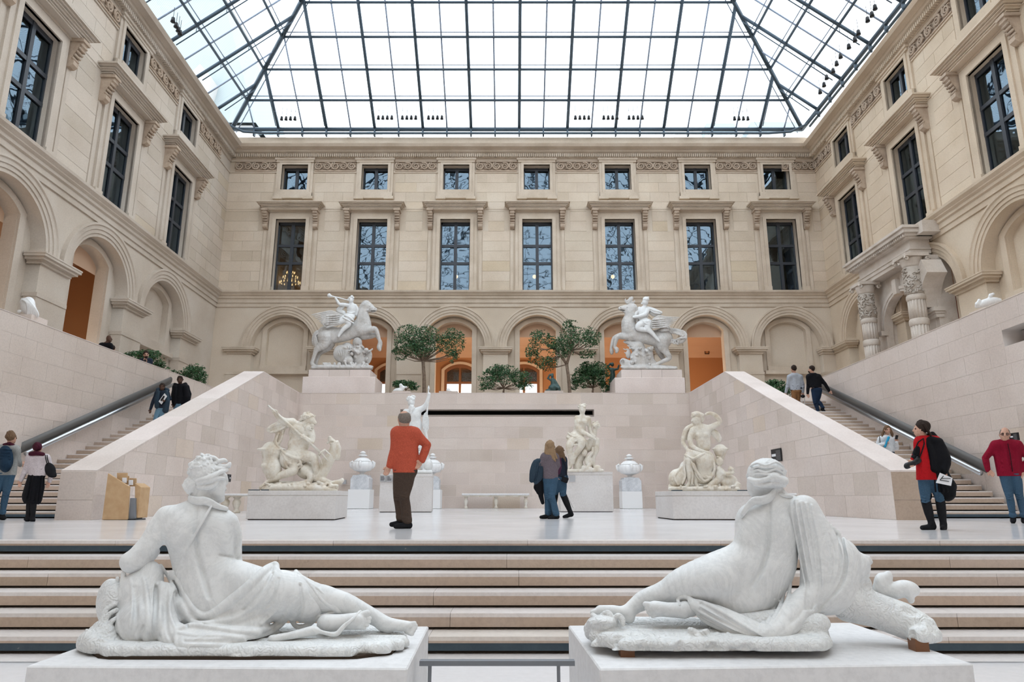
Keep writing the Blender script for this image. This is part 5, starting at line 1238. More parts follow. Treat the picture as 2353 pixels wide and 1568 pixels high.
t = plate_at('label_plate', 903.5, 1092, 912, 1106, DBf, 'white_paint', 'white label plate with black marks beside the man in orange', 'label', .02); lines(t, DBf, 905, 1093.5, 909, 1105, 3, 'black', .03)
t = plate_at('label_plate', 1308, 1093, 1321.6, 1107.6, DCf, 'label_grey', 'square grey label plate on the tall plinth right of the walking women', 'label', .02)
t = plate_at('wall_label', 786, 1103, 796, 1113, 31.9, 'label_grey', 'small grey wall label right of the trident group', 'label', .03)
for i, (u, v, wu) in enumerate(((583, 1125.5, 22), (608, 1125, 14), (1556, 1126, 22), (1712, 1125, 30))):
    D = 15.45 + .0 * i; p = at(u, v, D); z = (zA if u < 1000 else zD)
    t = empty('caption_tablet', (p.x, 15.48, z + .004)); tag(t, ('dark caption tablet lying on the low plinth, ' + ('left end by the trident group', 'second one by the trident group', 'under the seated woman with child', 'between the seated woman and the nymph head')[i]), 'label')
    MB().box(-wu * .005, wu * .005, -.06, .06, 0, .02).build('tablet', 'dark_strip', t); lm = MB(); [lm.box(-wu * .004, wu * .003, -.045 + .02 * q, -.041 + .02 * q, .02, .022) for q in range(5)]; lm.build('small_print', 'paper', t)
# --- urns on their pedestals
def urn(u, vt, vb0, vb1, vk, vp, vg, rb, wk, wp, D, lab):
    s = mpp(at(u, 1100, D)); base = at(u, vg, D); X = base.x
    zz = lambda v: at(u, v, D).z
    t = empty('pedestal_block', (X, D, 0)); tag(t, 'white painted square pedestal block under ' + lab, 'pedestal')
    obj('block', bevelled(MB().box(-wp * s, wp * s, -wp * s, wp * s, 0.01, zz(vp)).mesh(), .008, 1), 'white_paint', t)
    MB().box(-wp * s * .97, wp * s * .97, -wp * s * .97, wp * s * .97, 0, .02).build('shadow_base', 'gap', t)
    t = empty('marble_pedestal', (X, D, zz(vp))); tag(t, 'blue-grey veined marble pedestal under ' + lab, 'pedestal')
    k = wk * s; h_ = zz(vk) - zz(vp)
    me = MB().prism([(-k, 0), (k, 0), (k, h_ * .78), (k * .82, h_ * .9), (k * .8, h_), (-k * .8, h_), (-k * .82, h_ * .9), (-k, h_ * .78)], -k, k, 1).mesh(); obj('block', bevelled(me, .01, 1), 'bluish', t)
    t = empty('lidded_urn', (X, D, zz(vk))); tag(t, lab.replace('the ', '', 1), 'urn')
    z0 = zz(vk); r = rb * s; H = zz(vb0) - zz(vb1); zb = zz(vb1) - z0
    fl = lambda a, z: 1 + .035 * cos(16 * a)
    MB().lathe([(.45 * r, 0), (.45 * r, .03), (.2 * r, .06), (.2 * r, zb * .7), (.42 * r, zb)], (0, 0, 0), 24).build('foot', 'urn_marble', t)
    MB().lathe([(.4 * r, zb), (.72 * r, zb + .1 * H), (.9 * r, zb + .35 * H), (.94 * r, zb + .6 * H), (.86 * r, zb + .85 * H), (.8 * r, zb + .95 * H)], (0, 0, 0), 64, True, fl).build('bowl', 'urn_marble', t)
    MB().lathe([(.8 * r, zb + .95 * H), (.74 * r, zb + 1.05 * H), (.5 * r, zb + 1.3 * H), (.2 * r, zb + 1.42 * H), (.2 * r, zb + 1.5 * H), (.4 * r, zb + 1.55 * H), (.38 * r, zb + 1.64 * H), (.14 * r, zb + 1.72 * H)], (0, 0, 0), 28).build('lid', 'urn_marble', t)
    zf = zb + 1.7 * H; zt = zz(vt) - z0; q = (zt - zf)
    MB().lathe([(.1 * r, zf), (.24 * r, zf + .3 * q), (.26 * r, zf + .5 * q), (.16 * r, zf + .85 * q), (.02 * r, zf + q)], (0, 0, 0), 16).build('finial', 'urn_marble', t)
    for a in (0, pi / 2, pi, 3 * pi / 2):
        c, s_ = cos(a), sin(a); mb = MB(); mb.tube([(c * r * .92, s_ * r * .92, zb + .3 * H), (c * r * 1.03, s_ * r * 1.03, zb + .55 * H), (c * r * 1.05, s_ * r * 1.05, zb + .85 * H), (c * r * .9, s_ * r * .9, zb + 1.0 * H), (c * r * .84, s_ * r * .84, zb + .8 * H)], [.05 * r, .12 * r, .13 * r, .1 * r, .05 * r], 8); mb.build('handle', 'urn_marble', t)
urn(828, 1037, 1061, 1084, 1093, 1125.5, 1169, 26, 21, 24.5, 30.7, 'the white lidded stone urn right of the trident group')
urn(991, 1042, 1065, 1087, 1096, 1126, 1169, 24, 18, 22, 30.7, 'the white lidded stone urn beside the bearded man statue')
urn(1450, 1044, 1068, 1091, 1099, 1130, 1169, 27, 22, 22.7, 30.7, 'the white lidded stone urn right of the tall plinth')
# --- benches
def bench(u0, u1, vt, vg, D, legs, lab, lw=4.5):
    a, b_ = at(u0, vt, D), at(u1, vt, D); s = mpp(a); t = empty('stone_bench', ((a.x + b_.x) / 2, D, 0)); tag(t, lab, 'bench'); hw = (b_.x - a.x) / 2; z = a.z
    obj('seat', bevelled(MB().box(-hw, hw, -.25, .25, z - 4.5 * s, z).mesh(), .02, 2), 'plinth_top', t)
    MB().box(-hw * .97, hw * .97, -.2, .2, z - 7.5 * s, z - 4.5 * s).build('apron', 'marble_warm', t)
    for u in legs:
        x = at(u, vt, D).x - t.location.x; w_ = lw * s; zt = z - 7.5 * s
        MB().lathe([(w_, 0), (w_, .06), (w_ * .55, .1), (w_ * .6, zt * .3), (w_ * 1.05, zt * .6), (w_ * 1.0, zt * .75), (w_ * .6, zt * .88), (w_ * 1.1, zt)], (x, 0, 0), 16).build('leg', 'marble_warm', t)
bench(1062, 1216, 1134.5, 1170, 31.4, (1071, 1140, 1208), 'long pale stone bench against the back wall, between the two tall plinths')
bench(508, 590, 1135, 1179, 22.3, (520, 546, 582), 'stone bench with baluster legs left of the trident group', 9)
bench(1775, 1823, 1134, 1179, 19.4, (1785, 1814), 'stone bench end showing right of the nymph head', 7)
# --- black text panels on the walls
def wall_panel(u0, v0, u1, v1, X, lab):
    a, b_ = atx(u0, v1, X), atx(u1, v0, X); Y0, Y1 = sorted((a.y, b_.y)); z0, z1 = sorted((atx(u1, v1, X).z, atx(u1, v0, X).z))
    t = empty('text_panel', (X, (Y0 + Y1) / 2, z0)); tag(t, lab, 'sign'); sg = -1 if X > 0 else 1
    MB().box(*sorted((0, sg * .025)), -(Y1 - Y0) / 2, (Y1 - Y0) / 2, 0, z1 - z0).build('panel', 'black', t)
    MB().box(*sorted((sg * .025, sg * .028)), .02, (Y1 - Y0) / 2 - .05, (z1 - z0) * .42, (z1 - z0) * .62).build('picture', 'paper', t)
    mb = MB()
    for i in range(9): mb.box(*sorted((sg * .025, sg * .027)), -(Y1 - Y0) / 2 + .05, .0, (z1 - z0) * (.1 + .09 * i), (z1 - z0) * (.115 + .09 * i))
    mb.build('small_print', 'label_grey', t)
wall_panel(1775, 1030, 1795, 1060, 8.33, 'tall black text panel on the right stair wall above the nymph head')
wall_panel(2322, 994, 2341, 1012, 11.95, 'black text panel with a picture on the right terrace wall behind the bald man')
wall_panel(521, 1091, 530, 1108, -9.5, 'small dark notice on the left stair wall right of the nymph face')
# --- oak leaflet stand
ls = empty('leaflet_stand', (0, 0, 0)); q0 = atz(265, 1195.6, 0); ls.location = q0; tag(ls, 'slanted oak leaflet stand with grey post beside the left stair wall', 'stand')
Q = lambda u, v, D=q0.y: at(u, v, D) - q0
def board(pts, y0, y1, name, m='wood'):
    v = [Q(*p) for p in pts]; o = MB().prism([(p.x, p.z) for p in v], y0, y1, 1); obj(name, bevelled(o.mesh(), .006, 1), m, ls)
board([(249.7, 1088), (298.8, 1118.8), (294.6, 1195), (236, 1195)], -.03, .02, 'front_board')
board([(304.4, 1110), (318.5, 1120), (311, 1191), (303.5, 1192)], .10, .5, 'side_board')
board([(297, 1145), (308, 1145), (308, 1193), (293, 1195)], .03, .35, 'post', 'steel_rail')
board([(238, 1194), (312, 1193), (312, 1195.6), (238, 1195.6)], -.02, .42, 'base_plate', 'black')
for i, (a, b_, c, e) in enumerate(((265, 1087, 289, 1106), (276, 1094, 290, 1114), (288, 1099, 304, 1118))): board([(a, b_), (c, b_), (c, e), (a, e)], .06 + .05 * i, .09 + .05 * i, 'leaflet_tray', 'wood')
for i, (a, b_) in enumerate(((278, 1098), (290, 1103))): board([(a, b_), (a + 10, b_), (a + 10, b_ + 12), (a, b_ + 12)], .05 + .05 * i, .055 + .05 * i, 'leaflet', 'paper')
# --- handrails
def rail(name, P, Qe, nx, lab):
    P, Qe = Vector(P), Vector(Qe); t = empty(name, P); tag(t, lab, 'handrail'); d = Qe - P; n = 14
    mb = MB(); mb.tube([(nx * .16, 0, 0), d + Vector((nx * .16, 0, 0))], .065, 14); mb.build('steel_tube', 'steel', t)
    tr = MB(); prof = [(.0, .30), (.05, .28), (.08, .22), (.08, .12), (.05, .04), (0, .0)]
    tr.add([(nx * a, 0, b_) for a, b_ in prof] + [(d.x + nx * a, d.y, d.z + b_) for a, b_ in prof], [(i, i + 1, 7 + i, 6 + i) for i in range(5)] + [tuple(range(6)), tuple(range(11, 5, -1))], True); tr.build('backing_channel', 'steel_trough', t)
    for i in range(n): 
        q = d * ((i + .5) / n); MB().tube([q + Vector((0, 0, -.03)), q + Vector((nx * .16, 0, 0))], .014, 6).build('bracket', 'steel', t)
def on_wall(u, v, f): 
    p = atx(u, v, f(20));  
    for _ in range(8): p = atx(u, v, f(p.y))
    return p
fl_ = lambda y: -13.2
fr_ = lambda y: 11.3 + (y + 11.9) / 44.4 * 1.6 - .2
rail('stair_handrail', on_wall(390, 884, fl_), on_wall(46, 1043, fl_), 1, 'steel tube handrail on the left terrace wall')
rail('stair_handrail', on_wall(1892, 898, fr_), on_wall(2268, 1088, fr_), -1, 'steel tube handrail on the right terrace wall')
# ================================================================ trees on the terrace
def tree(base, D, forks, blobs, n, lab, r0=4., group=None, zb=None, leaf=4.3, seed=1, cat='tree', pot=True):
    g = random.Random(seed); zb = TF if zb is None else zb
    p0 = at(base[0], base[1], D); X = p0.x; s = mpp(p0); t = empty('tree' if cat == 'tree' else 'shrub', (X, D, zb)); tag(t, lab, cat, group)
    P = lambda u, v, w=0: Vector(at(u, v, D + w)) - t.location
    mb = MB(); f = forks[0]
    mb.tube([Vector((0, 0, .3)), P(*base), P(base[0] * .5 + f[0] * .5, base[1] * .5 + f[1] * .5) + Vector((.02, 0, 0)), P(*f)], [r0 * s * 1.25, r0 * s, r0 * s * .9, r0 * s * .85], 8)
    ends = []
    for (u, v, ru, rv) in blobs:
        for _ in range(max(3, int(ru / 5))):
            e = (u + g.uniform(-.75, .75) * ru, v + g.uniform(-.6, .7) * rv, g.uniform(-.7, .7) * ru * s)
            fk = min(forks, key=lambda q: abs(q[0] - e[0]) + abs(q[1] - e[1])) if len(forks) > 1 else f
            m_ = ((fk[0] + e[0]) / 2 + g.uniform(-3, 3), (fk[1] + e[1]) / 2 + 4, e[2] * .4)
            mb.tube([P(*fk), P(*m_), P(*e)], [r0 * s * .42, r0 * s * .25, r0 * s * .08], 5); ends.append(e)
    for q in forks[1:]: mb.tube([P(*f), P(*q)], [r0 * s * .8, r0 * s * .6], 7)
    mb.build('trunk_and_branches', 'bark', t)
    vs, fs = [], []; tot = sum(a[2] * a[3] for a in blobs)
    for (u, v, ru, rv) in blobs:
        k = int(1.5 * n * ru * rv / tot)
        cl = [(g.gauss(0, .5), g.gauss(0, .5), g.gauss(0, .5)) for _ in range(max(6, k // 14))]
        for _ in range(k):
            c = g.choice(cl); x = c[0] + g.gauss(0, .16); y = c[1] + g.gauss(0, .16); z = c[2] + g.gauss(0, .16); rr = sqrt(x * x + y * y + z * z)
            if rr > 1.05: x, y, z = x / rr, y / rr, z / rr
            p = P(u + x * ru, v + y * rv, z * ru * s); L = leaf * s * g.uniform(.7, 1.25); a, b = g.uniform(0, 2 * pi), g.uniform(-1.0, .5)
            d = Vector((cos(a) * cos(b), sin(a) * cos(b), sin(b))); w_ = d.cross(Vector((g.uniform(-1, 1), g.uniform(-1, 1), g.uniform(.2, 1)))).normalized() * L * .30
            up = Vector((0, 0, L * .08)); i = len(vs); vs += [p, p + d * L * .45 + w_ - up, p + d * L, p + d * L * .45 - w_ - up]; fs += [(i, i + 1, i + 2), (i, i + 2, i + 3)]
    me = bpy.data.meshes.new('leaves'); me.from_pydata([tuple(q) for q in vs], [], fs); tag(obj('leaves', me, 'leaf', t), kind='stuff')
    if pot:
        w = .40; pb = MB().box(-w, w, -w, w, 0, .42); obj('planter_box', bevelled(pb.mesh(), .02, 1), 'riser', t); MB().box(-w + .05, w - .05, -w + .05, w - .05, .40, .43).build('soil', 'gap', t)
    return t
tree((975, 898), 35.3, [(972, 830)], [(940, 780, 36, 34), (985, 778, 34, 30), (1036, 786, 33, 32), (918, 812, 17, 16), (1040, 818, 14, 16), (962, 800, 40, 20)], 4600, 'large round-crowned tree on the terrace right of the left winged horse', 4.4, seed=3)
tree((1309, 898), 34.2, [(1302, 838), (1290, 818), (1312, 806), (1276, 800)], [(1238, 775, 24, 20), (1226, 810, 18, 26), (1255, 832, 28, 20), (1320, 775, 38, 26), (1355, 775, 26, 24), (1296, 800, 26, 22), (1310, 748, 18, 14), (1272, 792, 24, 20), (1350, 812, 18, 12)], 4200, 'tall open-crowned tree on the terrace left of the right winged horse', 4.0, seed=5)
tree((1157, 899), 34.0, [(1157, 893)], [(1125, 872, 26, 20), (1160, 860, 34, 22), (1195, 870, 26, 20), (1145, 850, 26, 14), (1115, 890, 16, 8), (1205, 888, 20, 10)], 3000, 'low spreading shrub on the terrace in the middle between the two trees', 2.2, seed=7, cat='shrub')
tree((1362, 899), 34.8, [(1362, 892)], [(1340, 865, 28, 26), (1375, 858, 28, 26), (1390, 880, 14, 20), (1322, 880, 12, 16), (1360, 846, 30, 16)], 3400, 'dense shrub beside the right winged horse pedestal', 2.4, seed=9, cat='shrub')
tree((932, 899), 34.3, [(932, 895)], [(915, 884, 15, 10), (935, 882, 18, 10), (952, 889, 12, 9)], 1000, 'small low shrub behind the little white figure on the terrace', 1.6, seed=10, cat='shrub')
tree((345, 850), 28.6, [(345, 846)], [(305, 816, 22, 9), (345, 822, 30, 18), (368, 840, 16, 14), (330, 812, 26, 8), (382, 850, 8, 8)], 2000, 'dark green shrub behind the left parapet beside the man with glasses', 2.4, seed=12, cat='shrub')
tree((444, 905), 31.4, [(443, 893), (440, 878), (452, 880)], [(440, 860, 26, 20), (462, 872, 16, 22), (420, 862, 20, 10), (406, 858, 12, 9), (450, 848, 22, 12)], 1700, 'small tree at the head of the left stairs behind the man in black', 2.6, seed=13)
tree((1790, 905), 30.5, [(1790, 900)], [(1785, 888, 22, 16), (1805, 896, 14, 20), (1772, 882, 14, 9)], 1400, 'low green shrub at the head of the right stairs beside the grey sweater man', 2.2, seed=15, cat='shrub')
# ================================================================ small sculpture on the terrace
def small(name, lab, u, v, D, m, fn, vox=.5, k=2.5, z=None):
    t = empty(name, at0(u, v, D)); tag(t, lab, 'statue'); f = Form(k); fn(f); carve('figure', f, D, vox, m, t)
    zz = at(u, v, D).z; MB().box(-.45, .45, -.28, .28, TF - t.location.z, 0.02).build('pedestal', 'pink', t); return t
small('bronze_seated_statue', 'small dark green bronze of a seated figure with arms over the head, on the terrace', 1272, 901, 33.3, 'bronze', lambda f: (f.e(1272, 892, 0, 12, 9, 9), f.e(1262, 898, 0, 9, 4, 7), f.l([(1272, 890, 0, 7), (1271, 878, 0, 5.5), (1270, 872, 0, 4)]), f.e(1269, 865, 0, 3.4, 4, 3.4), f.l([(1266, 874, 0, 2.4), (1259, 870, 0, 2.2), (1263, 862, 0, 2), (1270, 860, 0, 2)]), f.l([(1275, 874, 0, 2.4), (1280, 882, -3, 2), (1285, 890, -5, 2)]), f.l([(1275, 888, -4, 5), (1284, 892, -8, 4), (1286, 899, -8, 3)])))
small('bronze_figure_group', 'dark bronze figure group standing behind the pedestal of the right winged horse', 1406, 901, 35.4, 'bronze', lambda f: (f.l([(1408, 898, 0, 6), (1406, 880, 0, 7), (1408, 862, 0, 6), (1407, 850, 0, 5)]), f.e(1407, 838, 0, 4, 5, 4), f.l([(1404, 850, 0, 3), (1396, 844, 0, 2.4), (1402, 836, 0, 2)]), f.l([(1411, 850, 0, 3), (1420, 848, 0, 2.4), (1422, 840, 0, 2)]), f.e(1412, 880, -4, 6, 9, 5), f.e(1400, 893, -3, 7, 8, 5)))
small('white_marble_child', 'small white marble figure in front of the little shrub on the terrace', 924, 902, 33.15, 'marble', lambda f: (f.e(916, 897, 0, 11, 5, 6), f.e(924, 892, 0, 6, 6, 5), f.e(921, 886, 0, 4, 4.4, 4), f.l([(926, 890, 0, 2), (934, 890, -2, 1.8)]), f.e(908, 899, 0, 5, 3, 4)))
small('white_marble_bust', 'tiny white marble head top above the terrace edge by the glazed door', 1031, 902, 33.15, 'marble', lambda f: (f.e(1030, 897, 0, 4.5, 5, 4), f.e(1034, 900, 0, 4, 3, 4)))
# carved heads showing over the side parapets
def side_head(name, lab, u, v, X, fn, vox=.7):
    D = atx(u, v, X).y; t = empty(name, at0(u, v, D)); tag(t, lab, 'statue'); f = Form(3); fn(f); carve('head', f, D, vox, 'urn_marble', t)
    MB().box(-.35, .35, -.35, .35, TF - t.location.z, -.1).build('pedestal', 'pink', t)
def fh(f):
    f.e(64, 702, 0, 17, 20, 14, ang=20, k=5).e(72, 718, 0, 14, 18, 12, k=5).e(52, 694, 0, 7, 8, 10).e(44, 716, 0, 5, 4, 5)
    for i in range(7): f.l([(50 + i * 2, 688 - i * .3, -12, 2.2), (60 + i * 3.4, 695 + i * 2.2, -15, 2.4), (64 + i * 4, 712 + i * 2, -14, 2.4), (62 + i * 3.4, 730, -10, 2)], k=1, smooth=4)
side_head('carved_mane_head', 'white marble carved head with flowing mane above the left parapet', 66, 722, -14.3, fh)
side_head('reclining_marble_figure', 'white marble reclining figure showing above the right parapet', 2272, 705, 13.6, lambda f: (f.l([(2245, 704, 0, 5), (2262, 697, 0, 9), (2284, 691, 0, 8), (2298, 690, 0, 4)], k=4, smooth=3), f.e(2250, 693, -2, 5, 6, 5), f.e(2245, 699, -4, 5, 5, 5), f.e(2276, 680, 0, 5, 5.5, 5), f.e(2282, 676, 0, 4, 3, 4), f.l([(2274, 686, 0, 4), (2280, 692, 0, 5)])), .6)
# chandelier behind the first window
ch = empty('chandelier', at0(667, 640, 40.6)); tag(ch, 'lit crystal chandelier glowing behind the leftmost tall window', 'chandelier')
g = random.Random(2); mb = MB(); bb = MB()
mb.tube([(0, 0, 3.2), (0, 0, -.2)], .03, 6)
for ring, (r, z, n) in enumerate(((.62, -.35, 16), (.45, .0, 12), (.25, .3, 8))):
    for i in range(n):
        a = 2 * pi * i / n; p = (r * cos(a), r * sin(a) * .7, z); mb.tube([(0, 0, z - .1), (p[0] * .6, p[1] * .6, z - .22), p], .014, 4); bb.lathe([(.012, 0), (.035, .05), (.03, .1), (.005, .15)], p, 6)
mb.build('arms', 'carved', ch); bb.build('bulbs', 'bulb', ch)
for u in (1048, 1228, 1408):
    t = empty('pendant_lamp', at0(u, 636, 40.2)); tag(t, 'small warm lamp glowing behind a tall window, %s from the left' % {1048: 'third', 1228: 'fourth', 1408: 'fifth'}[u], 'lamp'); MB().tube([(0, 0, 3.2), (0, 0, .12)], .012, 4).build('cord', 'black', t); MB().lathe([(.02, .12), (.11, .06), (.12, -.04), (.05, -.12)], (0, 0, 0), 12).build('globe', 'bulb', t)
# framed picture in the right vestibule
fp = empty('framed_picture', at0(1624, 806, 45.3)); tag(fp, 'small framed picture on the ochre wall inside the sixth arch', 'picture')
mb = MB()
for a in (-1, 1): mb.box(*sorted((a * .11, a * .15)), -.03, .0, -.24, .24); mb.box(-.15, .15, -.03, .0, *sorted((a * .2, a * .25)))
mb.build('frame', 'black', fp); MB().box(-.12, .12, -.015, .0, -.21, .21).build('sheet', 'orange_wall', fp)
# ================================================================ winged horses on the terrace
def pedestal_h(u0, u1, v0, v1, u0b, u1b, vb, D, lab, chamf):
    a, b_ = at(u0, v1, D), at(u1, v1, D); zt = at(u0, v0, D).z; z1 = at(u0b, vb, D).z; zb = TF
    c = (a.x + b_.x) / 2; t = empty('horse_pedestal', (c, D + .9, zb)); tag(t, lab, 'pedestal')
    x0, x1 = at(u0, v0, D).x - c, at(u1, v0, D).x - c; X0, X1 = at(u0b, 880, D).x - c, at(u1b, 880, D).x - c
    y0, y1 = -.9, .95
    z = zb
    me = MB().box(X0, X1, y0, y1, 0, z1 - zb).mesh(); obj('base_block', bevelled(me, .01, 1), 'pink_top', t)
    n = 3
    for i in range(n):
        a_, b2 = x0 + (x1 - x0) * i / n, x0 + (x1 - x0) * (i + 1) / n; me = MB().box(a_ + .005, b2 - .005, y0 + .1, y1 - .1, z1 - zb, zt - zb).mesh(); obj('upper_block', me, 'pink_top', t)
    return t, zt
DH = 32.9
zz = lambda v: at(1176, v, DH).z
t1, zh1 = pedestal_h(708, 850, 849, 868, 695, 862, 866, DH, 'stepped pale stone pedestal under the left winged horse', 0)
t2, zh2 = pedestal_h(1428, 1568, 849, 868, 1413, 1574, 868, DH, 'stepped pale stone pedestal under the right winged horse', 0)
DS = DH + .95
def horse(label, X, mirror, U0, jr):
    """X(u) maps drawing columns; drawn as the left group facing right"""
    pass
h1 = empty('winged_horse_statue', at0(785, 849, DS)); tag(h1, 'white marble winged horse rearing to the right with rider blowing a trumpet', 'statue')
def A(x, y): return (680 + x / 6.271, 660 + y / 6.272)
def Lp(f, pts, k=None, smooth=3, w=0, flat=1.): f.l([(*A(p[0], p[1]), (p[3] if len(p) > 3 else 0) + w, p[2]) for p in pts], k=k, smooth=smooth, flat=flat)
f = Form(4)
Lp(f, [(420, 680, 17), (520, 690, 19), (640, 690, 17), (760, 660, 17), (880, 600, 19), (960, 560, 20)], k=6, flat=.75)
f.e(*A(430, 700), 0, 19, 22, 14, k=6)
Lp(f, [(960, 580, 19), (970, 470, 16), (960, 370, 13), (985, 290, 11), (1010, 260, 10)], k=5)
Lp(f, [(1010, 262, 11), (1060, 285, 9), (1110, 320, 6.5), (1140, 325, 5)], k=3); f.l([(*A(1040, 320), 0, 6), (*A(1110, 345), 0, 4)], k=3)
f.l([(*A(1012, 232), 3, 2.2), (*A(1022, 196), 3, 1)], k=1).l([(*A(1035, 236), -4, 2.2), (*A(1046, 198), -4, 1)], k=1).e(*A(1062, 268), -9, 2, 1.6, 2, k=.6).e(*A(1062, 268), -11, 1.0, .9, 1.2, k=.3, sub=1).e(*A(1140, 312), -4, 1.4, 1, 2, k=.3, sub=1).l([(*A(1085, 345), -3, 1.1), (*A(1135, 345), -3, 1.3)], k=.4, flat=3, sub=1).l([(*A(1000, 330), -8, 2), (*A(1030, 330), -7, 3)], k=2)
Lp(f, [(940, 620, 12, -6), (1060, 615, 8, -7), (1140, 605, 6, -8), (1180, 680, 4.5, -8), (1205, 790, 3.6, -8), (1195, 870, 5, -8), (1210, 905, 3.5, -8)], k=3)
Lp(f, [(960, 690, 12, 6), (1080, 700, 7.5, 7), (1150, 690, 5.5, 8), (1180, 730, 4, 8), (1225, 800, 3.4, 8), (1205, 890, 4.6, 8)], k=3)
Lp(f, [(420, 720, 17, -6), (400, 820, 13, -7), (300, 900, 7, -8), (270, 980, 4.6, -8), (235, 1080, 4.2, -8), (232, 1100, 4.6, -8), (265, 1150, 6, -10), (285, 1158, 5, -12)], k=3)
Lp(f, [(500, 740, 15, 6), (480, 850, 10, 7), (370, 930, 6.5, 8), (320, 1000, 4.6, 8), (290, 1100, 4.2, 8), (300, 1150, 5, 8)], k=3)
carve('horse', f, DS, .85, 'marble_grey', h1, zmin=zh1 + .1)
f = Form(3)
Lp(f, [(390, 650, 5), (310, 660, 6), (275, 730, 7), (280, 800, 8), (320, 860, 6)], k=3); g = random.Random(3)
for i in range(7): Lp(f, [(380, 645 + i * 3, 1.4, -5), (300 - i * 4, 670 + i * 5, 1.8, -7), (262 + i * 6, 750, 2, -8), (280 + i * 8, 850, 1.5, -7)], k=1)
for i in range(11): q = i / 10; Lp(f, [(1000 - 60 * q, 225 + 240 * q, 2, 0), (962 - 60 * q, 250 + 240 * q, 2.0, -9), (925 - 50 * q, 290 + 236 * q, 1.2, -10)], k=.7)
carve('tail_and_mane', f, DS, .7, 'marble_grey', h1)
f = Form(2)
Lp(f, [(650, 440, 8, -11), (520, 430, 11, -14), (420, 440, 9, -15)], k=2, flat=.35)
for i in range(8):
    q = i / 7.; Lp(f, [(640, 400 + 90 * q, 1.9, -14), (520 - 20 * q, 350 + 165 * q, 2.1, -19), (400 - 10 * q, 365 + 160 * q, 1.9, -21), (228 + 190 * q, 402 + 165 * q, 1.1, -21)], k=.25, flat=.8)
for i in range(5):
    for j in range(4): x, y = 620 - 45 * j, 400 + 30 * i + 4 * j; Lp(f, [(x, y, 1.7, -20), (x - 38, y + 6, 2.0, -21.5), (x - 62, y + 12, 1.0, -20)], k=.3, smooth=2)
for i in range(5): q = i / 4.; Lp(f, [(600, 500 + 20 * q, 3, 12), (480, 500 + 30 * q, 3, 15), (360 + 60 * q, 510 + 60 * q, 1.6, 17)], k=1.2, flat=.7)
carve('wing', f, DS, .7, 'marble_grey', h1)
f = Form(3)
f.e(*A(800, 310), -4, 11, 14, 8, k=4).e(*A(790, 390), -4, 10, 9, 9, k=4).e(*A(792, 190), -4, 6, 7.4, 6.5, k=2).l([(*A(795, 225), -4, 3.6), (*A(800, 260), -4, 5)])
Lp(f, [(740, 260, 4.5, -8), (680, 250, 4, -10), (625, 245, 3.6, -12), (590, 190, 3, -12), (570, 160, 2.6, -12)], k=1.5); Lp(f, [(850, 270, 4.5, -4), (885, 330, 4, -4), (870, 400, 3.2, -4)], k=1.5)
Lp(f, [(780, 430, 8, -10), (740, 480, 8, -14), (760, 540, 6, -16), (690, 600, 5, -17), (630, 680, 3.6, -17), (615, 710, 3, -18)], k=2); Lp(f, [(740, 440, 9, -10), (660, 480, 8, -13), (590, 520, 5.5, -16), (500, 550, 4, -17), (450, 575, 3, -17)], k=2)
f.e(*A(770, 430), -10, 13, 9, 10, k=3); Lp(f, [(680, 280, 4, -4), (640, 310, 6, -3), (610, 340, 5, -3), (680, 370, 6, -4)], k=2)
for p in ([(700, 410, 1.6, -19), (760, 430, 1.8, -21), (830, 480, 1.6, -17)], [(680, 440, 1.6, -20), (740, 470, 1.8, -22), (830, 520, 1.6, -18)], [(740, 360, 1.4, -12), (790, 375, 1.6, -15), (850, 360, 1.4, -12)]): Lp(f, p, k=1)
curls(f, (*A(795, 160), -4), (7, 4, 6), 16, 1.3, 5, 1)
carve('rider', f, DS, .7, 'marble', h1)
f = Form(1); Lp(f, [(755, 190, 1.2, -10), (640, 160, 1.3, -12), (520, 132, 1.6, -12), (492, 126, 3, -12)], smooth=0, k=.5); f.l([(*A(497, 128), -12, 3.4), (*A(482, 122), -12, 5)], k=.5); carve('trumpet', f, DS, .6, 'marble', h1)
def trophies(h, mapx, zt, seed):
    g = random.Random(seed); f = Form(3); q = lambda x, y: mapx(x, y)
    f.e(*q(655, 960), -12, 19, 20, 7, k=1.5); f.e(*q(770, 1055), -16, 9, 9, 9, k=1.5); f.e(*q(885, 800), -6, 11, 12, 11, k=2).e(*q(885, 860), -14, 6, 6, 8, k=1, sub=1)
    f.l([(*q(900, 920), -4, 16), (*q(930, 1060), -2, 17), (*q(910, 1140), 0, 15)], k=4).l([(*q(740, 900), 2, 16), (*q(740, 1080), 2, 18)], k=4).e(*q(1040, 1010), -8, 9, 17, 5, ang=10, k=2)
    f.l([(*q(1010, 960), -14, 2.4), (*q(1100, 895), -16, 2)], k=1)
    for x, w in ((330, -18), (520, -20), (760, -18), (980, -16), (400, 4), (900, 8), (640, 14)): f.e(*q(x if x > 380 else 420, 1150), w, 22, 5, 12, k=5)
    for _ in range(34): f.e(*q(g.uniform(700, 1040), g.uniform(860, 1150)), g.uniform(-22, -12), g.uniform(2.5, 5.5), g.uniform(2, 5), g.uniform(3, 5), ang=g.uniform(-60, 60), k=1.4)
    for _ in range(18): x = g.uniform(400, 960); f.l([(*q(x, 1150), -28, 1.8), (*q(x + g.uniform(-50, 50), 1100), -24, 2.2)], k=1.2)
    f.l([(*q(240, 1165), -6, 5), (*q(700, 1165), -6, 6), (*q(1080, 1168), -6, 5)], k=3, flat=4)
    for i in range(4): f.l([(*q(600 + i * 36, 905), -20, .9), (*q(640 + i * 20, 1010), -20, .9)], k=.8)
    carve('trophy_pile', f, DS, .8, 'marble_grey', h, zmin=zt)
trophies(h1, A, zh1, 3)
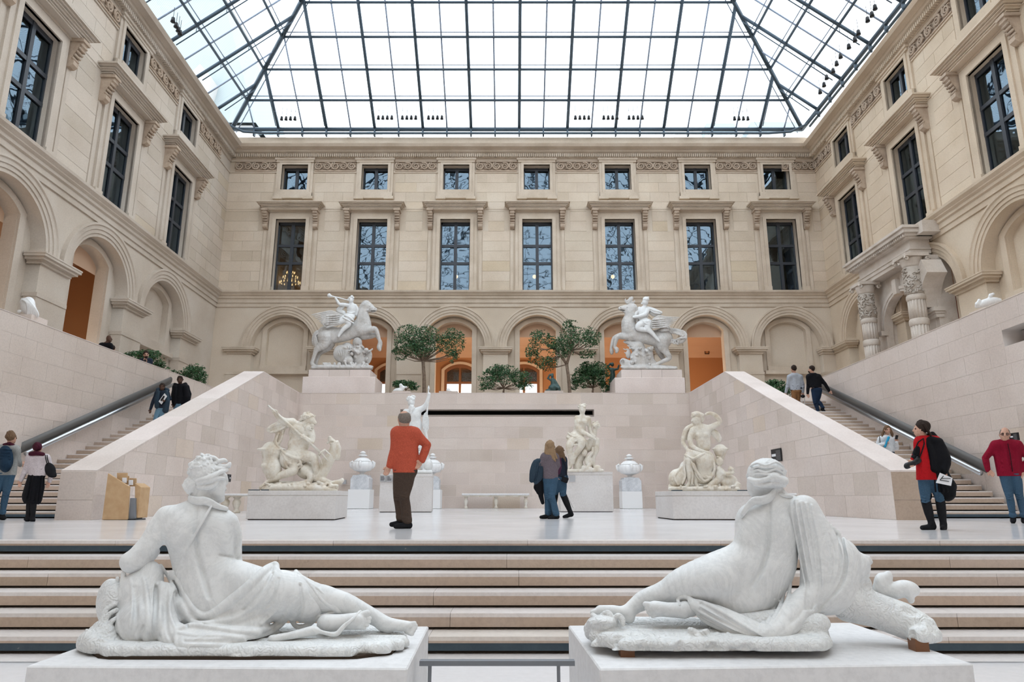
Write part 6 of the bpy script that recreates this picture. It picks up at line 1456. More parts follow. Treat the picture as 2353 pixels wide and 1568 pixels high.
h2 = empty('winged_horse_statue', at0(1490, 849, DS)); tag(h2, 'white marble winged horse rearing to the left with young rider in winged cap', 'statue')
def A(x, y): return (1380 + x / 6.271, 660 + y / 6.272)
f = Form(4)
Lp(f, [(440, 640, 19), (540, 680, 19), (660, 710, 18), (780, 740, 18), (900, 740, 20)], k=6, flat=.75); f.e(*A(910, 740), 0, 20, 22, 14, k=6)
Lp(f, [(420, 620, 19), (400, 520, 16), (430, 430, 14), (440, 350, 13), (450, 310, 12)], k=5)
Lp(f, [(455, 310, 12), (400, 310, 10), (340, 305, 7), (285, 310, 5)], k=3); f.l([(*A(390, 360), 0, 7), (*A(330, 335), 0, 4)], k=3)
f.l([(*A(420, 262), -4, 2.2), (*A(408, 225), -4, 1)], k=1).l([(*A(450, 258), 3, 2.2), (*A(466, 220), 3, 1)], k=1).e(*A(388, 288), -9, 2, 1.6, 2, k=.6).e(*A(388, 288), -11, 1, .9, 1.2, k=.3, sub=1).e(*A(290, 300), -4, 1.4, 1, 2, k=.3, sub=1).l([(*A(345, 338), -3, 1.1), (*A(290, 330), -3, 1.3)], k=.4, flat=3, sub=1)
Lp(f, [(440, 700, 12, -6), (330, 710, 8, -7), (250, 715, 6, -8), (220, 780, 4.5, -8), (205, 860, 3.6, -8), (235, 900, 5, -8), (230, 935, 3.5, -8)], k=3)
Lp(f, [(420, 690, 11, 6), (290, 700, 7, 7), (200, 740, 5.5, 8), (165, 830, 4, 8), (155, 880, 3.4, 8), (160, 925, 5, 8), (160, 955, 3.4, 8)], k=3)
Lp(f, [(900, 760, 17, -6), (900, 860, 13, -7), (940, 930, 8, -8), (990, 1020, 6, -8), (900, 1070, 4.6, -9), (820, 1110, 4.6, -10), (760, 1145, 6, -12)], k=3)
Lp(f, [(820, 780, 14, 6), (830, 880, 9, 7), (870, 980, 6.5, 8), (920, 1050, 4.6, 8)], k=3)
carve('horse', f, DS, .85, 'marble_grey', h2, zmin=zh2 + .1)
f = Form(2.5); Lp(f, [(1020, 760, 4), (1110, 790, 5), (1190, 760, 6), (1190, 680, 6), (1120, 640, 6), (1020, 620, 5), (950, 590, 4)], k=3)
g = random.Random(6)
for _ in range(34):
    a = g.uniform(0, 1); i = int(a * 5.99); pts = [(1020, 760), (1110, 790), (1190, 760), (1190, 680), (1120, 640), (1020, 620), (950, 590)]; x = pts[i][0] + (pts[i + 1][0] - pts[i][0]) * (a * 6 - i); y = pts[i][1] + (pts[i + 1][1] - pts[i][1]) * (a * 6 - i)
    f.l([(*A(x + 50 * cos(t * .9 + a * 9), y + 40 * sin(t * .9 + a * 9)), -5 - t, 1.6) for t in range(4)], k=1)
for i in range(8): q = i / 7; Lp(f, [(490 + 10 * q, 270 + 200 * q, 2, 0), (515 + 10 * q, 290 + 210 * q, 2.6, -7), (540 + 5 * q, 330 + 200 * q, 1.5, -5)], k=1.5)
for _ in range(10): x, y = g.uniform(370, 480), g.uniform(160, 240); f.l([(*A(x + 22 * cos(t), y + 22 * sin(t)), -2, 1.3) for t in range(5)], k=.8)
Lp(f, [(420, 250, 3), (410, 200, 4), (450, 160, 4)], k=2)
carve('tail_and_mane', f, DS, .7, 'marble_grey', h2)
f = Form(2)
Lp(f, [(720, 540, 8, -11), (830, 510, 12, -14), (940, 500, 9, -15)], k=2, flat=.35)
for i in range(8): q = i / 7.; Lp(f, [(725, 500 + 90 * q, 1.9, -14), (830, 420 + 165 * q, 2.1, -19), (950, 435 + 140 * q, 1.9, -21), (1130 - 150 * q, 438 + 155 * q, 1.1, -21)], k=.25, flat=.8)
for i in range(5):
    for j in range(4): x, y = 750 + 45 * j, 470 + 30 * i - 4 * j; Lp(f, [(x, y, 1.7, -20), (x + 38, y - 2, 2.0, -21.5), (x + 62, y + 2, 1.0, -20)], k=.3, smooth=2)
for i in range(4): q = i / 3.; Lp(f, [(780, 640, 3, 10), (880, 610 + 20 * q, 3, -14), (980, 590 + 30 * q, 1.8, -16)], k=1.2, flat=.7)
carve('wing', f, DS, .7, 'marble_grey', h2)
f = Form(3)
f.e(*A(620, 370), -5, 12, 15, 8, ang=-12, k=4).e(*A(600, 440), -5, 11, 9, 8, k=4).e(*A(645, 215), -6, 6.5, 8, 7, k=2).l([(*A(640, 260), -5, 3.6), (*A(630, 300), -5, 5)])
Lp(f, [(680, 330, 5, -10), (650, 390, 4.4, -14), (560, 420, 3.8, -16), (480, 430, 3.2, -14)], k=1.5); Lp(f, [(560, 310, 4.5, -2), (520, 360, 4, -6), (500, 400, 3, -8)], k=1.5)
Lp(f, [(640, 500, 9, -10), (560, 550, 8.5, -14), (550, 595, 7, -16), (650, 620, 5, -17), (700, 620, 4, -16)], k=2); Lp(f, [(680, 520, 9, -12), (680, 600, 6.5, -17), (740, 660, 5, -18), (800, 730, 3.8, -18), (850, 780, 3, -18)], k=2)
Lp(f, [(680, 300, 3.4, -2), (740, 330, 6, -2), (800, 360, 6.5, -2), (870, 370, 3.6, -2)], k=2); Lp(f, [(720, 370, 4, 0), (780, 400, 5, 0), (860, 390, 3, 0)], k=2)
f.e(*A(650, 500), -10, 13, 7, 9, k=3); f.e(*A(655, 175), -6, 7.6, 6, 7.6, k=1.5).l([(*A(660, 160), -6, 3), (*A(690, 145), -6, 1.6)], k=1); curls(f, (*A(640, 215), -3), (8, 6, 6), 16, 1.3, 5, 1)
for p in ([(600, 480, 1.6, -18), (650, 500, 1.8, -20), (700, 490, 1.6, -18)], [(620, 500, 1.6, -19), (660, 530, 1.8, -21), (710, 540, 1.6, -18)], [(700, 300, 1.4, -8), (760, 335, 1.6, -9), (860, 355, 1.2, -6)], [(710, 330, 1.4, -8), (770, 370, 1.6, -9), (850, 385, 1.2, -6)]): Lp(f, p, k=1)
carve('rider', f, DS, .7, 'marble', h2)
def trophies2(h, zt):
    g = random.Random(9); f = Form(3); q = A
    f.e(*q(550, 1020), -14, 20, 19, 7, k=1.5).e(*q(690, 950), -6, 10, 11, 10, k=2); f.l([(*q(540, 850), 0, 14), (*q(560, 950), 0, 17), (*q(640, 1080), 2, 20), (*q(600, 1140), 2, 22)], k=5); f.l([(*q(350, 790), -4, 3), (*q(420, 800), -4, 7), (*q(500, 860), -2, 12)], k=3)
    f.l([(*q(330, 1080), -12, 9), (*q(400, 1120), -12, 11), (*q(450, 1140), -10, 9)], k=2); f.e(*q(318, 1090), -18, 5, 7, 4, k=1, sub=1); f.e(*q(400, 970), -8, 6, 10, 5, k=2)
    f.l([(*q(700, 980), -6, 9), (*q(720, 1060), -6, 9), (*q(780, 1140), -8, 8)], k=4); f.l([(*q(680, 880), -10, 2), (*q(750, 870), -10, 3)], k=1)
    for x, w in ((420, -16), (600, -18), (800, -14), (900, 0), (520, 8), (720, 12)): f.e(*q(x, 1155), w, 22, 5, 12, k=5)
    f.l([(*q(340, 1172), -6, 5), (*q(700, 1172), -6, 6), (*q(1080, 1172), -6, 5)], k=3, flat=4)
    for _ in range(26): f.e(*q(g.uniform(420, 740), g.uniform(860, 1150)), g.uniform(-22, -12), g.uniform(2.5, 5.5), g.uniform(2, 5), g.uniform(3, 5), ang=g.uniform(-60, 60), k=1.4)
    for _ in range(9): x, y = g.uniform(350, 440), g.uniform(760, 1000); f.l([(*q(x, y), -8, 1.6), (*q(x - 25, y - 15), -9, 1.2)], k=1)
    carve('trophy_pile', f, DS, .8, 'marble_grey', h, zmin=zt)
trophies2(h2, zh2)
# ================================================================ carved stone portico on the right terrace
PX, PY0, PY1 = 16.75, 27.45, 32.9
po = empty('stone_portico', (PX, PY0, TF)); tag(po, 'weathered pale stone portico with two banded fluted columns against the right wall', 'portico')
def lb(mb, x0, x1, y0, y1, z0, z1): return mb.box(x0 - PX, x1 - PX, y0 - PY0, y1 - PY0, z0 - TF, z1 - TF)
M['portico'] = mat('weathered portico stone', (.6, .53, .46), .85, .2, build=stone((.50, .43, .36), (.60, .53, .465), (.66, .60, .54), False, 1.2, .5, bs=.4))
steps_ = [(.55, 10.62, 10.8), (.5, 10.8, 10.97), (.46, 10.97, 11.05), (.52, 11.05, 11.42), (.3, 11.42, 11.5), (.2, 11.5, 11.62), (.08, 11.62, 11.8), (.0, 11.8, 11.92)]
for nm, sel in (('architrave', steps_[:3]), ('frieze', steps_[3:4]), ('cornice', steps_[4:])):
    mb = MB()
    for i, z0, z1 in sel: lb(mb, PX + i, 18.15, PY0 + i, PY1 - i, z0, z1)
    mb.build(nm, 'portico', po)
mb = MB(); y = PY0 + .3
while y < PY1 - .4: lb(mb, PX + .15, PX + .32, y, y + .07, 11.48, 11.6); y += .135
tag(mb.build('dentils', 'portico', po), kind='stuff')
lb(MB(), PX + .7, 18.2, PY0 - .25, PY0 + .5, 11.5, 12.02).build('broken_corner', 'portico', po)
bw = MB(); lb(bw, 17.9, 18.7, PY0 + .2, PY0 + 1.15, TF, 10.62); lb(bw, 17.9, 18.7, PY1 - 1.2, PY1 - .3, TF, 10.62); bw.build('pilaster', 'portico', po)
ac, aw = (PY0 + PY1) / 2 - .02, 1.5
hole = [(ac + aw, TF + .001)] + arch_pts(ac, aw, aw, 8.2) + [(ac - aw, TF + .001)]
me = plate(rect(PY0 + .4, PY1 - .4, TF, 10.62), [hole], .35, 'arch_wall'); me.transform(Matrix(((0, -1, 0, 17.85 - PX), (1, 0, 0, -PY0), (0, 0, 1, -TF), (0, 0, 0, 1)))); obj('arch_wall', me, 'portico', po)
mb = MB(); vs = []; pr = [(1.5, 0), (1.5, .07), (1.62, .07), (1.62, .11), (1.76, .11), (1.76, 0)]
for i in range(21):
    a = pi * i / 20; vs += [(17.85 - PX - n_, ac - PY0 + r * cos(a), 8.2 - TF + r * sin(a)) for r, n_ in pr]
mb.add(vs, [(i * 6 + j, i * 6 + (j + 1) % 6, (i + 1) * 6 + (j + 1) % 6, (i + 1) * 6 + j) for i in range(20) for j in range(6)]); mb.build('arch_moulding', 'portico', po)
mb = MB()
for yy in (ac - 1.75, ac + 1.5): lb(mb, 17.6, 17.9, yy - .05, yy + .32, 8.0, 8.22)
lb(mb, 17.62, 17.9, ac - .16, ac + .16, 9.6, 10.3); mb.build('impost_and_keystone', 'portico', po)
for (u, v, D, r) in ((1993, 708, 31.8, .36), (2100, 651, 27.85, .37)):
    p = at(u, v, D); cx_, cy_ = p.x - PX, D - PY0
    col = empty('column', (cx_, cy_, 0)); col.parent = po
    flu = lambda a, z: 1 - .13 * max(0, cos(16 * a)) ** .6
    zt = 10.62 - TF
    z = 0.0
    MB().lathe([(r * 1.35, 0), (r * 1.35, .12), (r * 1.15, .16), (r * 1.25, .24), (r * 1.05, .34)], (0, 0, 0), 28).build('base', 'portico', col)
    drums = [(.34, .95, 0), (.95, 1.25, 1), (1.25, 2.05, 0), (2.05, 2.4, 1), (2.4, 3.2, 0), (3.2, 3.5, 1), (3.5, 4.3, 0), (4.3, 4.55, 1), (4.55, zt - .55, 2)]
    for a, b_, kind in drums:
        q = 1.0 - .02 * a
        if kind == 0: MB().lathe([(r * q, a), (r * q, b_)], (0, 0, 0), 80, True, flu).build('fluted_drum', 'portico', col)
        elif kind == 1: MB().lathe([(r * q, a), (r * q * 1.09, a + .04), (r * q * 1.12, (a + b_) / 2), (r * q * 1.09, b_ - .04), (r * q, b_)], (0, 0, 0), 32).build('plain_band', 'portico', col)
        else:
            mb = MB().lathe([(r * .92, a), (r * .94, b_)], (0, 0, 0), 28); g = random.Random(int(u))
            for _ in range(150):
                t_, zz2 = g.uniform(0, 2 * pi), g.uniform(a + .05, b_ - .05); mb.tube([(r * .93 * cos(t_), r * .93 * sin(t_), zz2), (r * 1.04 * cos(t_ + .15), r * 1.04 * sin(t_ + .15), zz2 + g.uniform(-.1, .1)), (r * .93 * cos(t_ + .3), r * .93 * sin(t_ + .3), zz2 + g.uniform(-.1, .1))], .035, 4)
            mb.build('carved_foliage_band', 'carved_pale', col)
    cp = MB().lathe([(r * .92, zt - .55), (r * 1.0, zt - .45), (r * 1.15, zt - .25), (r * 1.25, zt - .14)], (0, 0, 0), 28); cp.box(-r * 1.35, r * 1.35, -r * 1.35, r * 1.35, zt - .14, zt)
    for sx in (-1, 1):
        for sy in (-1, 1): cp.tube([(sx * r * 1.2 + .1 * cos(t_) * sx * (1 - t_ / 9), sy * r * 1.2 + .0, zt - .26 + .11 * sin(t_) * (1 - t_ / 9)) for t_ in [x * .7 for x in range(10)]], .045, 5)
    cp.build('capital', 'portico', col)
im = MB(); lb(im, 17.7, 18.1, PY0 + .1, PY0 + 1.3, 8.0, 8.1); lb(im, 17.62, 18.1, PY0 + .04, PY0 + 1.36, 8.1, 8.26); lb(im, 17.75, 18.1, PY0 + .14, PY0 + 1.26, 7.85, 8.0); im.build('near_impost', 'portico', po)
# broken arch springing on the near side
mb = MB(); vs = []
for i in range(7):
    a = radians(62) * i / 6
    for r_, x_ in ((1.3, 17.25), (1.95, 17.25), (1.95, 18.1), (1.3, 18.1)): vs.append((x_ - PX, .55 - 1.3 + r_ * cos(a) - .3, 8.3 - TF + r_ * sin(a) * 1.15))
mb.add(vs, [(i * 4 + j, i * 4 + (j + 1) % 4, (i + 1) * 4 + (j + 1) % 4, (i + 1) * 4 + j) for i in range(6) for j in range(4)] + [(0, 1, 2, 3), (27, 26, 25, 24)])
mb.build('broken_arch', 'portico', po)
# ================================================================ visitors
def cloth(name, c, rough=.85, var=.18, sc=60):
    def f(t, b):
        a = tuple(x * (1 - var) for x in c); e = tuple(min(1, x * (1 + var)) for x in c)
        t.links.new(ramp(t, noi(t, sc, 3), [(.3, a), (.7, e)]), b.inputs['Base Color']); bump(t, b, noi(t, 9, 3), .5, .02)
    M[name] = mat(name, c, rough, .15, build=f)
for n_, c_ in dict(orange_knit=(.42, .08, .045), brown_cord=(.062, .042, .032), black_leather=(.012, .012, .014), skin=(.52, .31, .23), dark_skin=(.10, .055, .04), grey_hair=(.17, .14, .12), brown_hair=(.14, .085, .05), fair_hair=(.26, .17, .10), dark_hair=(.028, .018, .014),
                   patterned_knit=(.13, .105, .12), jeans=(.042, .085, .135), dark_jeans=(.012, .024, .05), light_jeans=(.14, .25, .34), navy_coat=(.016, .022, .035), blue_coat=(.028, .046, .066), plum_top=(.07, .025, .05), red_knit=(.40, .008, .012), black_coat=(.006, .006, .008),
                   crimson_fleece=(.20, .004, .02), white_blouse=(.50, .44, .45), white_shirt=(.62, .64, .66), grey_marl=(.36, .38, .42), tan_trousers=(.22, .105, .045), burgundy_scarf=(.05, .008, .018), grey_jersey=(.27, .27, .26), backpack_blue=(.012, .03, .055), shoe_white=(.7, .7, .7), cyan_bottle=(.03, .32, .55), lips=(.32, .10, .09)).items(): cloth(n_, c_)
def person(label, D, H, J, face=(0, -1), skin='skin', top='grey_marl', bottom='jeans', shoes='black_leather', hair=None, hairmat='brown_hair', zmin=None, group=None, tw=1.0, hem=None, sleeve=1., extra=None, bald=False, flare=0, legs=True, boots=0, loc=None, glasses=False, beard=False, ears=True, cuff=None):
    u = H / 100.; vox = max(.42, u * .40)
    base = loc or at0(J['hip'][0], J['hip'][1], D); p = empty('person', base); tag(p, label, 'person', group)
    hd, nk, hp = J['head'], J['neck'], J['hip']; fu, fw = face; n_ = sqrt(fu * fu + fw * fw); fu, fw = fu / n_, fw / n_
    def torso(f, ex=0., low=0.):
        k = 5 * u
        for s in 'LR':
            sh, hi = J['sh' + s], J['hip' + s]
            f.l([(sh[0] * .82 + nk[0] * .18, sh[1] + 3.5 * u, sh[2], 3.7 * u + ex), (sh[0] * .55 + hi[0] * .45, (sh[1] + hi[1]) / 2, (sh[2] + hi[2]) / 2, 4.4 * u + ex), (hi[0], hi[1] + low, hi[2], 4.9 * u + ex * 1.9)], k=k * .7, flat=1)
        f.l([(nk[0], nk[1] + 4.5 * u, nk[2], 5.0 * u + ex), ((nk[0] + hp[0]) / 2, (nk[1] + hp[1]) / 2, (nk[2] + hp[2]) / 2, 5.8 * u + ex), (hp[0], hp[1] + low, hp[2], 6.0 * u + ex * 2.2)], k=k * .7, flat=1)
        f.l([(J['shL'][0], J['shL'][1], J['shL'][2], 3.8 * u + ex), (nk[0], nk[1] + 1.2 * u, nk[2], 3.6 * u + ex), (J['shR'][0], J['shR'][1], J['shR'][2], 3.8 * u + ex)], k=k)
    def arm(f, s, ex=0., to=1.):
        sh, el, wr = J['sh' + s], J['el' + s], J['wr' + s]
        q = [(*sh, 3.6 * u + ex), ((sh[0] + el[0]) / 2, (sh[1] + el[1]) / 2, (sh[2] + el[2]) / 2, 3.1 * u + ex), (*el, 2.6 * u + ex)]
        e = [el[i] + (wr[i] - el[i]) * to for i in range(3)]; q += [((el[0] + e[0]) / 2, (el[1] + e[1]) / 2, (el[2] + e[2]) / 2, 2.5 * u + ex), (*e, 1.8 * u + ex)]
        f.l(q, k=3 * u)
    def leg(f, s, ex=0., to=1., fl=0.):
        hi, kn, an = J['hip' + s], J['kn' + s], J['an' + s]
        e = [kn[i] + (an[i] - kn[i]) * to for i in range(3)]
        f.l([(*hi, 5.6 * u + ex), ((hi[0] + kn[0]) / 2, (hi[1] + kn[1]) / 2, (hi[2] + kn[2]) / 2, 5.0 * u + ex), (*kn, 3.5 * u + ex), ((kn[0] + e[0]) / 2, (kn[1] + e[1]) / 2 - 1.5 * u, (kn[2] + e[2]) / 2 + .6 * u, 3.4 * u + ex), (*e, 2.2 * u + ex + fl)], k=2.4 * u, smooth=3)
    b = Form(3 * u)
    torso(b); hx, hy, hw = hd
    b.e(hx, hy, hw, 5.3 * u, 6.9 * u, 6.0 * u, k=2 * u).e(hx + fu * 1.6 * u, hy + 3.2 * u, hw + fw * 1.8 * u, 3.9 * u, 4.2 * u, 4.2 * u, k=2 * u)
    b.l([(hx - fu * .6 * u, hy + 4 * u, hw + .3 * u - fw * .6 * u, 3.0 * u), (nk[0], nk[1] + 1 * u, nk[2], 3.3 * u)], k=2 * u)
    nx, nw = hx + fu * 5.6 * u, hw + fw * 6.1 * u
    b.l([(nx - fu * .5 * u, hy - .6 * u, nw - fw * .5 * u, .7 * u), (nx + fu * 1. * u, hy + 1.8 * u, nw + fw * 1. * u, .85 * u)], k=1.1 * u)
    b.e(hx + fu * 4.7 * u, hy + 4.1 * u, hw + fw * 5.1 * u, 1.4 * u, .6 * u, 1.3 * u, k=.8 * u)
    for sg in (-1, 1):
        b.e(hx + fw * sg * 5.2 * u - fu * .2 * u, hy + .8 * u, hw - fu * sg * 5.4 * u, 1.0 * u, 1.8 * u, 1.0 * u, k=.8 * u)
        b.e(nx - fu * 1.2 * u + fw * sg * 2.1 * u, hy + .1 * u, nw - fw * 1.2 * u - fu * sg * 2.1 * u, 1.1 * u, .7 * u, 1.1 * u, k=.7 * u, sub=1)
    for s in 'LR':
        arm(b, s); el, wr = Vector(J['el' + s]), Vector(J['wr' + s]); ha = J.get('ha' + s)
        d = ((Vector(ha) - wr) if ha else (wr - el)).normalized()
        side = d.cross(Vector((0, 0, 1))); side = side.normalized() if side.length > .1 else Vector((1, 0, 0)); nm = d.cross(side)
        c = wr + d * 3.4 * u; b.l([(*wr, 2.0 * u), (*c, 2.1 * u)], k=1.2 * u, flat=.8)
        for i in range(4):
            o = side * (i - 1.5) * 1.15 * u; a = wr + d * 4.6 * u + o; L_ = (4.4, 5.0, 4.7, 3.7)[i] * u
            m1 = a + d * L_ * .5 + nm * .5 * u; m2 = a + d * L_ * .92 + nm * 1.5 * u
            b.l([(*(a - d * u), .85 * u), (*m1, .72 * u), (*m2, .6 * u)], k=.5 * u)
        b.l([(*(wr + d * 1.6 * u + side * -1.5 * u), .95 * u), (*(wr + d * 3.6 * u + side * -3.2 * u + nm * .6 * u), .8 * u), (*(wr + d * 5.2 * u + side * -3.5 * u + nm * 1.2 * u), .65 * u)], k=.6 * u)
        if legs:
            leg(b, s); an, to = J['an' + s], J['to' + s]; b.l([(*an, 2.6 * u), (an[0], an[1] + 2.2 * u, an[2], 2.2 * u), (to[0], to[1] - 1.4 * u, to[2], 1.7 * u)], k=1.5 * u)
    carve('body', b, D, vox, skin, p, zmin=zmin)
    t = Form(3.5 * u); ex = 1.0 * u
    hm = hem or hp[1]; torso(t, ex, max(0, hm - hp[1]) + 5 * u); t.e(hp[0], hm + 24 * u, hp[2], 90 * u, 22 * u, 90 * u, k=.4 * u, sub=1); t.k = 2.4 * u; [arm(t, s, ex * 1.05, sleeve) for s in 'LR']
    rr = random.Random(int(hx))
    for s in 'LR':                                            # creases at elbow and side
        sh, el, wr = [Vector(J[a + s]) for a in ('sh', 'el', 'wr')]
        for q in range(4):
            c = sh.lerp(el, .55 + .17 * q) if q < 3 else el.lerp(wr, .3); dd = (el - sh).normalized(); pp = Vector((-dd.y, dd.x, 0)) * 2.8 * u
            t.l([(*(c - pp + Vector((0, 0, -2 * u))), .4 * u), (*(c + dd * 1.2 * u + Vector((0, 0, -3.6 * u))), .8 * u), (*(c + pp + Vector((0, 0, -2 * u))), .4 * u)], k=1.6 * u)
        hi = Vector(J['hip' + s])
        for q in range(3):
            c = sh.lerp(hi, .5 + .17 * q); c2 = Vector((nk[0] * .4 + c.x * .6, c.y + 2 * u, c.z - 6.2 * u)); t.l([(c.x + (-1 if c.x > nk[0] else 1) * u, c.y, c.z - 3.4 * u, .6 * u), (c2.x, c2.y, c2.z, .9 * u), (nk[0] * .8 + c.x * .2, c.y + 5 * u, c.z - 5.6 * u, .4 * u)], k=2 * u)
    ty = nk[1] - .5 * u; t.e(nk[0], ty - 5 * u, nk[2], 8 * u, 4.6 * u, 8 * u, k=.8 * u, sub=1)
    carve('top', t, D, vox, top, p)
    if legs:
        l_ = Form(2.5 * u)
        hy_ = min(J['hipL'][1], J['hipR'][1])
        l_.l([(J['hipL'][0], hy_ - 2 * u, J['hipL'][2], 5.4 * u), (J['hipR'][0], hy_ - 2 * u, J['hipR'][2], 5.4 * u)], k=2.4 * u).e(hp[0], hp[1] + 1.5 * u, hp[2], 10.2 * u, 7 * u, 7.8 * u)
        lc = 1; 
        for s in 'LR':
            leg(l_, s, .75 * u, .96 if not boots else .35, flare * u)
            kn, an = Vector(J['kn' + s]), Vector(J['an' + s])
            if not boots:
                for q in range(3): c = kn.lerp(an, .82 + .06 * q); l_.l([(c.x - 3.4 * u, c.y, c.z - 2 * u, .7 * u), (c.x, c.y + u, c.z - 4 * u, .8 * u), (c.x + 3.4 * u, c.y, c.z - 2 * u, .7 * u)], k=1.2 * u)
            for q in range(3): c = kn.lerp(Vector(J['hip' + s]), -.06 + .1 * q); l_.l([(c.x - 3.6 * u, c.y, c.z - 3 * u, .5 * u), (c.x, c.y + u, c.z - 5.2 * u, .6 * u), (c.x + 3.6 * u, c.y - u, c.z - 3 * u, .5 * u)], k=1.4 * u)
        l_.e(hp[0], hm - 22.6 * u, hp[2], 90 * u, 22 * u, 90 * u, k=.3 * u, sub=1)
        carve('trousers', l_, D, vox, bottom, p)
        for s in 'LR':
            an, to = J['an' + s], J['to' + s]; f = Form(1.5 * u); d = Vector((to[0] - an[0], 0, to[2] - an[2])); d = d.normalized() if d.length > .1 else Vector((0, 0, -1))
            gy = an[1] + 4.6 * u
            f.l([(an[0], an[1] + .5 * u, an[2], 3.3 * u), (an[0] - d.x * 1.2 * u, an[1] + 2.6 * u, an[2] - d.z * 1.2 * u, 3.0 * u)], k=1.5 * u)
            f.l([(an[0] - d.x * 1.2 * u, an[1] + 3.0 * u, an[2] - d.z * 1.2 * u, 2.9 * u), ((an[0] + to[0]) / 2, (an[1] + 2.4 * u + to[1]) / 2, (an[2] + to[2]) / 2, 2.9 * u), (to[0], to[1] - 1.2 * u, to[2], 2.1 * u)], k=1.5 * u)
            if boots: kn = J['kn' + s]; f.l([(an[0], an[1], an[2], 2.9 * u), ((an[0] + kn[0]) / 2, (an[1] + kn[1]) / 2, (an[2] + kn[2]) / 2, 4.3 * u), (an[0] + (kn[0] - an[0]) * boots, an[1] + (kn[1] - an[1]) * boots, an[2] + (kn[2] - an[2]) * boots, 4.6 * u)], k=1.5 * u)
            carve('boot' if boots else 'shoe', f, D, vox, shoes, p, zmin=zmin)
    if hair is not None:
        h = Form(1.5 * u)
        if hair != 'bald':
            h.e(hx - fu * 1.0 * u, hy - 1.4 * u, hw - fw * 1.0 * u, 5.9 * u, 6.5 * u, 6.5 * u, k=u)
            h.e(hx + fu * 5.6 * u, hy + 2.6 * u, hw + fw * 5.8 * u, 4.7 * u, 5.2 * u, 4.7 * u, k=.8 * u, sub=1)
            g = random.Random(int(hx * 7))
            for _ in range(26):
                a, c_ = g.uniform(0, 2 * pi), g.uniform(-1, .2); s_ = sqrt(1 - c_ * c_); px_, py_, pw_ = hx - fu * u + 5.6 * u * s_ * cos(a), hy - 1.4 * u + 6.2 * u * c_, hw - fw * u + 6.2 * u * s_ * sin(a)
                if (px_ - hx) * fu + (pw_ - hw) * fw > 3.6 * u and c_ > -.6: continue
                h.l([(px_, py_, pw_, .9 * u), (px_ + g.uniform(-1.2, 1.2) * u, py_ + 1.6 * u, pw_, .8 * u)], k=.6 * u)
        else:                                               # ring of short hair round a bald crown
            h.e(hx - fu * .5 * u, hy - .6 * u, hw - fw * .5 * u, 5.7 * u, 6.2 * u, 6.4 * u, k=u); h.e(hx + fu * 5.4 * u, hy + 1 * u, hw + fw * 5.4 * u, 5.6 * u, 7 * u, 5.6 * u, k=.8 * u, sub=1); h.e(hx + fu * 1.5 * u, hy - 7.4 * u, hw + fw * 1.5 * u, 4.4 * u, 4.4 * u, 7 * u, k=.8 * u, sub=1); h.e(hx, hy + 8.6 * u, hw, 9 * u, 4.6 * u, 9 * u, k=.6 * u, sub=1)
        if callable(hair): hair(h, u)
        carve('hair', h, D, vox * .9, hairmat, p)
    ec = Form(.2); 
    for sg in (-1, 1): ec.e(nx - fu * 1.1 * u + fw * sg * 2.1 * u, hy + .1 * u, nw - fw * 1.1 * u - fu * sg * 2.1 * u, .75 * u, .42 * u, .75 * u)
    if fw < .75: carve('eyes', ec, D, max(.25, .2 * u), 'black', p, passes=0)
    if beard:
        h = Form(u); h.e(hx + fu * 3 * u, hy + 4.6 * u, hw + fw * 3 * u, 3.9 * u, 3.0 * u, 4.0 * u); h.e(nx, hy + .8 * u, nw, 2.6 * u, 2.6 * u, 2.6 * u, sub=1, k=.5 * u); carve('beard', h, D, vox * .9, hairmat, p)
    if glasses:
        g_ = MB(); c0 = Vector((nx - fu * .2 * u, hy + .1 * u, nw - fw * .2 * u)); sd = Vector((fw, 0, -fu))
        W3 = lambda q: Vector(at(q.x, q.y, D + q.z * mpp(at(hx, hy, D)))) - Vector(base)
        for sg in (-1, 1):
            cc = c0 + sd * sg * 2.2 * u; g_.tube([W3(cc + sd * 1.8 * u * cos(a * pi / 5) + Vector((0, 1.3 * u * sin(a * pi / 5), 0))) for a in range(11)], .25 * u * mpp(at(hx, hy, D)), 5)
            g_.tube([W3(cc + sd * sg * 1.8 * u), W3(Vector((hx, hy, hw)) + sd * sg * 5.4 * u)], .22 * u * mpp(at(hx, hy, D)), 4)
        g_.tube([W3(c0 - sd * .6 * u), W3(c0 + sd * .6 * u)], .22 * u * mpp(at(hx, hy, D)), 4); g_.build('glasses', 'black', p)
    if extra: extra(p, u, D, vox)
    return p
def gd(u, v, z=0.): return atz(u, v, z).y
def part(p, name, m, D, vox, fn, k=2., zmin=None):
    f = Form(k); fn(f); return carve(name, f, D, vox, m, p, zmin=zmin)
def slab3(p, name, m, D, pts, w, th=.006):
    q = [Vector(at(a, b_, D + w)) - p.location for a, b_ in pts]; n = len(q)
    o = MB().add([tuple(a) for a in q] + [(a.x, a.y + th, a.z) for a in q], [tuple(range(n)), tuple(range(2 * n - 1, n - 1, -1))] + [(i, (i + 1) % n, n + (i + 1) % n, n + i) for i in range(n)]); return o.build(name, m, p)
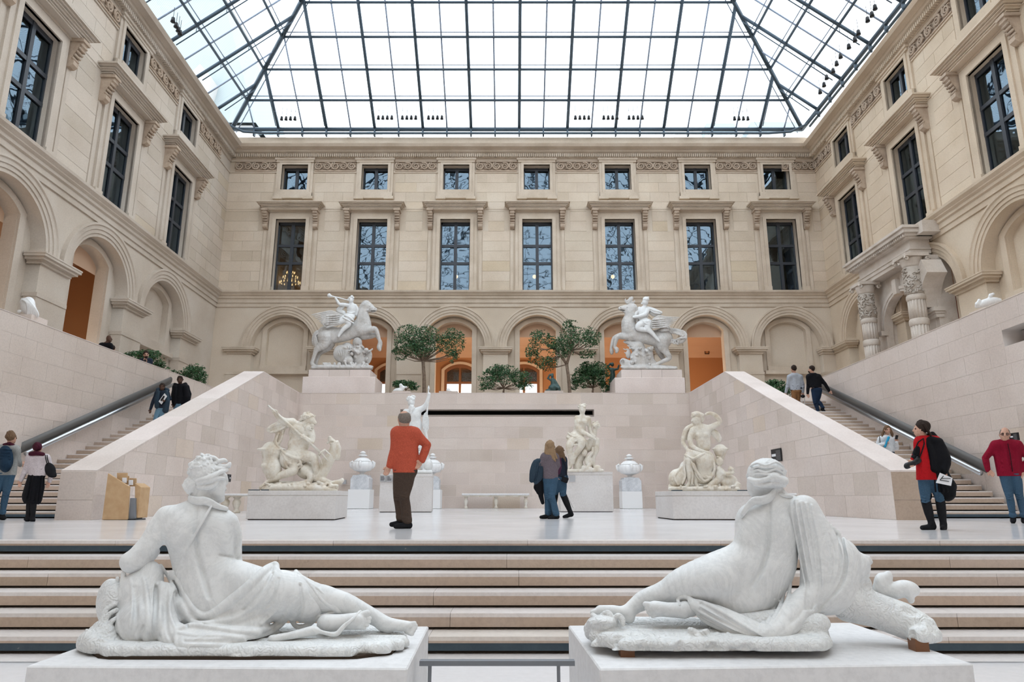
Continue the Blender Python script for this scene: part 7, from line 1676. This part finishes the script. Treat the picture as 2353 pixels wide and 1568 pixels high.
# man in orange
D1 = gd(930, 1215)
def ex1(p, u, D, vox):
    pass
person('man in an orange sweater and brown trousers seen from behind, hand on hip', D1, 268, dict(head=(929, 963, 0), neck=(929, 984, 0), shL=(912, 995, 0), shR=(953, 996, 0), elL=(906, 1034, 2), wrL=(895, 1071, -8), haL=(889, 1084, -10), elR=(981, 1023, 4), wrR=(970, 1058, -4), haR=(961, 1069, -6), hip=(932, 1078, 0), hipL=(921, 1082, 0), hipR=(939, 1082, 0), knL=(915, 1142, 8), anL=(922, 1195, 12), toL=(900, 1209, 6), knR=(930, 1141, -6), anR=(936, 1200, -6), toR=(909, 1213, -12)), (-.35, .9), top='orange_knit', bottom='brown_cord', hair='bald', hairmat='grey_hair', zmin=0., hem=1081, extra=ex1, flare=1.2)
# two women walking together
D2 = gd(1262, 1193); D3 = gd(1300, 1191)
def hairA(h, u): 
    for i in range(7): h.l([(1256 + i * 2.2, 1021, -6, 3.4), (1254 + i * 3.2, 1040, -8, 3.6), (1258 + i * 3.6, 1054 + (i % 3) * 3, -9, 1.8)], k=1.2)
def exA(p, u, D, vox):
    part(p, 'folded_coat', 'blue_coat', D, vox, lambda f: (f.l([(1243, 1060, -4, 6), (1232, 1064, -8, 8), (1226, 1084, -8, 9), (1222, 1104, -8, 6)], k=3, smooth=3), f.l([(1240, 1074, -4, 9), (1238, 1095, -4, 10), (1233, 1108, -4, 7)], k=3, smooth=3), [f.l([(1230 + i * 4, 1066, -14, 1.2), (1225 + i * 4, 1090, -15, 1.6), (1222 + i * 4, 1106, -12, 1.2)], k=1) for i in range(4)]))
    part(p, 'hanging_black_jacket', 'black_coat', D, vox, lambda f: (f.l([(1240, 1100, 0, 9), (1236, 1120, 0, 10), (1240, 1130, 0, 8)], k=3), f.l([(1243, 1110, 2, 7), (1243, 1140, 2, 6), (1247, 1156, 2, 4)], k=3)))
person('woman with long brown hair, patterned grey top and flared jeans, carrying a blue coat', D2, 180, dict(head=(1262, 1026, 0), neck=(1263, 1043, 0), shL=(1252, 1050, -2), shR=(1275, 1051, 2), elL=(1240, 1070, -6), wrL=(1246, 1082, 8), elR=(1282, 1070, 4), wrR=(1270, 1084, 10), hip=(1264, 1099, 0), hipL=(1259, 1102, 0), hipR=(1270, 1102, 0), knL=(1258, 1143, 4), anL=(1260, 1181, 8), toL=(1243, 1191, 2), knR=(1268, 1142, -6), anR=(1278, 1183, -6), toR=(1262, 1193, -10)), (-.75, .6), top='patterned_knit', bottom='jeans', hair=hairA, hairmat='fair_hair', zmin=0., hem=1097, extra=exA, flare=1.6)
def hairB(h, u):
    for i in range(6): h.l([(1279 + i * 2.2, 1032, -5, 3), (1280 + i * 3, 1046, -7, 3), (1284 + i * 3, 1057 + (i % 2) * 3, -8, 1.6)], k=1.2)
def exB(p, u, D, vox):
    q = p.location; c = Vector(at(1298, 1103, D - .15)) - q; m = mpp(at(1298, 1103, D)); b = MB().box(-7.5 * m, 7.5 * m, -.06, .06, -6 * m, 6 * m); me = bevelled(b.mesh(), .02, 2); o = obj('shoulder_bag', me, 'black_leather', p); o.location = c; o.rotation_euler = (0, .35, 0)
    MB().tube([Vector(at(a, b_, D - .12)) - q for a, b_ in ((1303, 1098), (1300, 1075), (1292, 1052))], .008, 5).build('bag_strap', 'black_leather', p)
    part(p, 'waistcoat_front', 'plum_top', D, vox, lambda f: f.l([(1286, 1056, -6, 6), (1285, 1078, -8, 7), (1285, 1088, -8, 6)], k=2))
    MB().tube([Vector(at(a, b_, D - .1)) - q for a, b_ in ((1303, 1140), (1311, 1155), (1317, 1168))], .004, 4).build('boot_lace', 'black_leather', p)
person('woman in dark jacket, jeans and tall black heeled boots walking beside the patterned top', D3, 166, dict(head=(1284, 1038, 0), neck=(1287, 1052, 0), shL=(1281, 1057, 0), shR=(1294, 1057, 0), elL=(1279, 1076, 6), wrL=(1276, 1090, 8), elR=(1298, 1076, 2), wrR=(1291, 1090, -4), hip=(1289, 1095, 0), hipL=(1285, 1098, 2), hipR=(1292, 1098, -2), knL=(1276, 1134, 4), anL=(1270, 1176, 6), toL=(1260, 1187, 4), knR=(1294, 1137, -2), anR=(1311, 1178, -2), toR=(1296, 1190, -4)), (-.8, .5), top='navy_coat', bottom='jeans', hair=hairB, hairmat='brown_hair', zmin=0., hem=1093, extra=exB, boots=1.05)
# left edge pair
D4 = gd(10, 1196)
def ex4(p, u, D, vox):
    part(p, 'backpack', 'backpack_blue', D, vox, lambda f: (f.e(12, 1055, -16, 19, 31, 12, k=2), f.e(12, 1068, -24, 14, 14, 8, k=3), f.l([(0, 1034, -20, 2), (12, 1032, -26, 2), (26, 1035, -20, 2)], k=1), [f.l([(2, 1040 + i * 7, -27, 1), (24, 1041 + i * 7, -27, 1)], k=.8) for i in range(4)]))
    part(p, 'shoulder_strap', 'backpack_blue', D, vox, lambda f: f.l([(26, 1036, -10, 2.4), (35, 1032, -2, 2.4), (40, 1040, 6, 2.4)], k=1))
    part(p, 'scarf', 'burgundy_scarf', D, vox, lambda f: f.l([(10, 1024, -4, 5), (22, 1021, -8, 5), (34, 1026, -2, 4)], k=2))
person('person with a dark blue backpack, grey jersey and jeans at the left edge', D4, 204, dict(head=(26, 1006, 0), neck=(20, 1024, 0), shL=(-4, 1034, 0), shR=(37, 1034, 0), elL=(-14, 1060, 0), wrL=(-10, 1085, 0), elR=(42, 1059, 4), wrR=(46, 1068, 14), haR=(54, 1066, 18), hip=(14, 1086, 0), hipL=(4, 1089, 0), hipR=(23, 1089, 0), knL=(-8, 1135, 0), anL=(-14, 1182, 0), toL=(-8, 1192, 6), knR=(14, 1134, 0), anR=(5, 1183, 4), toR=(11, 1193, 10)), (.6, .75), top='grey_jersey', bottom='jeans', hair=1, hairmat='brown_hair', zmin=0., hem=1088, extra=ex4)
D5 = gd(72, 1199)
def ex5(p, u, D, vox):
    part(p, 'skirt', 'black_coat', D, vox, lambda f: (f.l([(84, 1092, 0, 19), (80, 1118, 0, 23), (74, 1142, 0, 24)], k=3, flat=.7), [f.l([(70 + i * 7, 1096, -14, 1.5), (60 + i * 8, 1146 + i * 2.5, -17, 2)], k=1.5) for i in range(5)], f.e(60, 1176, 0, 60, 18, 60, k=2, sub=1)))
    part(p, 'scarf', 'burgundy_scarf', D, vox, lambda f: (f.l([(70, 1044, -6, 5), (84, 1042, -9, 6), (99, 1045, -5, 5)], k=2), f.l([(72, 1046, 2, 5), (86, 1046, 6, 6), (98, 1046, 2, 5)], k=2)))
    part(p, 'shoulder_bag', 'black_leather', D, vox, lambda f: (f.e(115, 1080, -6, 13, 17, 8, ang=-25, k=2), f.e(119, 1090, -6, 12, 8, 8, ang=20, k=3)))
    q = p.location
    for dx in (0, 4): MB().tube([Vector(at(a + dx, b_, D - .12)) - q for a, b_ in ((108, 1066), (105, 1055), (104, 1046))], .009, 5).build('bag_strap', 'black_leather', p)
person('woman in white blouse, long black skirt and burgundy scarf with black bag, from behind', D5, 178, dict(head=(86, 1030, 0), neck=(86, 1046, 0), shL=(68, 1053, 0), shR=(107, 1053, 0), elL=(58, 1080, 2), wrL=(48, 1104, 0), haL=(45, 1117, 0), elR=(119, 1080, 2), wrR=(114, 1106, -2), haR=(109, 1118, -2), hip=(85, 1090, 0), hipL=(78, 1094, 0), hipR=(92, 1094, 0), knL=(70, 1142, 0), anL=(64, 1188, 6), toL=(58, 1196, 10), knR=(78, 1142, -4), anR=(75, 1190, -4), toR=(72, 1197, 2)), (.1, 1), top='white_blouse', bottom='black_coat', hair=1, hairmat='burgundy_scarf', zmin=0., hem=1090, extra=ex5, boots=.9)
# on the left stairs
zs_ = lambda D: max(0, (D - 16.6) * TF / (27 * .42))
def ex6(p, u, D, vox):
    slab3(p, 'folded_newspaper', 'paper', D, [(378, 904), (384, 911), (371, 930), (364.5, 923)], -.22)
    q = slab3(p, 'newspaper_print', 'black', D, [(376, 909), (379, 912), (371, 923), (368, 920)], -.226, .002)
    part(p, 'open_coat', 'blue_coat', D, vox, lambda f: (f.l([(364, 902, -4, 5), (360, 920, -5, 6), (361, 934, -4, 6)], k=2), f.l([(382, 902, -4, 5), (384, 922, -6, 7), (380, 942, -4, 8)], k=2), f.l([(362, 896, 2, 4), (374, 893, 5, 4), (386, 897, 2, 4)], k=2)))
D6 = 24.0
person('woman in a blue coat and pale jeans walking down the left stairs with a newspaper', D6, 112, dict(head=(372.7, 889, -2), neck=(372, 899, 0), shL=(361, 904, 0), shR=(384, 904, 0), elL=(352, 922, 0), wrL=(346, 940, -3), haL=(345, 947, -3), elR=(391, 917, 0), wrR=(380, 920, -10), hip=(371, 936, 0), hipL=(366, 939, 0), hipR=(375, 939, 0), knL=(357, 962, -4), anL=(355, 983, -4), toL=(353, 988, -10), knR=(369, 960, 2), anR=(367, 976, 4), toR=(366, 981, 0)), (-.15, -1), skin='dark_skin', top='navy_coat', bottom='light_jeans', hair=1, hairmat='dark_hair', hem=936, extra=ex6, zmin=zs_(24.0) + .02)
D7 = 24.6
def ex7(p, u, D, vox):
    part(p, 'open_coat', 'black_coat', D, vox, lambda f: (f.l([(404, 891, -3, 6), (401, 912, -4, 7), (402, 928, -3, 6)], k=2), f.l([(426, 890, -3, 7), (429, 912, -4, 9), (424, 932, -3, 10)], k=2), f.l([(402, 884, 0, 4), (414, 888, 5, 4), (426, 884, 0, 5)], k=2)))
person('man in a black hooded coat and pale jeans walking down the left stairs', D7, 117, dict(head=(413.5, 873, -2), neck=(415, 884, 0), shL=(402, 890, 0), shR=(429, 890, 0), elL=(397, 908, 0), wrL=(398, 926, -3), elR=(436, 906, 0), wrR=(434, 920, -3), hip=(411, 928, 0), hipL=(406, 931, 0), hipR=(418, 931, 0), knL=(404, 956, 0), anL=(402, 982, 0), toL=(401, 988, -6), knR=(418, 956, 0), anR=(416, 980, 0), toR=(415, 986, -6)), (-.2, -1), skin='dark_skin', top='black_coat', bottom='light_jeans', hair=1, hairmat='dark_hair', hem=926, extra=ex7, zmin=zs_(24.6) + .02)
# behind the left parapet
def std(u0, v0, H, w=0, dx=0):
    s = H / 100.; return dict(head=(u0, v0, 0), neck=(u0 - dx * s, v0 + 9 * s, 0), shL=(u0 - (9 + dx) * s, v0 + 13 * s, 0), shR=(u0 + (9 - dx) * s, v0 + 13 * s, 0), elL=(u0 - (11 + dx) * s, v0 + 29 * s, 0), wrL=(u0 - (11 + dx) * s, v0 + 44 * s, -2), elR=(u0 + (11 - dx) * s, v0 + 29 * s, 0), wrR=(u0 + (11 - dx) * s, v0 + 44 * s, -2), hip=(u0 - dx * s, v0 + 46 * s, 0), hipL=(u0 - (5 + dx) * s, v0 + 48 * s, 0), hipR=(u0 + (5 - dx) * s, v0 + 48 * s, 0), knL=(u0 - 5 * s, v0 + 68 * s, 0), anL=(u0 - 5 * s, v0 + 87 * s, 0), toL=(u0 - 5 * s, v0 + 92 * s, -8), knR=(u0 + 5 * s, v0 + 68 * s, 0), anR=(u0 + 5 * s, v0 + 87 * s, 0), toR=(u0 + 5 * s, v0 + 92 * s, -8))
person('bald man in a black jacket looking down behind the left terrace parapet', 24.0, 118, std(250, 779, 118, dx=6), (1, -.1), skin='dark_skin', top='black_coat', bottom='dark_jeans', hair=None, zmin=TF)
person('person with short black hair, only the head showing above the left parapet', 24.6, 96, std(259.5, 801, 96), (.3, 1), top='black_coat', bottom='dark_jeans', hair=1, hairmat='dark_hair', zmin=TF)
J = std(335.6, 815, 112); J['elR'] = (344, 838, -4); J['wrR'] = (337, 832, -12); J['haR'] = (334, 829, -13); J['elL'] = (326, 838, -4); J['wrL'] = (331, 833, -12); J['haL'] = (333, 830, -13)
person('man with glasses and dark jacket holding a camera behind the left parapet', 26.6, 112, J, (.1, -1), top='navy_coat', bottom='dark_jeans', hair=1, hairmat='dark_hair', zmin=TF, glasses=True, beard=True, extra=lambda p, u, D, vox: part(p, 'camera', 'black', D, .4, lambda f: (f.e(333, 829, -15, 3.5, 2.6, 2), f.e(333, 829, -18, 1.8, 1.8, 2)), 1))
# on the right stairs
def ex11(p, u, D, vox):
    part(p, 'camera', 'black', D, vox, lambda f: (f.e(1845, 911, -2, 5, 4, 4), f.e(1845, 911, -6, 3, 3, 3)), 1)
    q = p.location; MB().tube([Vector(at(a, b_, D - .05)) - q for a, b_ in ((1842, 913), (1843, 922), (1843, 932), (1848, 932), (1849, 922), (1848, 912))], .012, 5).build('camera_strap', 'shoe_white', p)
    part(p, 'dark_waistband', 'navy_coat', D, vox, lambda f: f.l([(1818, 896, -3, 2), (1830, 893, -7, 2), (1842, 892, -3, 2)], k=1))
person('man in a light grey sweater and tan trousers climbing the right stairs', 26.6, 113, dict(head=(1823.5, 848, 0), neck=(1826, 859, 0), shL=(1814, 867, 0), shR=(1839, 867, 0), elL=(1810, 884, 0), wrL=(1806, 902, 0), haL=(1805, 909, 0), elR=(1845, 884, 0), wrR=(1845, 901, 0), hip=(1830, 897, 0), hipL=(1825, 900, 0), hipR=(1834, 900, 0), knL=(1825, 924, -3), anL=(1822, 946, 2), toL=(1819, 952, 6), knR=(1834, 920, 6), anR=(1836, 942, 10), toR=(1833, 948, 14)), (-.6, .7), top='grey_marl', bottom='tan_trousers', hair=1, hairmat='dark_hair', hem=894, extra=ex11)
def ex12(p, u, D, vox): part(p, 'shoe_sole', 'shoe_white', D, .42, lambda f: f.l([(1893.5, 940, -2, 2), (1896.5, 951, -2, 2)], k=1), 1)
person('bearded man in a black bomber jacket climbing the right stairs, hand on rail', 26.2, 115, dict(head=(1864.5, 849, 0), neck=(1867, 859, 0), shL=(1858, 866, 0), shR=(1881, 866, 0), elL=(1857, 886, 2), wrL=(1856, 904, 0), haL=(1858, 912, 0), elR=(1896, 883, 2), wrR=(1905, 898, 2), haR=(1911, 903, 2), hip=(1876, 894, 0), hipL=(1871, 898, 0), hipR=(1882, 898, 0), knL=(1873, 925, -4), anL=(1881, 949, -2), toL=(1878, 955, 8), knR=(1879, 922, 2), anR=(1891, 937, -4), toR=(1896, 950, -4)), (-1, .25), top='black_coat', bottom='dark_jeans', hair=1, hairmat='dark_hair', beard=True, hem=888, extra=ex12)
D13 = 19.0
def hairG(h, u):
    for sx, i0 in ((-1, 0), (1, 1)):
        for i in range(4): h.l([(2039 + sx * 6, 984, -2 + i * 2, 2.4), (2039 + sx * (9 + i), 995 + i, -3 + i * 2, 2.6), (2039 + sx * (12 - i * .5), 1004 + i, -4 + i, 2.0), (2039 + sx * (9 + i), 1009, -5, 1.2)], k=1)
def ex13(p, u, D, vox):
    slab3(p, 'phone', 'black', D, [(2059, 1000), (2064.5, 1001), (2062.5, 1010), (2057, 1009)], -.2, .02)
    part(p, 'blue_cylinder', 'cyan_bottle', D, .6, lambda f: f.l([(2034, 1026, -14, 3), (2042, 1006, -14, 3)], k=1), 1)
    q = p.location; MB().tube([Vector(at(a, b_, D - .17)) - q for a, b_ in ((2021, 1003), (2022.5, 1018))], .01, 5).build('bag_strap', 'black_leather', p)
person('young woman in a white shirt looking at her phone on the right stairs', D13, 134, dict(head=(2039, 988, -2), neck=(2037, 1002, 0), shL=(2023, 1010, 0), shR=(2051, 1010, 0), elL=(2014, 1027, -2), wrL=(2031, 1021, -13), haL=(2037, 1019, -14), elR=(2061, 1030, -2), wrR=(2060, 1017, -12), haR=(2059, 1009, -12), hip=(2041, 1040, 0), hipL=(2036, 1044, 0), hipR=(2047, 1044, 0), knL=(2052, 1072, -6), anL=(2056, 1098, -4), toL=(2054, 1104, -12), knR=(2058, 1068, 0), anR=(2062, 1092, 4), toR=(2061, 1098, -2)), (.45, -.85), top='white_shirt', bottom='dark_jeans', hair=hairG, hairmat='brown_hair', hem=1036, extra=ex13, zmin=zs_(19) - .16)
# woman in red with camera
D14 = gd(2140, 1218)
def hairR(h, u):
    h.e(2124, 980, 2, 15, 13, 14, k=3)
    for i in range(7): h.l([(2113 + i * 2, 972, -8 + i * 2, 3), (2123 + i * 1.5, 976 + i * 2.4, -15 + i * 2.4, 3.4), (2131 + i * 1.2, 988 + i * 2.4, -15 + i * 2.6, 3.2), (2138 + i, 999 + (i % 3) * 2, -10 + i * 2, 1.6)], k=1.2)
def ex14(p, u, D, vox):
    part(p, 'coat', 'black_coat', D, vox, lambda f: (f.l([(2144, 1014, 4, 13), (2158, 1040, 0, 18), (2160, 1072, 0, 19), (2162, 1096, 2, 17)], k=6, smooth=3), f.l([(2154, 1096, 8, 18), (2166, 1122, 8, 20), (2178, 1138, 8, 15)], k=6), f.l([(2158, 1018, -2, 11), (2174, 1056, -7, 12), (2171, 1080, -15, 9.5)], k=4, smooth=3), f.l([(2117, 1014, -5, 10), (2107, 1044, -7, 11), (2101, 1054, -13, 8.5)], k=3, smooth=3), f.l([(2126, 1006, 4, 7), (2142, 1000, 8, 8), (2154, 1012, 4, 7)], k=3), f.l([(2130, 1012, -9, 7), (2141, 1040, -12, 9), (2147, 1076, -11, 11)], k=4, smooth=3), f.l([(2128, 1009, -5, 7), (2142, 1012, -8, 9), (2156, 1017, -6, 10)], k=4), f.l([(2166, 1096, 0, 17), (2182, 1120, 2, 17), (2184, 1136, 2, 13)], k=5), f.e(2130, 1140, 6, 12, 14, 8, k=4), [f.l([(2146 + i * 7, 1080, -13, 1.4), (2150 + i * 9, 1130, -13, 2.2)], k=1.6) for i in range(4)]), 4)
    part(p, 'camera_body', 'black', D, .9, lambda f: (f.e(2107, 1060, -18, 11, 8, 7, ang=-20), f.l([(2102, 1064, -20, 6.5), (2086, 1070, -24, 6.5)], k=1), f.l([(2087, 1070, -24, 7.5), (2084, 1071, -24, 7.5)], k=.5), f.e(2108, 1053, -18, 4, 4, 4)), 1)
    q = p.location; MB().tube([Vector(at(a, b_, D - .12)) - q for a, b_ in ((2104, 1052), (2102, 1034), (2110, 1016), (2122, 1008), (2124, 1020), (2118, 1040), (2112, 1054))], .01, 5).build('camera_strap', 'black_leather', p)
    slab3(p, 'leaflet', 'paper', D, [(2160, 1087), (2189, 1099), (2185.5, 1117), (2151, 1110)], -.26)
    for a, b_ in ((((2163, 1100), (2184, 1100))), ((2160, 1104), (2181, 1107)), ((2168, 1094), (2160, 1104))): MB().tube([Vector(at(*a, D - .264)) - q, Vector(at(*b_, D - .264)) - q], .006, 4).build('leaflet_print', 'black', p)
person('dark-haired woman in a red sweater and black coat with camera, black boots', D14, 256, dict(head=(2115, 986, 0), neck=(2122, 1005, 0), shL=(2114, 1016, 0), shR=(2150, 1016, 2), elL=(2107, 1044, -4), wrL=(2099, 1056, -14), haL=(2097, 1062, -18), elR=(2172, 1056, -2), wrR=(2169, 1081, -12), haR=(2171, 1094, -13), hip=(2130, 1086, 0), hipL=(2124, 1092, 0), hipR=(2146, 1092, 2), knL=(2127, 1150, -2), anL=(2141, 1204, -2), toL=(2119, 1216, -10), knR=(2160, 1148, 4), anR=(2168, 1206, 2), toR=(2166, 1217, -14)), (-1, -.15), top='red_knit', bottom='jeans', hair=hairR, hairmat='dark_hair', zmin=0., hem=1098, extra=ex14, boots=1.0)
D15 = gd(2325, 1203)
person('bald man with glasses in a dark red fleece jacket and jeans at the right edge', D15, 222, dict(head=(2308.7, 998, -2), neck=(2311, 1014, 0), shL=(2286, 1024, 0), shR=(2339, 1024, 0), elL=(2264, 1053, 2), wrL=(2270, 1080, -6), haL=(2281, 1091, -8), elR=(2364, 1052, 2), wrR=(2352, 1080, 0), hip=(2320, 1084, 0), hipL=(2309, 1090, 0), hipR=(2333, 1090, 0), knL=(2320, 1142, -4), anL=(2328, 1190, -4), toL=(2328, 1201, -14), knR=(2343, 1142, 2), anR=(2353, 1190, 2), toR=(2354, 1200, -8)), (.05, -1), top='crimson_fleece', bottom='jeans', hair='bald', hairmat='grey_hair', zmin=0., hem=1090, glasses=True, tw=1.1,
       extra=lambda p, u, D, vox: (part(p, 'collar', 'crimson_fleece', D, vox, lambda f: f.l([(2300, 1014, -4, 4), (2312, 1020, -10, 4), (2324, 1013, -4, 4)], k=2)), part(p, 'zip', 'black_coat', D, .8, lambda f: f.l([(2316, 1020, -17.5, 1), (2322, 1050, -18.5, 1), (2327, 1084, -18, 1)], k=1), 1)))
# ================================================================ roofs of the palace beyond the glass
M['slate'] = mat('hazy slate roof', (.36, .41, .42), .8, .2); M['far_stone'] = mat('hazy far stone', (.55, .54, .52), .9, .1)
t = empty('palace_pavilion', (-36, 62, 0)); tag(t, 'grey-green slate pavilion roof seen through the left slope of the glass roof', 'building')
MB().box(-13, 12, -5, 12, 0, 34).build('wall', 'far_stone', t)
mb = MB(); lo = [(-13.5, -5.5), (12.5, -5.5), (12.5, 12.5), (-13.5, 12.5)]; hi = [(-8, 0), (5.5, 0), (5.5, 7), (-8, 7)]
mb.add([(x, y, 34) for x, y in lo] + [(x, y, 52) for x, y in hi], [(0, 1, 5, 4), (1, 2, 6, 5), (2, 3, 7, 6), (3, 0, 4, 7), (4, 5, 6, 7)]); mb.build('mansard_roof', 'slate', t)
MB().box(-8.3, 5.8, -.3, 7.3, 51.8, 52.6).build('roof_crest', 'far_stone', t)
for i in range(3): d_ = MB().prism([(-9 + 8 * i - 1.1, 35), (-9 + 8 * i + 1.1, 35), (-9 + 8 * i + 1.1, 38.5), (-9 + 8 * i, 39.8), (-9 + 8 * i - 1.1, 38.5)], -5.9, -3.5, 1).build('dormer', 'far_stone', t)
for u0, u1, v, kind, lab in ((806, 872, 276, 'dome', 'pale distant dome just above the eave of the glass roof, left of centre'), (1555, 1605, 277, 'dome', 'pale distant domed roof just above the eave, right of centre'), (1625, 1690, 279, 'roof', 'pale distant flat roof just above the eave, right of the distant dome'), (1728, 1835, 276, 'roof', 'pale distant roof above the eave in the right corner')):
    a, b = at(u0, v, 92), at(u1, v, 92); t = empty('distant_building', ((a.x + b.x) / 2, 92, 0)); tag(t, lab, 'building'); w_ = (b.x - a.x) / 2; z = a.z
    MB().box(-w_ * 1.2, w_ * 1.2, 0, 8, 0, z - 2.2).build('wall', 'far_stone', t)
    if kind == 'dome': MB().lathe([(w_, z - 2.2), (w_ * .95, z - 1.4), (w_ * .75, z - .6), (w_ * .4, z - .1), (.05, z)], (0, 4, 0), 20).build('dome', 'slate', t)
    else: MB().prism([(-w_ * 1.2, z - 2.2), (w_ * 1.2, z - 2.2), (w_, z), (-w_, z)], .5, 7, 1).build('roof', 'slate', t)
